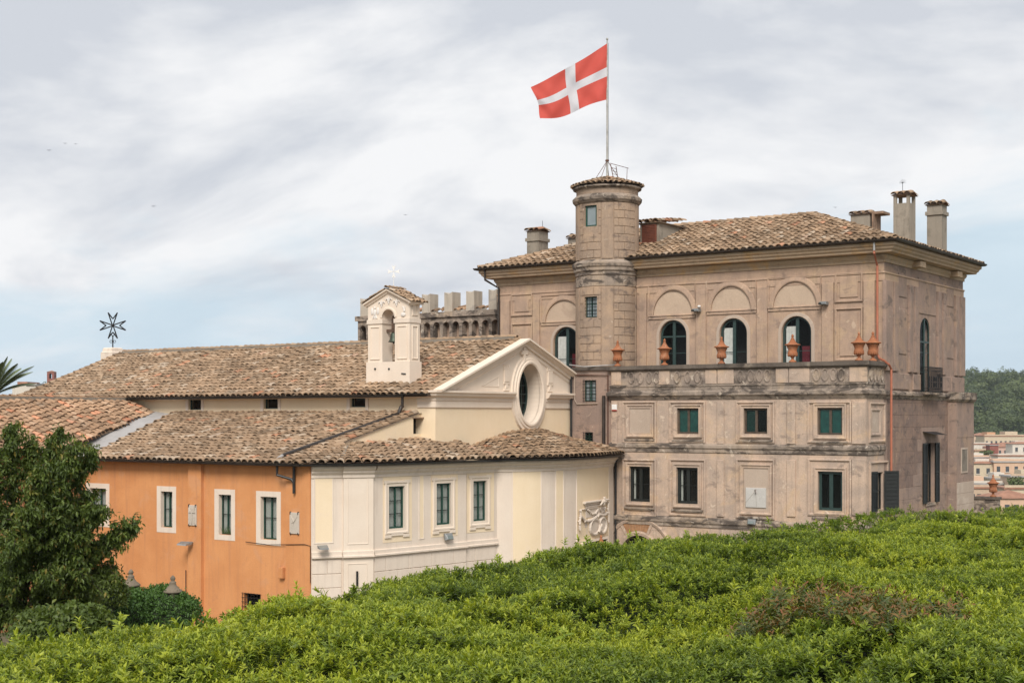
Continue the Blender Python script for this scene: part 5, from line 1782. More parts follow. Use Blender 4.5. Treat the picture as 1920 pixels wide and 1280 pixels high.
# bracketed downpipe
x, z = frO.px(533, 880)
x2_, z2_ = frO.px(556, 899)
MB().tube([frO.p(x, -OVO + .04, Z_G - .06), frO.p(x, -OVO + .04, Z_G - .42), frO.p(x2_ - .1, -.16, z2_ + .02), frO.p(x2_, -.14, z2_ - .12)], .055, 8).build('downpipe', M['gutter'], orange)
MB().tube([frO.p(x2_, -.14, Z_G - .1), frO.p(x2_, -.14, z2_ - .5)], .055, 8).build('downpipe', M['gutter'], orange)
# end wall under the verge with a small hole, and stub wall
frA = Fr(U_A, 0, 0, 1)
zl = lambda v: Z_G + (v - V_O + OVO) * SLA - .02
hz0, hz1 = frA.px(784, 813)[1], frA.px(784, 784)[1]
hv0, hv1 = frA.px(775, 800)[0], V_N - .04
mb = MB()
mb.poly([(U_A, VB0 - 1.2, Z_G - .6), (U_A, hv0, Z_G - .6), (U_A, hv0, zl(hv0)), (U_A, VB0 - 1.2, zl(VB0 - 1.2))])
mb.poly([(U_A, hv0, Z_G - .6), (U_A, V_N, Z_G - .6), (U_A, V_N, hz0), (U_A, hv0, hz0)])
mb.poly([(U_A, hv0, hz1), (U_A, V_N, hz1), (U_A, V_N, zl(V_N)), (U_A, hv0, zl(hv0))])
mb.poly([(U_A, hv0, hz0), (U_A, hv0, hz1), (U_A - .5, hv0, hz1), (U_A - .5, hv0, hz0)])
mb.build('end_wall', M['yellow'], orange)
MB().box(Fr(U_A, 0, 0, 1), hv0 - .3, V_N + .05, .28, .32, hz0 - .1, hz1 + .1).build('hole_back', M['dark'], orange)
MB().box(frA, hv0 - .05, V_N - .01, -.16, .02, hz1, hz1 + .05).build('hole_lintel', M['tile_cap'], orange)

# ================================================================== WHITE WING
wing = thing('white_wing', 'white and pale yellow wing with a chamfered corner, bowed wall and green windows', 'building', (-34.0, 47.0, 0))
c583 = (U_O1 + .01, V_O - .0)
c700 = tuple(at(700, 800, 53.3))[:2]
c641 = tuple(Vector(c583).lerp(Vector(c700), .49))
c874 = tuple(at(874, 800, 56.9))[:2]
c935 = tuple(at(935, 800, 58.3))[:2]
frW2 = Fr(*c874, c935[0] - c874[0], c935[1] - c874[1]).shift(.10); L2 = math.dist(c874, c935)
curve = [frW2.p(L2, 0, 0)[:2]] + [tuple(at(x, 800, d))[:2] for x, d in ((948, 58.45), (975, 58.7), (1010, 59.2), (1045, 60.0), (1080, 61.2), (1115, 62.9), (1141, 64.6), (1150, 65.3))]
def smooth_curve(pts, n=6):
    out = []
    P_ = [Vector(p) for p in pts]
    for i in range(len(P_) - 1):
        p0, p1, p2, p3 = P_[max(i - 1, 0)], P_[i], P_[i + 1], P_[min(i + 2, len(P_) - 1)]
        for k in range(n):
            t = k / n
            q = .5 * ((2 * p1) + (p2 - p0) * t + (2 * p0 - 5 * p1 + 4 * p2 - p3) * t * t + (3 * p1 - p0 - 3 * p2 + p3) * t ** 3)
            out.append(tuple(q))
    out.append(tuple(P_[-1]))
    return out
cv = smooth_curve(curve, 4)
frW0 = Fr(*c583, c641[0] - c583[0], c641[1] - c583[1])
L0 = math.dist(c583, c641)
frW1 = Fr(*c700, c874[0] - c700[0], c874[1] - c700[1]); L1 = math.dist(c700, c874)
ww = [(frW1, frW1.rect(728.5, 758, 911, 990)), (frW1, frW1.rect(818, 845, 905.5, 983)), (frW2, frW2.rect(887, 911.5, 901, 976))]
MB().wall(frW1, 0, L1, 0, Z_G - .02, [(*ww[0][1], False), (*ww[1][1], False)], .25).poly([frW1.p(L1, 0, 0), frW1.p(L1, .12, 0), frW1.p(L1, .12, Z_G), frW1.p(L1, 0, Z_G)]).build('wall', M['white'], wing)
MB().wall(frW2, 0, L2 + .05, 0, Z_G - .02, [(*ww[2][1], False)], .25).build('wall', M['white'], wing)
frW0b = Fr(*c641, c700[0] - c641[0], c700[1] - c641[1]); L0b = math.dist(c641, c700)
MB().wall(frW0, 0, L0 + L0b, 0, Z_G - .02).build('corner_wall', M['white'], wing)
MB().box(frW0b, .04, L0b - .02, -.09, .02, 0, Z_G - .03).build('corner_pilaster', M['white2'], wing)
mb = MB()
mb.grid([[(*p, 0) for p in cv], [(*p, Z_G - .02) for p in cv]])
ex = (cv[-1][0] - cv[-2][0], cv[-1][1] - cv[-2][1])
pe = cv[-1]
mb.poly([(*pe, 0), (pe[0] - 1.5, pe[1] + .5, 0), (pe[0] - 1.5, pe[1] + .5, Z_G - .02), (*pe, Z_G - .02)])
mb.build('bowed_wall', M['white'], wing)
# shallow raised frames and yellow fields
def ypanel(fr, x0, x1, y0, y1, pr=.0):
    a0, a1, z0, z1 = fr.rect(x0, x1, y0, y1)
    MB().box(fr, a0, a1, -.008 - pr, .03, z0, z1).build('yellow_panel', M['yellow'], wing)
    surround(wing, fr, a0, a1, z0, z1, [(.0, -.01), (.0, .014 + pr), (-.04, .022 + pr), (-.06, -.01)], M['white'], 'panel_frame')
ypanel(frW0, 591, 623, 893, 1016)
fpl = frW0b.shift(-.09)
a0, a1, z0, z1 = fpl.rect(651, 691, 893, 1020)
surround(wing, fpl, a0, a1, z0, z1, [(0, -.01), (0, .012), (.03, .018), (.05, -.01)], M['white2'], 'panel_frame')
a0, a1, z0, z1 = fpl.rect(651, 689, 1055, 1120)
surround(wing, fpl, a0, a1, z0, z1, [(0, -.01), (0, .012), (.03, .018), (.05, -.01)], M['white2'], 'panel_frame')
def yframe(fr, w, x0, x1, y0, y1):
    a0, a1, z0, z1 = fr.rect(x0, x1, y0, y1)
    MB().ring(fr, rectpts(a0, a1, z0, z1), [(0, -.01), (0, .010), (.30, .010), (.30, -.01)]).build('yellow_panel', M['yellow'], wing)
    b0, b1, w0, w1 = w
    MB().ring(fr, rectpts(b0, b1, w0, w1), [(0, -.02), (0, .025), (-.10, .025), (-.13, .06), (-.19, .06), (-.22, -.02)]).build('window_surround', M['white2'], wing)
    for q0, q1 in ((b0 - .27, b0 + .05), (b1 - .05, b1 + .27)):
        MB().box(fr, q0, q1, -.055, .02, w1 + .12, w1 + .23).build('surround_ear', M['white2'], wing)
    for q0, q1, e0, e1 in ((b0 - .22, b0 + .1, .34, .22), (b1 - .1, b1 + .22, .34, .22), (b0 + .1, b1 - .1, .27, .2)):
        MB().box(fr, q0, q1, -.06, .02, w0 - e0, w0 - e1).build('sill', M['white2'], wing)
yframe(frW1, ww[0][1], 718, 772, 892, 1015); yframe(frW1, ww[1][1], 808, 858, 888, 1005); yframe(frW2, ww[2][1], 875, 926, 884, 997)
ypanel(frW1, 787, 793.5, 890, 1008)
for fr, w in ww:
    window(wing, fr, *w, M['green_frame'], .10, leaves=2, bars=2, fw=.065, stile=.035, curtain='curtain', curtain_span=(.08, .97), room='room', bar_mat=M['black_frame'])
# panels on the bow: laid as strips that follow the curve
def on_curve(x):
    """parameter on the bow seen at pixel x"""
    best, bi = 1e9, 0
    k = (x - CX) / FPX
    for i in range(len(cv) - 1):
        f_ = Fr(*cv[i], cv[i + 1][0] - cv[i][0], cv[i + 1][1] - cv[i][1])
        a, _ = f_.px(x, 800)
        L = math.dist(cv[i], cv[i + 1])
        if -1e-6 <= a <= L + 1e-6: return i + a / L
    return len(cv) - 1
def cpt(t, out=0.0):
    i = min(int(t), len(cv) - 2)
    f_ = t - i
    p, q = Vector(cv[i]), Vector(cv[i + 1])
    d0 = (Vector(cv[i + 1]) - Vector(cv[max(i - 1, 0)])).normalized(); d1 = (Vector(cv[min(i + 2, len(cv) - 1)]) - p).normalized()
    d = (d0 * (1 - f_) + d1 * f_).normalized()
    r_ = p.lerp(q, f_)
    return (r_.x + d.y * out, r_.y - d.x * out)
z_pt = CZ - 102 / FPX * 59.5
for (x0, x1) in ((961, 1014.5), (1042, 1056), (1081, 1141)):
    t0, t1 = on_curve(x0), on_curve(x1)
    ts = np.linspace(t0, t1, 10)
    mb = MB()
    rows = [[(*cpt(t, .012), 0) for t in ts], [(*cpt(t, .012), z_pt) for t in ts], [(*cpt(t, -.02), z_pt) for t in ts]]
    mb.grid(rows)
    mb.build('yellow_panel', M['yellow'], wing)
    tp_ = [cpt(t, 0) for t in ts]
    MB().sweep(tp_, [(-.01, z_pt - .01), (.025, z_pt - .01), (.03, z_pt + .03), (-.01, z_pt + .05)]).build('panel_frame', M['white'], wing)
    for t in (t0, t1):
        p = cpt(t, 0)
        MB().box(Fr(p[0], p[1], CS, SN), -.02, .02, -.03, .02, 0, z_pt + .04).build('panel_frame', M['white'], wing)
# cornice under the eaves, plinth band
CP = [(0, Z_G - .06), (.24, Z_G - .08), (.24, Z_G - .16), (.17, Z_G - .24), (.12, Z_G - .27), (.12, Z_G - .33), (.04, Z_G - .42), (.04, Z_G - .52), (0, Z_G - .55)]
step_ = [frW1.p(0, 0, 0)[:2], frW1.p(L1, 0, 0)[:2], frW1.p(L1, .10, 0)[:2]]
MB().sweep([frW0.p(.0, 0, 0)[:2], frW0.p(L0, 0, 0)[:2]], CP).build('cornice', M['white'], wing)
MB().sweep([frW0b.p(.0, -.09, 0)[:2], frW0b.p(L0b + .02, -.09, 0)[:2]], [(o_ + .002, z + .002) for o_, z in CP]).build('cornice', M['white'], wing)
MB().sweep([frW1.p(0.02, 0, 0)[:2], frW1.p(L1, 0, 0)[:2]], CP).build('cornice', M['white'], wing)
MB().sweep([frW2.p(0.0, 0, 0)[:2], frW2.p(L2, 0, 0)[:2]], [(o_, z + .001) for o_, z in CP]).build('cornice', M['white'], wing)
MB().sweep(cv, [(o_, z - .001) for o_, z in CP]).build('cornice', M['white'], wing)
zm1, zm0 = CZ - 2.0 - (1030 - 780) / FPX * 53.3 + 2.0, 0
zm1 = CZ - (1030 - 780) / FPX * 53.3
BP_ = [(0, zm1), (.07, zm1 - .02), (.07, zm1 - .16), (.12, zm1 - .18), (.12, zm1 - .24), (.04, zm1 - .28), (.04, .0)]
BPb = [(0, zm1), (.07, zm1 - .02), (.07, zm1 - .16), (.12, zm1 - .18), (.12, zm1 - .24), (.02, zm1 - .28), (0, zm1 - .28)]
for fr, L, o_ in ((frW0, L0, 0), (frW0b, L0b, -.09), (frW1, L1, 0), (frW2, L2, 0)):
    MB().sweep([fr.p(.01, o_, 0)[:2], fr.p(L - .01, o_, 0)[:2]], BPb).build('plinth_band', M['white'], wing)
# scored plinth blocks
for fr, L in ((frW0, L0), (frW1, L1), (frW2, L2)):
    for j in range(6):
        z1_ = zm1 - .32 - j * .52
        off = 0 if j % 2 else .6
        a = -off
        while a < L:
            q0, q1 = max(a, .02), min(a + 1.2, L - .02)
            if q1 - q0 > .1:
                MB().chamfer(fr, q0 + .008, q1 - .008, -.03, .02, z1_ - .504, z1_ - .008, .008).build('plinth_block', M['white'], wing)
            a += 1.2
# wing roof
p_front = [frO.p(U_O1 - .35, -OVO, 0)[:2], frW0.p(.05, -.34, 0)[:2], frW0b.p(L0b - .05, -.42, 0)[:2], frW1.p(L1 * .5, -.40, 0)[:2], frW1.p(L1, -.40, 0)[:2], frW2.p(L2, -.40, 0)[:2]]
ZG2 = Z_G + .035
def resample(pts, sp):
    P_ = [Vector(p) for p in pts]
    L = [0]
    for a_, b_ in zip(P_[:-1], P_[1:]): L.append(L[-1] + (b_ - a_).length)
    n = int(L[-1] / sp)
    out = []
    for i in range(n + 1):
        s_ = L[-1] * i / n
        j = max(k for k in range(len(L)) if L[k] <= s_ + 1e-9)
        j = min(j, len(P_) - 2)
        out.append(P_[j].lerp(P_[j + 1], (s_ - L[j]) / (L[j + 1] - L[j])))
    return out
fr_pts = resample(p_front, .335)
cols = []
SB = .24
apex_c = Vector((U_A + .05, VB0 + .1, 0))
for p in fr_pts:
    if p.y < VB0 + .3:
        d = (apex_c.xy - p)
        L = d.length
        tgt = p + d * .93
    elif p.y < V_N - .02:
        tgt = Vector((U_A + .03, p.y))
    else:
        tgt = Vector((U_C + .03, p.y))
    L = (tgt - p).length
    cols.append((Vector((p.x, p.y, ZG2)), Vector((tgt.x, tgt.y, ZG2 + SB * L * (1 if p.y > VB0 + .3 else .8)))))
mb = MB()
mb.grid([[c[0] for c in cols], [c[1] for c in cols]])
w_roof = mb.build('wing_roof', M['pan'], wing)
T = Tiles()
T.cols(cols)
# bow roof: fans from the gutter to a head line against the church front
bow = [frW2.p(L2 - .1, -.40, 0)[:2]] + [cpt(t, .42) for t in np.linspace(.6, len(cv) - 1.2, 24)]
bow.append((bow[-1][0] - .1, bow[-1][1] + .5))
bp = resample(bow, .345)
hx = [(U_C + .03, V_N + 2.7, ZG2 + .46), (U_C + .03, V_N + 5.4, CZ - .70), (U_C + .03, V_N + 7.6, CZ - .64), (U_K - .2, V_K - .1, CZ - 1.05), (U_TL - .2, V_T - .12, CZ - 1.42)]
hw_ = [0, .30, .48, .80, 1.0]
cols2 = []
for i, p in enumerate(bp):
    t = i / (len(bp) - 1)
    j = max(k for k in range(len(hw_)) if hw_[k] <= t + 1e-9); j = min(j, len(hw_) - 2)
    h = Vector(hx[j]).lerp(Vector(hx[j + 1]), (t - hw_[j]) / (hw_[j + 1] - hw_[j]))
    cols2.append((Vector((p.x, p.y, ZG2 + .02)), h))
mb = MB()
mb.grid([[c[0] for c in cols2], [c[1] for c in cols2]])
mb.build('bow_roof', M['pan'], wing)
T.cols(cols2, jit=1.2)
T.finish(w_roof, 290)
hipl = [Vector((*c641, ZG2 + .1)), apex_c + Vector((0, 0, ZG2 + .60))]
MB().tube([hipl[0].lerp(hipl[1], .15), hipl[0].lerp(hipl[1], .85)], .10, 6).build('hip_mortar', M['mortar'], w_roof)
gp = [p_front[0]] + p_front[1:] + [tuple(p) for p in bow[2:-1]]
MB().sweep([tuple(p) for p in gp], half_round(.085, Z_G - .0, -.05)).build('gutter', M['gutter'], wing)
MB().tube([(*cpt(len(cv) - 1.01, .2), Z_G - .1), (*cpt(len(cv) - 1.01, .1), Z_G - .35), (pe[0] + .05, pe[1] + .12, Z_G - .5), (pe[0] + .05, pe[1] + .12, 0)], .055, 8).build('downpipe', M['pipe_black'], wing)
# doorway in the bow
t0, t1 = on_curve(1089), on_curve(1136)
pa, pb = cpt(t0, .03), cpt(t1, .03)
fdw = Fr(pa[0], pa[1], pb[0] - pa[0], pb[1] - pa[1])
Ld = math.dist(pa, pb)
dzt = CZ - (1009 - 780) / FPX * 63.0
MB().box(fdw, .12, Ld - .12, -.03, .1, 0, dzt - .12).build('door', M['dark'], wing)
MB().ring(fdw, [(0, 0), (0, dzt), (Ld, dzt), (Ld, 0)], [(0, -.05), (0, .08), (-.10, .10), (-.14, -.05)], False).build('door_frame', M['white2'], wing)
# coat of arms over the door
ct0, ct1 = on_curve(1080), on_curve(1139)
pa, pb = cpt(ct0, .03), cpt(ct1, .03)
fca = Fr(pa[0], pa[1], pb[0] - pa[0], pb[1] - pa[1])
Lc = math.dist(pa, pb)
ca = lambda X, Y: (Lc * (X - 195) / (800 - 195), CZ - (920 + Y / 9.6 - 780) / FPX * 62.9)
arms = thing('coat_of_arms', 'white stucco coat of arms with twin ovals and garlands over the wing doorway', 'relief', fca.p(Lc / 2, 0, ca(0, 790)[1]))
M['armsmat'] = plaster('cream_stucco_relief', (.62, .53, .45), (.68, .59, .50), None, 0, (.36, .30, .25), .35, .0, .2)
def cbox(X0, X1, Y0, Y1, pr, mb):
    a0, z1 = ca(X0, Y0); a1, z0 = ca(X1, Y1)
    mb.chamfer(fca, a0, a1, -pr * .6, .05, z0, z1, .03)
mb = MB(); cbox(300, 770, 165, 205, .28, mb); cbox(320, 750, 205, 240, .2, mb); cbox(345, 720, 240, 290, .14, mb); cbox(280, 560, 290, 300, .18, mb); cbox(345, 720, 300, 470, .10, mb)
mb.build('aedicule', M['armsmat'], arms)
mb = MB(); cbox(330, 690, 540, 640, .07, mb); cbox(360, 690, 640, 780, .07, mb)
mb.build('backing_scroll', M['armsmat'], arms)
for (X, Y, rX, rY) in ((500, 640, 85, 130), (655, 640, 65, 130)):
    a, z = ca(X, Y)
    ra, rz_ = abs(ca(X + rX, Y)[0] - a), abs(ca(X, Y + rY)[1] - z)
    pts = [(a + ra * math.cos(2 * PI * k / 20), z + rz_ * math.sin(2 * PI * k / 20)) for k in range(20)]
    mb = MB().ring(fca, pts, [(-.10, 0), (-.10, .08), (-.04, .15), (.02, .14), (.05, .09), (.05, 0)])
    mb.poly([fca.p(p_, -.09, q_) for p_, q_ in pts])
    mb.build('oval_shield', M['armsmat'], arms)
mb = MB()
def blob_line(pts, r, n, jit=.02):
    P_ = [ca(*p) for p in pts]
    for i in range(n):
        t = i / (n - 1) * (len(P_) - 1)
        j = min(int(t), len(P_) - 2)
        a = P_[j][0] + (P_[j + 1][0] - P_[j][0]) * (t - j); z = P_[j][1] + (P_[j + 1][1] - P_[j][1]) * (t - j)
        mb.ball(fca.p(a + random.uniform(-jit, jit), -.08 - random.uniform(0, .05), z + random.uniform(-jit, jit)), r * random.uniform(.7, 1.2), r * random.uniform(.7, 1.2), r * random.uniform(.7, 1.2), 7, 5)
def swag(pts, r, n=22):
    P_ = [Vector((*ca(*p), 0)) for p in pts]
    path = []
    for i in range(n + 1):
        t = i / n * (len(P_) - 1); j = min(int(t), len(P_) - 2); f_ = t - j
        p0, p1, p2, p3 = P_[max(j - 1, 0)], P_[j], P_[j + 1], P_[min(j + 2, len(P_) - 1)]
        q = .5 * ((2 * p1) + (p2 - p0) * f_ + (2 * p0 - 5 * p1 + 4 * p2 - p3) * f_ * f_ + (3 * p1 - p0 - 3 * p2 + p3) * f_ ** 3)
        path.append(fca.p(q.x, -.09, q.y))
    mb.tube(path, r, 7)
    for i in range(0, n, 2):
        mb.ball(tuple(Vector(path[i]) + Vector((random.uniform(-.03, .03), random.uniform(-.03, 0), random.uniform(-.03, .03)))), r * random.uniform(.8, 1.25), None, None, 7, 5)
swag([(230, 300), (232, 420), (218, 520), (225, 650)], .05)
swag([(775, 230), (765, 330), (775, 450), (775, 600)], .045)
swag([(240, 410), (330, 510), (440, 505), (540, 455), (600, 440), (680, 460), (745, 420)], .06, 30)
swag([(370, 320), (430, 385), (500, 400), (560, 340)], .045, 14)
swag([(610, 340), (650, 395), (710, 325)], .045, 10)
mb.build('garland', M['armsmat'], arms)
mb = MB()
a, z = ca(600, 215)
mb.ball(fca.p(a, -.26, z), .10, .09, .16, 8, 6)
for sg_ in (-1, 1):
    mb.tube([fca.p(a, -.28, z + .05), fca.p(a + sg_ * .22, -.30, z + .02), fca.p(a + sg_ * .42, -.28, z - .1)], .07, 6, r1=.03)
mb.ball(fca.p(a + .05, -.28, z + .2), .06)
a, z = ca(560, 640)
mb.tube([fca.p(a - .15, -.2, z - .25), fca.p(a, -.22, z), fca.p(a + .12, -.2, z - .05)], .06, 6).tube([fca.p(a + .1, -.2, z - .2), fca.p(a + .18, -.2, z + .1)], .05, 6)
mb.build('crest_figure', M['armsmat'], arms)

# plaques and lamps on the orange and white walls
M['plaq'] = plaster('worn_marble', (.50, .44, .37), (.56, .49, .42), None, 0, (.30, .26, .22), .35, .2, .3)
def plaque(x0, x1, y0, y1, label, kind):
    a0, a1, z0, z1 = frO.rect(x0, x1, y0, y1)
    f_ = frO.shift(-.05 if kind else -.16)
    r = thing('stone_plaque', label, 'plaque', f_.p((a0 + a1) / 2, 0, z0))
    MB().chamfer(f_, a0, a1, -.05, .0, z0, z1, .01).build('slab', M['plaq'], r)
    mb = MB()
    am, zm = (a0 + a1) / 2, (z0 + z1) / 2
    if kind:
        mb.tube([f_.p(a0 + .06, -.05, z1 - .1), f_.p(am, -.06, zm + .05), f_.p(am - .12, -.05, z0 + .4)], .025, 5)
        mb.tube([f_.p(a1 - .06, -.05, z1 - .12), f_.p(am, -.06, zm + .05), f_.p(am - .05, -.05, zm - .1)], .02, 5)
    else:
        mb.box(f_, am - .025, am + .025, -.08, -.04, z0 + .08, z1 - .1); mb.box(f_, a0 + .05, a1 - .05, -.079, -.04, zm + .10, zm + .15)
        for k in (-1, 1):
            mb.tube([f_.p(am + k * .14, -.06, z1 - .1), f_.p(am + k * .10, -.06, z1 - .25)], .03, 5)
            mb.tube([f_.p(am + k * .12, -.06, z0 + .1), f_.p(am + k * .12, -.06, zm - .05)], .02, 5)
    mb.build('carving', M['plaq'], r)
    mb = MB()
    for a in (a0 + .04, a1 - .04):
        mb.box(f_, a - .015, a + .015, -.065, .0, z1 - .08, z1 + .03); mb.box(f_, a - .015, a + .015, -.065, .0, z0 - .03, z0 + .05)
    mb.build('clamp', M['iron'], r)
plaque(360, 375, 946, 984, 'small carved stone plaque with a cross on the orange pilaster', 0)
plaque(546, 563.5, 960, 1000, 'pale stone plaque with crossed carving near the orange corner', 1)
def wall_lamp(fr, x, y, label, w=.5):
    a, z = fr.px(x, y)
    r = thing('wall_lamp', label, 'lamp', fr.p(a, 0, z))
    mb = MB()
    rows = [[fr.p(a - w / 2, -.30, z - .05), fr.p(a + w / 2, -.12, z - .07), fr.p(a + w / 2, -.08, z + .04), fr.p(a - w / 2, -.28, z + .05)], [fr.p(a - w / 2 + .03, -.55, z - .08), fr.p(a + w / 2 - .02, -.42, z - .1), fr.p(a + w / 2 - .02, -.40, z - .05), fr.p(a - w / 2 + .03, -.53, z - .03)]]
    mb.grid(rows, close_u=True); mb.poly(rows[0][::-1]); mb.poly(rows[1])
    mb.build('lamp_housing', M['lamp_grey'], r)
    MB().tube([fr.p(a + w * .35, .02, z), fr.p(a + w * .3, -.2, z)], .025, 6).build('bracket', M['lamp_grey'], r)
wall_lamp(frO, 228, 1003, 'grey flat wall lamp on the orange wall beside the tree', .4)
wall_lamp(frO.shift(-.16), 357, 1016, 'grey flat wall lamp on the orange pilaster', .42)
wall_lamp(frW0, 602, 1023, 'grey flat wall lamp at the white corner', .42)
floodlight(frW1, 837, 1005, 'grey floodlight below the second green window of the white wing', .42)
# cables on the walls
p_a, p_b = frO.px(463, 1015), frO.px(578, 1020)
MB().tube([frO.p(p_a[0], -.07, p_a[1]), frO.p(p_a[0] + 1.2, -.08, p_a[1] - .05), frO.p(p_b[0] - .1, -.08, p_b[1]), frO.p(U_O1 + .03, -.06, p_b[1] - .05), frO.p(U_O1 + .03, -.06, p_b[1] - 1.4)], .014, 4).build('cable', M['iron'], orange)
q0 = fpl.px(669, 1070)
MB().tube([fpl.p(q0[0], -.05, q0[1]), fpl.p(q0[0], -.05, q0[1] - .55)], .04, 6).build('vent_pipe', M['iron'], wing)
q0 = frO.px(350, 1068)
MB().tube([frO.p(q0[0], -.05, q0[1]), frO.p(q0[0], -.05, q0[1] - 1.2)], .02, 5).build('iron_rod', M['rust'], orange)
urn((at(1127, 1030, 60.0).x, at(1127, 1030, 60.0).y, at(1127, 1034, 60.0).z - .4), 'terracotta urn finial peeking over the hedge before the wing doorway', 1.0)
pp = at(1127, 1034, 60.0)
r = thing('gate_pier', 'plastered gate pier behind the hedge carrying a terracotta urn', 'pier', (pp.x, pp.y, 0))
MB().box(Fr(pp.x, pp.y, 1, 0), -.3, .3, -.3, .3, 0, pp.z - .55).box(Fr(pp.x, pp.y, 1, 0), -.38, .38, -.38, .38, pp.z - .55, pp.z - .4).build('pier_shaft', M['tan_panel'], r)

# ================================================================== LEFT HOUSE
house = thing('left_house', 'orange house painted dark for shade, with a warm tiled roof behind the leafy tree', 'building', (-49, 38, 0))
U_H, Z_H = -48.3, CZ - 1.40
RU, RZ = -54.3, CZ + .72
V_H0, V_H1 = 28.0, V_N - .3
SLH = (RZ - Z_H) / (U_H - RU)
pH = lambda u, v: (u, v, Z_H + (U_H - u) * SLH)
vcut = 37.7
mb = MB()
mb.poly([pH(U_H, V_H0), pH(U_H, vcut), pH(-52.5, V_H1), pH(RU, V_H1), pH(RU, V_H0)])
mb.poly([(2 * RU - x, y, z) for x, y, z in (pH(U_H, V_H0), pH(U_H, V_H1), pH(RU, V_H1), pH(RU, V_H0))])
h_roof = mb.build('roof', M['pan'], house)
T = Tiles()
skH = math.hypot(1, SLH)
cols = []
v = V_H0 + .1
while v < V_H1:
    u0 = U_H if v < vcut else U_H + (-52.5 - U_H) * (v - vcut) / (V_H1 - vcut) - (.15 if int(v / 1.4) % 2 else 0)
    cols.append((Vector(pH(u0, v)), Vector(pH(RU + .1, v))))
    v += .35
T.cols(cols, jit=1.0)
MB().box(Fr(RU, 0, 0, 1), V_H0, V_H1, -.15, .15, RZ - .15, RZ + .16).build('ridge_mortar', M['mortar'], h_roof)
T.ridge((RU, V_H0, RZ + .14), (RU, V_H1, RZ + .14), sc=.85, step=.38)
T.finish(h_roof, 290, warm=True)
frH = Fr(U_H - .5, 0, 0, 1)
MB().wall(frH, V_H0, vcut + 2.5, 0, Z_H - .02).poly([(U_H - .5, V_H0, 0), (U_H - .5, V_H0, Z_H), (RU, V_H0, RZ - .05), (2 * RU - U_H + .5, V_H0, Z_H), (2 * RU - U_H + .5, V_H0, 0)]).build('wall', M['orange_shade'], house)
MB().sweep([(U_H, V_H0), (U_H, vcut - .2)], half_round(.085, Z_H, -.04)).build('gutter', M['pipe_grey'], house)
MB().tube([(U_H + .05, vcut - .3, Z_H - .05), (U_H + .05, vcut - .3, Z_H - .45), (U_H - .35, vcut - .3, Z_H - .7)], .06, 8).build('downpipe', M['pipe_grey'], house)
MB().box(frH, V_H0, vcut, -.45, .02, Z_H - .12, Z_H - .07).build('eaves_board', M['wood'], house)
hwz = frH.px(100, 950)
w = (hwz[0] - .3, hwz[0] + .3, hwz[1] - .5, hwz[1] + .9)
MB().ring(frH, rectpts(*w), [(0, -.01), (0, .03), (-.15, .03), (-.15, -.01)]).build('window_surround', M['white'], house)
MB().box(frH, w[0], w[1], -.012, .01, w[2], w[3]).build('window', M['glass_grey'], house)

# ================================================================== CRENELLATED BUILDING
V_X = 60.9
frX = Fr(0, V_X, 1, 0)
U_X0, U_X1 = frX.px(671, 600)[0], U_L - .1
zx = lambda x, y: frX.px(x, y)[1]
z_p1 = zx(800, 586.5)                   # parapet top
z_p0 = zx(800, 596)                     # parapet band foot
z_a1 = zx(800, 603); z_a0 = zx(800, 634)
cren = thing('crenellated_building', 'grey-brown building with swallowtail battlements and a corbel arcade behind the church roof', 'building', ((U_X0 + U_X1) / 2, V_X, 0))
MB().wall(frX.shift(.42), U_X0 + .4, U_X1, 0, z_p1).poly([(U_X0 + .4, V_X + .42, 0), (U_X0 + .4, V_X + .42, z_p1), (U_X0 + .4, V_X + 9, z_p1), (U_X0 + .4, V_X + 9, 0)]).build('wall', M['villa'], cren)
n_ar = int((U_X1 - U_X0 - .2) / .62)
sp = (U_X1 - U_X0 - .1) / n_ar
hs = []
for k in range(n_ar):
    a = U_X0 + .05 + sp * (k + .5)
    hs.append((a - sp * .34, a + sp * .34, z_a0, z_a1 - .05, True))
MB().wall(frX, U_X0, U_X1, z_a0, z_p0 + .1, hs, .42).poly([(U_X0, V_X, z_a0), (U_X0, V_X, z_p0 + .1), (U_X0, V_X + 9, z_p0 + .1), (U_X0, V_X + 9, z_a0)]).build('corbel_arcade', M['dirty'], cren)
for k in range(n_ar + 1):
    a = U_X0 + .05 + sp * k
    w0, w1 = max(U_X0 + .001, a - sp * .19), min(U_X1, a + sp * .19)
    mb = MB()
    mb.grid([[frX.p(w0, 0, z_a0), frX.p(w0, .42, z_a0 - .5), frX.p(w0, .42, z_a0)], [frX.p(w1, 0, z_a0), frX.p(w1, .42, z_a0 - .5), frX.p(w1, .42, z_a0)]], close_u=True)
    mb.poly([frX.p(w0, 0, z_a0), frX.p(w0, .42, z_a0 - .5), frX.p(w0, .42, z_a0)]); mb.poly([frX.p(w1, 0, z_a0), frX.p(w1, .42, z_a0), frX.p(w1, .42, z_a0 - .5)])
    mb.build('corbel', M['dirty'], cren)
MB().box(frX, U_X0 - .12, U_X1, -.12, .55, z_p0, z_p1).build('parapet', M['dirty'], cren)
MB().box(frX, U_X0 - .12, U_X1, 8.5, 9.1, z_p0, z_p1).build('parapet', M['grey_concrete'], cren)
MB().box(frX, U_X0, U_X1, .5, 8.6, z_p0 - .2, z_p1 - .25).build('roof_slab', M['mortar'], cren)
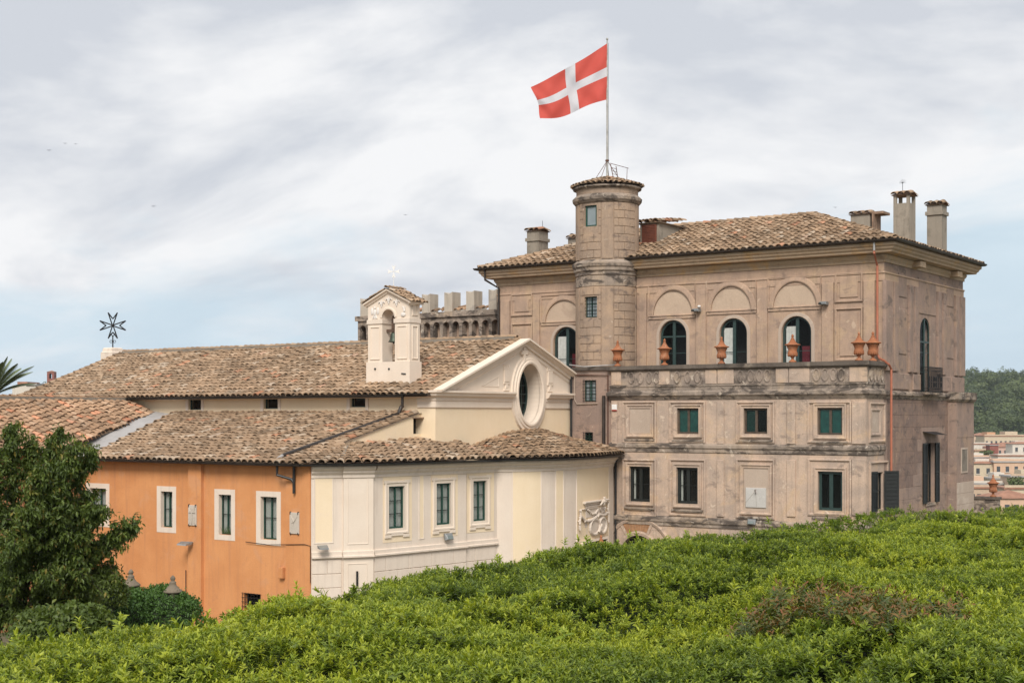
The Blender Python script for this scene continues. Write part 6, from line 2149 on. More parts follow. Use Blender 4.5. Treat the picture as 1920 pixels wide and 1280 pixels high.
def merlon(a0, a1, zt, d0=-.02, d1=.40, zb=None, notch=.12):
    zb = zb or z_p1 - .02
    am = (a0 + a1) / 2
    f, b = [(a0, zb), (a1, zb), (a1, zt), (am, zt - notch), (a0, zt)], None
    mb = MB()
    mb.grid([[frX.p(a, d0, z) for a, z in f], [frX.p(a, d1, z) for a, z in f]], close_u=True)
    mb.poly([frX.p(a, d0, z) for a, z in f[:1]] + [frX.p(a, d0, z) for a, z in f[1:]]); mb.poly([frX.p(a, d1, z) for a, z in reversed(f)])
    mb.build('merlon', M['grey_concrete'], cren)
for (x0, x1, yt) in ((675.5, 690, 559), (791, 806, 551), (833, 848, 547.5), (874, 889, 545), (916, 931, 542)):
    a0, a1 = frX.px(x0, 570)[0], frX.px(x1, 570)[0]
    merlon(a0, a1, zx((x0 + x1) / 2, yt), d0=.0, d1=.75)
a = U_X0 + .2
while a < U_X1 - .5:
    merlon(a, a + .75, z_p1 + .95, 8.5, 8.95, z_p1 - .02)
    a += 1.55
T = Tiles()
for (x0, x1) in ((808, 832), (850, 873), (891, 915), (760, 790)):
    a0, a1 = frX.px(x0, 580)[0], frX.px(x1, 580)[0]
    T.cols(planar_cols((a0, V_X + .02, z_p1 + .02), (a1, V_X + .02, z_p1 + .02), (0, 1, .35), lambda a, L: (0, .55)), jit=1.3)
T.finish(cren, 200, warm=True)

# ================================================================== GROUND
def terr(x, y):
    z = 0.0
    # garden bank under the hedge
    t = min(1, max(0, (x + 20) / 11.0)); t2 = min(1, max(0, (30 - y) / 8.0))
    z += 3.6 * (t * t * (3 - 2 * t)) * (t2 * t2 * (3 - 2 * t2))
    # the hill falls away behind the buildings to the river plain
    d = math.hypot(max(0, abs(x + 30) - 75), max(0, y - 78, -y - 60))
    s = min(1, d / 160.0)
    z -= 40 * (s * s * (3 - 2 * s))
    return z
xs = sorted(set(list(np.linspace(-110, 60, 46)) + [-4000, -2500, -1200, -700, -450, -300, -220, -160, 100, 150, 220, 300, 450, 700, 1200, 2500, 4000]))
ys = sorted(set(list(np.linspace(-40, 100, 40)) + [-2000, -900, -300, -120, -70, 130, 170, 220, 270, 350, 500, 800, 1300, 2200, 3200, 4500]))
mb = MB()
mb.grid([[(x, y, terr(x, y)) for x in xs] for y in ys])
M['ground'] = plaster('courtyard_ground', (.17, .15, .11), (.12, .115, .075), (.07, .09, .035), .6, (.08, .07, .05), .3, 0, .5)
mb.build('ground', M['ground'], None, smooth=True, kind='structure')

# ================================================================== LEAVES
def leaf(L, w, fold=.25, curl=.3, n=3):
    """folded, curling leaf lying along +x; returns verts, faces"""
    v, f = [], []
    for i in range(n + 1):
        t = i / n
        ww = w * math.sin(PI * min(1, .12 + t * .88)) ** .8 * (1 - .15 * t) if i < n else 0.0
        x = L * math.sin(curl * t * 1.2) / (curl * 1.2) if curl > .01 else L * t
        z = -L * (1 - math.cos(curl * t * 1.2)) / (curl * 1.2) if curl > .01 else 0
        v += [(x, -ww / 2, z + fold * ww / 2), (x, 0, z), (x, ww / 2, z + fold * ww / 2)]
    for i in range(n):
        b = i * 3
        f += [(b, b + 1, b + 4, b + 3), (b + 1, b + 2, b + 5, b + 4)]
    return np.array(v), f


def rotm(rx, ry, rz):
    cx, sx, cy, sy, cz, sz = math.cos(rx), math.sin(rx), math.cos(ry), math.sin(ry), math.cos(rz), math.sin(rz)
    return np.array([[cz, -sz, 0], [sz, cz, 0], [0, 0, 1]]) @ np.array([[cy, 0, sy], [0, 1, 0], [-sy, 0, cy]]) @ np.array([[1, 0, 0], [0, cx, -sx], [0, sx, cx]])


def shoot(nl, h, L, w, lean, seed, spread=1.0):
    r = random.Random(seed)
    V, F, TP = [], [], []
    for i in range(nl):
        t = i / (nl - 1)
        ang = i * 2.4 + r.uniform(-.3, .3)
        pitch = -(0.45 + .95 * t * lean) + r.uniform(-.22, .22)
        l = L * (1.0 - .40 * t) * r.uniform(.8, 1.15)
        TP.append(t)
        lv, lf = leaf(l, w * l / L * 1.05, .3, r.uniform(.2, .8) * spread, 2)
        R = rotm(r.uniform(-.3, .3), pitch, ang)
        p = lv @ R.T + np.array([0, 0, h * t])
        b = sum(len(x) for x in V)
        V.append(p); F += [tuple(q + b for q in f_) for f_ in lf]
    return np.concatenate(V), F, np.repeat(TP, len(F) // nl)


SCATTER = {}
def scatter_group(name, protos, mat, realize=False):
    col = bpy.data.collections.new(name)
    for i, (V, F, TP) in enumerate(protos):
        me = bpy.data.meshes.new(name + '_shoot')
        me.from_pydata(V.tolist(), [], F)
        at_ = me.attributes.new('tip', 'FLOAT', 'FACE'); at_.data.foreach_set('value', np.asarray(TP, dtype=np.float32))
        me.materials.append(mat)
        me.polygons.foreach_set('use_smooth', [True] * len(F))
        o = bpy.data.objects.new(name + '_shoot', me)
        col.objects.link(o)
    ng = bpy.data.node_groups.new(name, 'GeometryNodeTree')
    ng.interface.new_socket('Geometry', in_out='INPUT', socket_type='NodeSocketGeometry')
    ng.interface.new_socket('Geometry', in_out='OUTPUT', socket_type='NodeSocketGeometry')
    n = ng.nodes
    gi, go = n.new('NodeGroupInput'), n.new('NodeGroupOutput')
    ci = n.new('GeometryNodeCollectionInfo')
    ci.inputs['Collection'].default_value = col
    ci.inputs['Separate Children'].default_value = True
    ci.inputs['Reset Children'].default_value = True
    ip = n.new('GeometryNodeInstanceOnPoints')
    ip.inputs['Pick Instance'].default_value = True
    ra = n.new('GeometryNodeInputNamedAttribute'); ra.data_type = 'FLOAT_VECTOR'; ra.inputs['Name'].default_value = 'rot'
    sa = n.new('GeometryNodeInputNamedAttribute'); sa.data_type = 'FLOAT'; sa.inputs['Name'].default_value = 'scl'
    er = n.new('FunctionNodeEulerToRotation')
    ng.links.new(ra.outputs['Attribute'], er.inputs[0])
    ng.links.new(gi.outputs[0], ip.inputs['Points'])
    ng.links.new(ci.outputs[0], ip.inputs['Instance'])
    ng.links.new(er.outputs[0], ip.inputs['Rotation'])
    ng.links.new(sa.outputs['Attribute'], ip.inputs['Scale'])
    ng.links.new(ip.outputs[0], go.inputs[0])
    return ng


def scatter(name, pts, rot, scl, tint, ng, parent, kind='stuff'):
    me = bpy.data.meshes.new(name)
    o0 = ORIG[parent]
    P_ = np.asarray(pts, dtype=np.float32) - np.array(o0, dtype=np.float32)
    me.vertices.add(len(P_))
    me.vertices.foreach_set('co', P_.ravel())
    a = me.attributes.new('rot', 'FLOAT_VECTOR', 'POINT'); a.data.foreach_set('vector', np.asarray(rot, dtype=np.float32).ravel())
    a = me.attributes.new('scl', 'FLOAT', 'POINT'); a.data.foreach_set('value', np.asarray(scl, dtype=np.float32))
    a = me.attributes.new('tint', 'FLOAT', 'POINT'); a.data.foreach_set('value', np.asarray(tint, dtype=np.float32))
    o = bpy.data.objects.new(name, me)
    COL.objects.link(o)
    o.parent = parent
    ORIG[o] = o0
    md = o.modifiers.new('scatter', 'NODES')
    md.node_group = ng
    o['kind'] = kind
    return o


# smooth value noise for the hedge surface
def vnoise(x, y, seed=0):
    r = np.random.default_rng(seed)
    tab = r.random((64, 64))
    xi, yi = np.floor(x).astype(int), np.floor(y).astype(int)
    fx, fy = x - xi, y - yi
    fx, fy = fx * fx * (3 - 2 * fx), fy * fy * (3 - 2 * fy)
    g = lambda a, b: tab[a % 64, b % 64]
    return (g(xi, yi) * (1 - fx) + g(xi + 1, yi) * fx) * (1 - fy) + (g(xi, yi + 1) * (1 - fx) + g(xi + 1, yi + 1) * fx) * fy


HU0, HU1, HV0, HV1 = -7.0, 9.0, 1.6, 20.3
def hedge_h(u, v):
    z = CZ - 1.20 + .16 * (vnoise(u * .55 + 3, v * .55, 1) - .5) + .14 * (vnoise(u * 1.5, v * 1.5, 2) - .5) + .10 * (vnoise(u * 3.6, v * 3.6, 3) - .5)
    ed = np.minimum.reduce([u - HU0, HV1 - v])           # rounded shoulders
    z -= .35 * np.clip(1 - ed / .7, 0, 1) ** 2
    gap = np.clip(vnoise(u * 1.1 + 11, v * .6 + 5, 4) - .68, 0, 1) * 1.5 + np.clip(vnoise(u * 3.3 + 1, v * 2.6 + 5, 6) - .70, 0, 1) * 1.1     # troughs between the plants
    return z - gap + .055 - .011 * (v - 7.4)
hedge = thing('laurel_hedge', 'broad clipped evergreen hedge with bright young shoots filling the foreground', 'hedge', (0, 11, terr(0, 11)))
# core
gu, gv = np.linspace(HU0 + .2, HU1, 60), np.linspace(HV0, HV1 - .2, 70)
mb = MB()
mb.grid([[(float(u_), float(v_), float(hedge_h(np.array(u_), np.array(v_)) - .30)) for u_ in gu] for v_ in gv])
mb.grid([[(HU0 + .2, float(v_), float(hedge_h(np.array(HU0 + .2), np.array(v_)) - .30)) for v_ in gv], [(HU0 + .2, float(v_), 2.0) for v_ in gv]])
mb.grid([[(float(u_), HV1 - .2, float(hedge_h(np.array(u_), np.array(HV1 - .2)) - .30)) for u_ in gu], [(float(u_), HV1 - .2, 2.0) for u_ in gu]])
M['hcore'] = simple('painted_foliage_shade', (.018, .030, .010), .9, 0, .4, 8)  # opaque core; the shade among the leaves is put into its colour
mb.build('dark_core', M['hcore'], hedge)
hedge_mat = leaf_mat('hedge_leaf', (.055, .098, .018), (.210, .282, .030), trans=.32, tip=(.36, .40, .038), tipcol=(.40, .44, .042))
ng_h = scatter_group('hedge_shoots', [shoot(10, .045, .044, .016, .85, s_) for s_ in range(5)] + [shoot(8, .03, .042, .017, .5, 20 + s_) for s_ in range(2)], hedge_mat)
def in_view(u, v, z, m=2.2):
    R = CS * u + SN * v; F = -SN * u + CS * v
    ok = (F > 1.5) & (np.abs(R) < F * .36 * 1.08 + m)
    return ok & ((CZ - z) < F * (500 / FPX) * 1.08 + .25)
P_, S_, T_, RX = [], [], [], []
def hedge_layer(dens, depth0, depth1, tl, th, s0, s1, seed):
    r = np.random.default_rng(seed)
    n = int((HU1 - HU0) * (HV1 - HV0) * dens)
    u = r.uniform(HU0, HU1, n); v = r.uniform(HV0, HV1, n)
    h = hedge_h(u, v)
    z = h - r.uniform(depth0, depth1, n)
    F = -SN * u + CS * v
    ok = in_view(u, v, z)
    # out of view: thin
    ok |= r.random(n) < .35
    # fewer shoots far off, where each covers less than a few pixels
    ok &= r.random(n) < np.clip(12.0 / np.maximum(F, 1), .6, 1)
    u, v, z, h = u[ok], v[ok], z[ok], h[ok]
    n = len(u)
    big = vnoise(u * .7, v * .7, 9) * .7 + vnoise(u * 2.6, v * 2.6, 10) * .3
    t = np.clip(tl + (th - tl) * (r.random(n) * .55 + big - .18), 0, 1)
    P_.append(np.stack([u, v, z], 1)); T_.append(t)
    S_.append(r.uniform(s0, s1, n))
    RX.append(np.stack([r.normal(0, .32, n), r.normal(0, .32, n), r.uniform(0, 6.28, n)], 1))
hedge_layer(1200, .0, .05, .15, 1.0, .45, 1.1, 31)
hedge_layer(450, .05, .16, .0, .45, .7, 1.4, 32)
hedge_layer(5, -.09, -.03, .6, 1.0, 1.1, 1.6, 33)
# clipped sides
r = np.random.default_rng(35)
n = 16000
v = r.uniform(HV0, HV1, n); zz_ = CZ - 1.35 - r.uniform(0, 1, n) ** 1.3 * 3.0
P_.append(np.stack([np.full(n, HU0) + r.normal(0, .08, n), v, zz_], 1)); T_.append(r.uniform(.1, .7, n)); S_.append(r.uniform(.9, 1.5, n))
RX.append(np.stack([r.normal(0, .4, n), np.full(n, -1.1) + r.normal(0, .4, n), r.uniform(-.5, .5, n)], 1))
scatter('foliage', np.concatenate(P_), np.concatenate(RX), np.concatenate(S_), np.concatenate(T_), ng_h, hedge)

# red-tipped shrub in the hedge
red = thing('red_tipped_shrub', 'drooping shrub with red-brown young tips growing through the hedge at right', 'shrub', tuple(at(1560, 1190, 8.4))[:2] + (terr(2, 8),))
red_mat = leaf_mat('red_shrub_leaf', (.050, .080, .020), (.120, .155, .032), trans=.25, tip=(.14, .15, .03), tipcol=(.26, .075, .040), tip0=.52)
ng_r = scatter_group('red_shoots', [shoot(12, .085, .060, .016, .5, 60 + s_, 2.0) for s_ in range(5)], red_mat)
r = np.random.default_rng(41)
n = 1900
px_ = r.uniform(1335, 1810, n); py_ = 1140 + r.random(n) * 85 + (px_ - 1335) * .05
pts, tn = [], []
for x, y in zip(px_, py_):
    e = ((x - 1560) / 250) ** 2 + ((y - 1190) / 62) ** 2
    if e > 1 + .35 * math.sin(x * .05): continue
    d = 1.20 * FPX / (y - HY)
    p = at(x, y, d)
    h = float(hedge_h(np.array(p.x), np.array(p.y)))
    if random.random() < .25: continue
    pts.append((p.x, p.y, h + random.uniform(-.10, .05)))
    tn.append(random.uniform(0, .8) if random.random() < .72 - .35 * (y < 1180) else random.uniform(.88, 1))
n = len(pts)
scatter('foliage', pts, np.stack([r.normal(0, .4, n), r.normal(0, .4, n), r.uniform(0, 6.28, n)], 1), r.uniform(.8, 1.25, n), tn, ng_r, red)

# ---- generic leafy mesh crown
def leaf_cloud(parent, pts, size, mat, droop=.4, tints=None, nper=5, spread=.12, seed=0, name='crown', w=.42):
    r = np.random.default_rng(seed)
    lv, lf = leaf(1.0, w, .25, .5, 2)
    n = len(pts) * nper
    V = np.empty((n, len(lv), 3)); tt = np.empty(n)
    k = 0
    for i, p in enumerate(pts):
        for j in range(nper):
            R = rotm(r.normal(0, .5), r.normal(droop, .5), r.uniform(0, 6.28))
            s_ = size * r.uniform(.65, 1.25)
            V[k] = (lv * s_) @ R.T + np.asarray(p) + r.normal(0, spread, 3)
            tt[k] = (tints[i] if tints is not None else r.random()) + r.normal(0, .12)
            k += 1
    mb = MB()
    mb.v = V.reshape(-1, 3).tolist()
    m_ = len(lv)
    mb.f = [tuple(q + i * m_ for q in f_) for i in range(n) for f_ in lf]
    mb.t = np.repeat(np.clip(tt, 0, 1), len(lf))
    return mb.build(name, mat, parent, kind='stuff')

tree_mat = leaf_mat('cherry_leaf', (.036, .064, .016), (.130, .178, .036), 'GEOMETRY', .34, (.24, .19, .045))
M['bark'] = simple('bark', (.07, .055, .042), .9, 0, .35, 9, .6, .2)
D_TR = 30.0
tb = at(25, 900, D_TR)
tree = thing('cherry_tree', 'dark green leafy tree with long outward branches at the left edge', 'tree', (tb.x, tb.y, terr(tb.x, tb.y)))
zt0 = terr(tb.x, tb.y)
crown_pts, tints = [], []
bmb = MB()
rt = random.Random(5)
def P2(x, y, dd=0): return at(x, y, D_TR + dd)
root = Vector((tb.x, tb.y, zt0))
fork = P2(40, 1180)
bmb.tube([root, root.lerp(fork, .5) + Vector((.05, .03, 0)), fork], .16, 8, r1=.10)
# main limbs aim at points along the measured outline
limbs = [((245, 988), 0), ((205, 1010), .5), ((170, 850), 0), ((140, 840), -.6), ((110, 815), .3), ((75, 880), -.9), ((20, 800), .2), ((-30, 820), -.4), ((-80, 900), .4), ((-100, 1020), 0),
         ((60, 960), -1.3), ((120, 950), -1.0), ((20, 950), 1.2), ((150, 1060), -.7), ((90, 1080), -1.2), ((10, 1090), -1.1), ((-50, 1120), -.5), ((170, 1120), .3), ((130, 1160), -.5), ((50, 1170), -1.0), ((165, 930), .6), ((100, 860), .8), ((185, 955), -.4), ((60, 840), .5), ((30, 1010), -1.4), ((200, 1060), .4), ((150, 1010), -.6), ((-20, 1180), -.6), ((90, 1140), .8), ((30, 1140), -.4), ((175, 1090), -.3), ((0, 1060), .6), ((110, 1100), 0)]
for (tgt, dd) in limbs:
    end = P2(tgt[0], tgt[1], dd)
    mid = fork.lerp(end, .45) + Vector((rt.uniform(-.15, .15), rt.uniform(-.15, .15), rt.uniform(.05, .35)))
    path = [fork.lerp(root, .05), fork.lerp(mid, .5) + Vector((0, 0, .06)), mid, mid.lerp(end, .5) + Vector((0, 0, .08)), end]
    bmb.tube(path, .04, 6, r1=.008)
    L = (end - fork).length
    a = path[1:]
    for i in range(int(22 * max(1, L / 1.6))):                      # side twigs carrying the leaves
        t = .12 + .88 * rt.random() ** .7
        s_ = t * 3; j = min(int(s_), 2)
        p = a[j].lerp(a[j + 1], s_ - j)
        d_ = (a[j + 1] - a[j]).normalized() * .8 + Vector((rt.gauss(0, .55), rt.gauss(0, .55), rt.gauss(.05, .45)))
        d_.normalize()
        tl_ = rt.uniform(.30, .62) * (1.15 - .5 * t)
        q = p + d_ * tl_ + Vector((0, 0, -.06))
        bmb.tube([p, p.lerp(q, .5) + Vector((0, 0, .03)), q], .009, 4, r1=.003, cap=False)
        base_t = .10 + .50 * rt.random()
        for k in range(11):
            f_ = .15 + .85 * (k + .5) / 11
            crown_pts.append(p.lerp(q, f_) + Vector((rt.gauss(0, .045), rt.gauss(0, .045), rt.gauss(-.02, .035))))
            tints.append(min(.82, base_t + .28 * f_))
            if f_ > .85 and rt.random() < .12: tints[-1] = .95
    for i in range(int(12 * max(1, L / 1.6))):
        t = rt.random() ** .6
        a = path[1:]
        s_ = t * 3
        j = min(int(s_), 2)
        p = a[j].lerp(a[j + 1], s_ - j)
        sd = .30 * (1.08 - t)
        q = p + Vector((rt.gauss(0, sd), rt.gauss(0, sd), rt.gauss(0, sd * .8)))
        if rt.random() < .12: bmb.tube([p, q], .008, 4)
        crown_pts.append(q); tints.append(min(.8, .12 + .45 * rt.random() + (.30 if t > .85 else 0)))
        if t > .9 and rt.random() < .16: tints[-1] = .95
bmb.build('trunk', M['bark'], tree)
leaf_cloud(tree, crown_pts, .105, tree_mat, .55, tints, 6, .035, 3, 'crown')

# shrubs and ivy by the orange wall
def dome(name, label, cat, x, y, d, rx, ry, rz, npt, size, mat, seed, flat=1.0, group=None):
    c = at(x, y, d)
    g0 = terr(c.x, c.y)
    o = thing(name, label, cat, (c.x, c.y, g0), group)
    r = np.random.default_rng(seed)
    pts, tn = [], []
    for i in range(npt):
        q = r.normal(0, 1, 3); q /= np.linalg.norm(q)
        if q[2] < -.4: q[2] = -q[2]
        s_ = r.uniform(.86, 1.03) * (1 + .10 * math.sin(q[0] * 5 + seed) + .08 * math.sin(q[1] * 7 + q[2] * 6))
        pts.append((c.x + q[0] * rx * s_, c.y + q[1] * ry * s_, c.z + q[2] * rz * s_))
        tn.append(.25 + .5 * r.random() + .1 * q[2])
    leaf_cloud(o, pts, size, mat, .6, tn, 6, .05, seed, 'foliage', .6)
    MB().ball((c.x, c.y, c.z), rx * .82, ry * .82, rz * .82, 14, 10).build('dark_core', M['hcore'], o)  # solid core blocking the view through, leaf shade in its colour
    MB().tube([(c.x, c.y, g0), (c.x, c.y, c.z)], .08, 6).build('stem', M['bark'], o)
    return o, c
ivy_mat = leaf_mat('ivy_leaf', (.028, .068, .016), (.085, .165, .030), 'GEOMETRY', .25)
bush_mat = leaf_mat('yellow_green_leaf', (.030, .055, .010), (.095, .125, .018), 'GEOMETRY', .3, (.20, .20, .025))
dome('ivy_mound', 'rounded mass of green ivy under the carved stone finials by the orange wall', 'ivy', 300, 1154, 41.0, 1.30, 1.1, .80, 1500, .085, ivy_mat, 3)
dome('ivy_mound', 'smaller ivy mass beside the yellow-green shrub, left of the rounded ivy', 'ivy', 226, 1158, 40.0, .75, .8, .85, 900, .085, ivy_mat, 4)
dome('yellow_green_shrub', 'yellow-green shrub between the leafy tree and the orange wall', 'shrub', 186, 1118, 38.0, .62, .7, .66, 900, .085, bush_mat, 5)
dome('dark_shrub', 'dark broad-leaved shrub below the leafy tree at the hedge edge', 'shrub', 120, 1185, 27.0, 1.0, .7, .5, 900, .11, tree_mat, 6)
FP = [(.001, 0), (.34, 0), (.36, .03), (.34, .07), (.22, .16), (.14, .26), (.115, .34), (.13, .37), (.10, .40), (.06, .43), (.085, .47), (.10, .52), (.07, .58), (.02, .63), (.001, .64)]
M['oldstone'] = plaster('old_carved_stone', (.21, .17, .125), (.165, .135, .10), (.26, .22, .17), .4, (.06, .05, .04), .5, .2, .6)
for (x, y, d, lb) in ((245.5, 1098, 41.6, 'left carved stone finial poking out of the ivy, with a rounded cap'), (324, 1110, 41.0, 'right carved stone finial with a pointed acorn tip poking out of the ivy')):
    p = at(x, y, d)
    r = thing('stone_finial', lb, 'finial', (p.x, p.y, terr(p.x, p.y)), 'stone finials in the ivy')
    MB().lathe(p.x, p.y, [(a * .78, b_ * .78) for a, b_ in FP], 18, zoff=p.z).build('finial_cap', M['oldstone'], r, smooth=True)
    MB().box(Fr(p.x, p.y, 1, 0), -.18, .18, -.18, .18, terr(p.x, p.y), p.z + .002).build('pier', M['oldstone'], r)

# palm behind the left house
pc = at(-14, 742, 88)
palm = thing('palm_tree', 'palm crown with arching feathery fronds at the left edge', 'palm', (pc.x, pc.y, 0))
MB().tube([(pc.x, pc.y, 0), (pc.x + .1, pc.y, pc.z * .5), (pc.x, pc.y, pc.z)], .28, 10, r1=.22).build('trunk', M['bark'], palm)
M['palm'] = simple('palm_frond', (.12, .15, .06), .5, 0, .3, 6)
tips = [(14, 668, 0), (22, 672, .5), (64, 686, -.3), (62, 697, .4), (48, 700, 0), (66, 720, .6), (40, 690, .8), (-30, 665, 0), (-60, 690, .3), (-80, 720, -.4), (-95, 760, 0), (70, 765, .3), (30, 800, -.8), (-20, 800, .5), (5, 678, -.9), (33, 681, -.6), (-5, 672, .2)]
for (x, y, dd) in tips:
    e_ = at(x, y, 88 + dd * 1.6)
    mid = pc.lerp(e_, .55) + Vector((0, 0, .55))
    mb = MB()
    n = 34
    side0 = None
    sp_ = []
    for i in range(n + 1):
        t = i / n
        sp_.append(pc * (1 - t) ** 2 + mid * 2 * t * (1 - t) + e_ * t * t)
    for i in range(2, n):
        d_ = (sp_[i + 1] - sp_[i - 1]).normalized()
        sd = d_.cross(Vector((0, 0, 1))).normalized()
        L = .60 * math.sin(PI * min(1, .18 + .8 * i / n))
        for sg_ in (-1, 1):
            tip_ = sp_[i] + sd * sg_ * L * .7 + d_ * L * .75 - Vector((0, 0, L * .35))
            mb.poly([sp_[i] - d_ * .06, sp_[i] + d_ * .06, tip_])
    mb.tube(sp_, .022, 4, r1=.006)
    mb.build('frond', M['palm'], palm)

# ================================================================== FAR THINGS
# parapet and urn at the right end of the villa
frP = Fr(0, 70.6, 1, 0)
q0, q1 = U_T + .2, frP.px(1871, 940)[0]
zt = frP.px(1850, 931)[1]
pw = thing('parapet_wall', 'low weathered parapet wall at the right end of the villa', 'wall', ((q0 + q1) / 2, 70.6, 0))
MB().box(frP, q0, q1, 0, .4, 0, zt - .12).build('wall', M['dirty'], pw)
MB().box(frP, q0, q1 + .06, -.06, .46, zt - .12, zt).build('coping', M['dark_stone'], pw)
urn((frP.px(1860, 930)[0], 70.8, zt), 'terracotta urn alone on the low parapet right of the villa', .98)

# wooded hill
def hill_z(x, y):
    R, F = CS * x + SN * y, -SN * x + CS * y
    z = -40.0
    px__ = CX + FPX * R / max(F, 1)
    ridge = 34 + 10 * math.sin(R * .006 + 1.0) + 5 * math.sin(R * .017)
    if R < 300: ridge *= max(0, min(1, (R + 80) / 380)) 
    s_ = min(1, max(0, (F - 900) / 520))
    return z + (ridge + 32) * (s_ * s_ * (3 - 2 * s_))
mb = MB()
RR = np.linspace(-1500, 1600, 50); FF = list(np.linspace(900, 1500, 20)) + [1900, 2600]
mb.grid([[(CS * R - SN * F, SN * R + CS * F, hill_z(CS * R - SN * F, SN * R + CS * F) + CZ - .5 - (20 if F > 2000 else 0)) for R in RR] for F in FF])
M['hill'] = simple('wooded_ground', (.035, .055, .020), .95, 0, .3, .05)
mb.build('hill', M['hill'], None, smooth=True, kind='structure')
far_leaf = leaf_mat('far_leaf', (.040, .065, .020), (.105, .135, .040), 'GEOMETRY', .2)
wood = thing('hill_wood', 'dense green wood covering the hill behind the city', 'wood', (CS * 420 - SN * 1300, SN * 420 + CS * 1300, CZ))
wood['kind'] = 'stuff'
r = np.random.default_rng(77)
lv, lf = leaf(1.0, .9, .2, .4, 1)
lv[3:, 1] = (-.25, 0, .25)
VV, FFc, TT = [], [], []
def wood_tree(R, F, zb_, rad, hgt, tint, nleaf=260, sz=1.5):
    c = np.array([CS * R - SN * F, SN * R + CS * F, zb_ + hgt - rad])
    q = r.normal(0, 1, (nleaf, 3)); q /= np.linalg.norm(q, axis=1)[:, None]
    lump = 1 + .22 * np.sin(q[:, 0] * 4 + R) + .18 * np.sin(q[:, 1] * 5 + F) + .15 * np.sin(q[:, 2] * 6)
    s_ = r.uniform(.82, 1.03, nleaf) * lump
    pts = c + q * s_[:, None] * np.array([rad, rad, rad * .85])
    N_ = q + r.normal(0, .35, (nleaf, 3)); N_ /= np.linalg.norm(N_, axis=1)[:, None]       # leaves face outwards
    A_ = np.cross(N_, r.normal(0, 1, (nleaf, 3))); A_ /= np.linalg.norm(A_, axis=1)[:, None]
    B_ = np.cross(N_, A_)
    C_ = np.cross(A_, B_)
    k_ = (sz * r.uniform(.6, 1.3, nleaf))[:, None, None]
    VV.extend(list((lv[None, :, 0:1] * A_[:, None, :] + lv[None, :, 1:2] * B_[:, None, :] + lv[None, :, 2:3] * C_[:, None, :]) * k_ + pts[:, None, :]))
    TT.extend(list(np.clip(tint + r.normal(0, .12, nleaf), 0, 1)))
for i in range(330):
    F = r.uniform(930, 1480); R = F * r.uniform(.302, .43)
    zb_ = hill_z(CS * R - SN * F, SN * R + CS * F) + CZ - 1
    wood_tree(R, F, zb_, r.uniform(7.5, 14), r.uniform(14, 26), r.random() * .7 + .1, 900, 1.7)
mb = MB()
mb.v = np.concatenate(VV).tolist(); m_ = len(lv)
mb.f = [tuple(q + i * m_ for q in f_) for i in range(len(VV)) for f_ in lf]
mb.t = np.repeat(TT, len(lf))
mb.build('far_foliage', far_leaf, wood, kind='stuff')
wood_tr = None

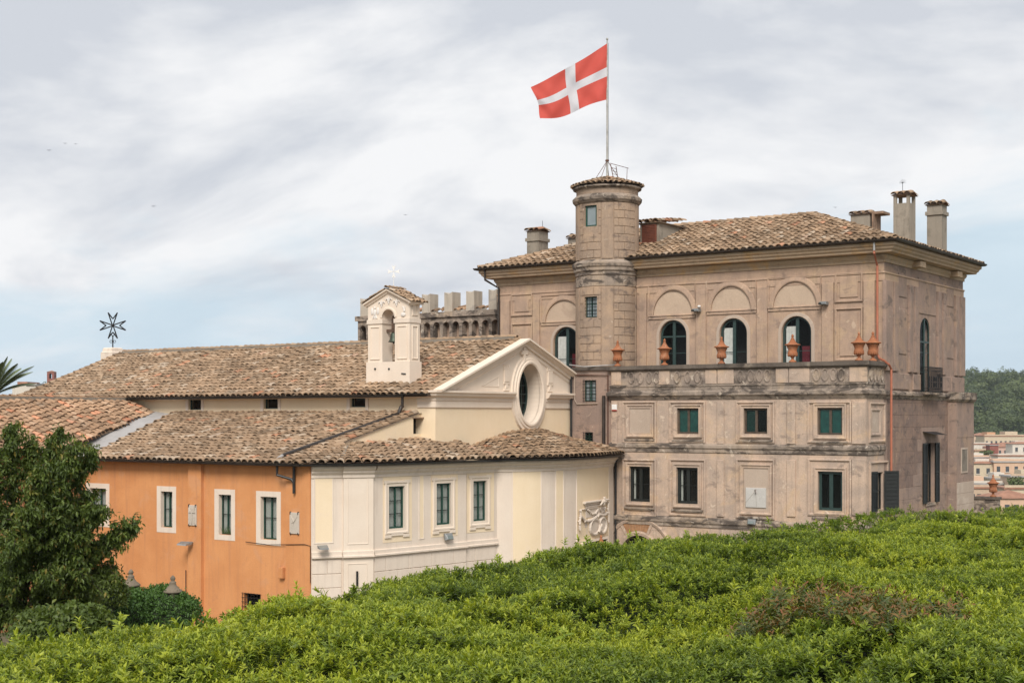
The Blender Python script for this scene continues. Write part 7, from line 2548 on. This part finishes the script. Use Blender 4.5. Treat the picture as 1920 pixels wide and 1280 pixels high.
# city below
def cmat(name, c): return plaster(name, c, mul(c, .9), mul(c, 1.1), .3, mul(c, .6), .2, .2, .1)
CM = {'cream': cmat('city_cream', (.56, .46, .33)), 'white': cmat('city_white', (.62, .56, .48)), 'salmon': cmat('city_salmon', (.62, .42, .29)), 'orange': cmat('city_orange', (.58, .34, .20)),
      'pink': cmat('city_pink', (.58, .39, .31)), 'tan': cmat('city_tan', (.52, .39, .28)), 'red': cmat('city_red', (.27, .10, .075))}
M['far_win'] = simple('far_window', (.07, .075, .08), .3, 0, .2, .5)
M['far_roof'] = simple('far_tile_roof', (.30, .15, .095), .9, 0, .25, .6)
M['far_grey'] = simple('far_grey_roof', (.33, .31, .29), .9, 0, .2, .4)
def city_house(x0, x1, yt, D, depth, col, label, roof='flat', floors=(), ncol=0, extra=None, wsz=(1.2, 1.9)):
    p0, p1 = at(x0, yt, D), at(x1, yt, D)
    zt = p0.z
    f_ = Fr(p0.x, p0.y, p1.x - p0.x, p1.y - p0.y)
    w = (p1 - p0).length
    o = thing('city_house', label, 'house', (f_.p(w / 2, 0, 0)[0], f_.p(w / 2, 0, 0)[1], CZ - 41), 'houses in the city below')
    MB().box(f_, 0, w, 0, depth, CZ - 41, zt).build('wall', CM[col], o)
    if roof == 'hip':
        h = min(w, depth) * .16
        c = [f_.p(-.5, -.5, zt + .02), f_.p(w + .5, -.5, zt + .02), f_.p(w + .5, depth + .5, zt + .02), f_.p(-.5, depth + .5, zt + .02)]
        i_ = min(w, depth) / 2
        r0, r1 = (f_.p(i_, depth / 2, zt + h), f_.p(w - i_, depth / 2, zt + h)) if w > depth else (f_.p(w / 2, i_, zt + h), f_.p(w / 2, depth - i_, zt + h))
        mb = MB()
        if w > depth: mb.poly([c[0], c[1], r1, r0]).poly([c[1], c[2], r1]).poly([c[2], c[3], r0, r1]).poly([c[3], c[0], r0])
        else: mb.poly([c[0], c[1], r0]).poly([c[1], c[2], r1, r0]).poly([c[2], c[3], r1]).poly([c[3], c[0], r0, r1])
        mb.poly(c)
        mb.build('roof', M['far_roof'], o)
    else:
        mb = MB()
        mb.box(f_, -.35, w + .35, -.35, depth + .35, zt - .25, zt + .25)
        mb.build('roof', M['far_grey'] if roof == 'grey' else M['far_roof'], o)
        MB().box(f_, .0, w, .0, .25, zt + .252, zt + .9).build('roof_parapet', CM[col], o)
    for fl_ in floors:
        z = zt - fl_
        for k in range(ncol):
            a = w * (k + .5) / ncol
            wo = MB().box(f_, a - wsz[0] / 2, a + wsz[0] / 2, -.04, .1, z - wsz[1], z).build('window', M['far_win'], o)
            MB().box(f_, a - wsz[0] / 2 - .2, a + wsz[0] / 2 + .2, -.25, .05, z - wsz[1] - .25, z - wsz[1]).build('sill', CM['white'], wo)
    if extra:
        for (e0, e1, hh, d0, d1, cc) in extra:
            MB().box(f_, w * e0, w * e1, depth * d0, depth * d1, zt + .251, zt + hh).build('rooftop_room', CM[cc], o)
    return o
HS = [(1826, 1863, 817, 900, 14, 'tan', 'far brown-red roofed house at the wood foot, leftmost in its row', 'hip', (2.5,), 4, None),
      (1846, 1925, 817, 860, 16, 'cream', 'wide cream house with a row of small windows below the wood', 'flat', (3.0, 7), 9, [(.1, .3, 2.2, .2, .8, 'orange'), (.55, .85, 2.6, .3, .9, 'cream')]),
      (1818, 1858, 832, 780, 14, 'white', 'pale house with blue-grey windows left of the red-roofed pink house', 'flat', (2.5, 6.5), 5, None),
      (1860, 1930, 838, 740, 15, 'pink', 'pink house with a red tiled roof and pale shutters', 'hip', (1.6, 5.2), 7, None),
      (1856, 1872, 834, 720, 6, 'red', 'narrow dark red stair block beside the pink house', 'grey', (), 0, None),
      (1816, 1890, 857, 600, 12, 'salmon', 'big salmon house with a blank wall and white roof edge', 'grey', (), 0, [(.05, .45, 1.6, .3, .9, 'white')]),
      (1886, 1940, 853, 640, 14, 'white', 'whitish house with a flat roof at the right picture edge', 'grey', (2.2,), 4, None),
      (1860, 1935, 873, 520, 12, 'orange', 'orange roof-terrace house with dark loggia windows', 'flat', (2.0,), 6, [(.1, .6, 2.4, .3, .9, 'salmon'), (.7, .95, 2.0, .3, .9, 'red')]),
      (1815, 1858, 885, 500, 12, 'orange', 'plain orange house beside the villa buttress', 'grey', (3.0,), 2, None),
      (1862, 1900, 897, 470, 10, 'cream', 'cream penthouse block with satellite dishes', 'grey', (1.6,), 4, [(.2, .7, 1.8, .3, .9, 'white')]),
      (1896, 1945, 893, 455, 10, 'tan', 'tan house with green roof garden at the right edge', 'grey', (1.8,), 3, [(.5, .9, 2.0, .3, .9, 'cream')]),
      (1818, 1866, 914, 420, 10, 'tan', 'low tan house behind the parapet urn', 'flat', (1.8,), 4, None),
      (1884, 1945, 915, 400, 11, 'cream', 'cream house with dark windows nearest the right edge', 'flat', (2.2, 5.4), 4, None),
      (1862, 1950, 934, 350, 12, 'salmon', 'nearest house with a broad terracotta roof above the hedge', 'hip', (1.5,), 5, None)]
for h in HS: city_house(*h)
rc = random.Random(21)
for i in range(26):
    x0 = rc.uniform(1808, 1925) if i < 20 else rc.uniform(1930, 2050); D = rc.uniform(430, 880)
    wd = rc.uniform(7, 16) / D * FPX
    zt = -(9 + 15 * rc.random()) - (880 - D) * .012
    yt = HY - zt * FPX / D
    fl2 = (1.6, 4.8) if rc.random() < .6 else (1.6,)
    cc_ = rc.choice(['cream', 'white', 'white', 'salmon', 'pink', 'tan', 'cream']); rf_ = rc.choice(['hip', 'flat', 'grey'])
    lb_ = 'small %s house, %s, %s, %s' % (cc_, {'hip': 'pitched red roof', 'flat': 'red roof edge', 'grey': 'grey flat roof'}[rf_],
          'beside the buttress' if x0 < 1845 else 'above the parapet urn' if x0 < 1885 else 'at right edge' if x0 < 1926 else 'beyond the right edge', 'far below the wood' if D > 730 else 'midway down' if D > 560 else 'low in view')
    city_house(x0, x0 + wd, yt, D, rc.uniform(7, 12), cc_, lb_, rf_, fl2, max(2, int(wd / FPX * D / 3)), [(.15, .6, rc.uniform(1.2, 2.6), .3, .8, rc.choice(['cream', 'white', 'salmon']))] if rc.random() < .5 else None)
# dishes and masts
M['dish'] = simple('pale_dish', (.65, .65, .65), .4, 0, .05)
for (x, y, D, lb) in ((1872, 890, 495, 'white satellite dish above the parapet urn'), (1838, 872, 590, 'white satellite dish on the salmon house roof'), (1856, 848, 700, 'white satellite dish in front of the pink house')):
    p = at(x, y, D)
    o = thing('satellite_dish', lb, 'dish', tuple(p - Vector((0, 0, 1.2))), 'satellite dishes')
    MB().lathe(p.x, p.y, [(.001, .0), (.4, .05), (.75, .18), (.9, .32)], 12, zoff=p.z - .2).tube([p - Vector((0, 0, 1.2)), p], .06, 5).build('dish', M['dish'], o)
for (x0, x1, y, D, lb) in ((1834, 1848, 852, 690, 'round green street tree between the far pale house and the pink house'), (1847, 1862, 850, 690, 'second round green street tree right beside the first'), (1893, 1918, 905, 440, 'green roof garden shrubs on the tan house')):
    p = at((x0 + x1) / 2, y, D)
    o = thing('city_tree', lb, 'tree', (p.x, p.y, CZ - 41), 'city trees')
    VV, TT = [], []
    wd = (x1 - x0) / FPX * D / 2
    R, F = CS * p.x + SN * p.y, -SN * p.x + CS * p.y
    wood_tree(R, F, p.z - wd * .9, wd, wd * 2, .75, 260, .9)
    mb = MB(); mb.v = np.concatenate(VV).tolist()
    mb.f = [tuple(q + i * m_ for q in f_) for i in range(len(VV)) for f_ in lf]; mb.t = np.repeat(TT, len(lf))
    mb.build('crown', far_leaf, o, kind='stuff')
    MB().tube([(p.x, p.y, CZ - 41), (p.x, p.y, p.z)], .4, 6).build('trunk', M['bark'], o)

# far left: pale building and brick bell tower on its hill
fb0, fb1 = at(23, 722, 190), at(70, 722, 190)
f_ = Fr(fb0.x, fb0.y, fb1.x - fb0.x, fb1.y - fb0.y)
w = (fb1 - fb0).length
o = thing('pale_house', 'pale plastered house behind the palm at far left', 'house', (fb0.x, fb0.y, CZ - 20))
MB().box(f_, 0, w, 0, 10, CZ - 20, fb0.z).build('wall', CM['white'], o)
MB().box(f_, w * .55, w, -.2, 9, fb0.z, fb0.z + .25).build('roof', M['far_grey'], o)
MB().box(f_, w * .1, w * .5, 1, 6, fb0.z + .001, fb0.z + .5).build('roof', M['far_roof'], o)
bt0, bt1 = at(88, 697, 900), at(101.5, 697, 900)
f_ = Fr(bt0.x, bt0.y, bt1.x - bt0.x, bt1.y - bt0.y); w = (bt1 - bt0).length
o = thing('brick_campanile', 'small dark red brick bell tower on the horizon at far left', 'tower', (bt0.x, bt0.y, CZ - 20))
mb = MB().wall(f_, 0, w, CZ - 20, bt0.z, [(w * .3, w * .7, bt0.z - 4.2, bt0.z - .9, True)], 1.0)
mb.poly([f_.p(w, 0, CZ - 20), f_.p(w, w, CZ - 20), f_.p(w, w, bt0.z), f_.p(w, 0, bt0.z)]).poly([f_.p(0, 0, CZ - 20), f_.p(0, w, CZ - 20), f_.p(0, w, bt0.z), f_.p(0, 0, bt0.z)])
bk_ = MB().wall(f_.shift(w), 0, w, CZ - 20, bt0.z, [(w * .3, w * .7, bt0.z - 4.2, bt0.z - .9, True)], -.1)
mb.f += [tuple(i + len(mb.v) for i in q) for q in bk_.f]; mb.v += bk_.v
mb.build('wall', CM['red'], o)
c = [f_.p(-.3, -.3, bt0.z), f_.p(w + .3, -.3, bt0.z), f_.p(w + .3, w + .3, bt0.z), f_.p(-.3, w + .3, bt0.z)]
ap = f_.p(w / 2, w / 2, bt0.z + 1.0)
mb = MB()
for i in range(4): mb.poly([c[i], c[(i + 1) % 4], ap])
mb.build('roof', M['far_roof'], o)
lh = thing('hill_grove', 'dark tree mass on the horizon below the brick bell tower', 'wood', tuple(at(80, 740, 880)))
lh['kind'] = 'stuff'
VV, TT = [], []
for i in range(26):
    x = r.uniform(40, 130); p = at(x, 722 + abs(x - 98) * .12 + r.uniform(0, 25), r.uniform(850, 890))
    R, F = CS * p.x + SN * p.y, -SN * p.x + CS * p.y
    wood_tree(R, F, p.z - 5, 4.0, 8, .4, 130, 1.2)
mb = MB(); mb.v = np.concatenate(VV).tolist()
mb.f = [tuple(q + i * m_ for q in f2) for i in range(len(VV)) for f2 in lf]; mb.t = np.repeat(TT, len(lf))
mb.build('far_foliage', far_leaf, lh, kind='stuff')

# haze over the plain: thin even air round everything
hz = MB().box(Fr(0, 0, 1, 0), -4100, 4100, -2100, 4600, CZ - 55, CZ + 90)
hm = bpy.data.materials.new('thin_haze'); hm.use_nodes = True
hn = hm.node_tree.nodes; hn.clear()
ho = hn.new('ShaderNodeOutputMaterial'); hv = hn.new('ShaderNodeVolumePrincipled')
hv.inputs['Color'].default_value = (.80, .88, 1.0, 1); hv.inputs['Density'].default_value = 0.00007
hm.node_tree.links.new(hv.outputs[0], ho.inputs['Volume'])
hz.build('haze', hm, None, kind='stuff')

# birds
M['bird'] = simple('dark_bird', (.03, .03, .035), .7)
for i, (x, y, lb) in enumerate(((92, 282, 'tiny dark bird low at far left'), (122, 269, 'tiny dark bird just right of the far left one'), (142, 270, 'third tiny dark bird at far left'), (288, 387, 'tiny dark bird above the star cross roof'), (760, 403, 'tiny dark bird above the bell gable'), (1566, 389, 'tiny dark bird over the villa roof'))):
    p = at(x, y, 150)
    o = thing('bird', lb, 'bird', tuple(p), 'birds in the sky')
    mb = MB()
    mb.ball(tuple(p), .05, .05, .04, 6, 5)
    a_ = random.uniform(-.5, .5)
    for sg_ in (-1, 1):
        d_ = Vector((CS, SN, 0)) * sg_
        mb.poly([p, p + d_ * .12 + Vector((0, 0, .06 + a_ * .05)), p + d_ * .24 + Vector((0, .0, .02 + sg_ * a_ * .1)), p + d_ * .12 + Vector((0, 0, .02))])
    mb.build('body', M['bird'], o)
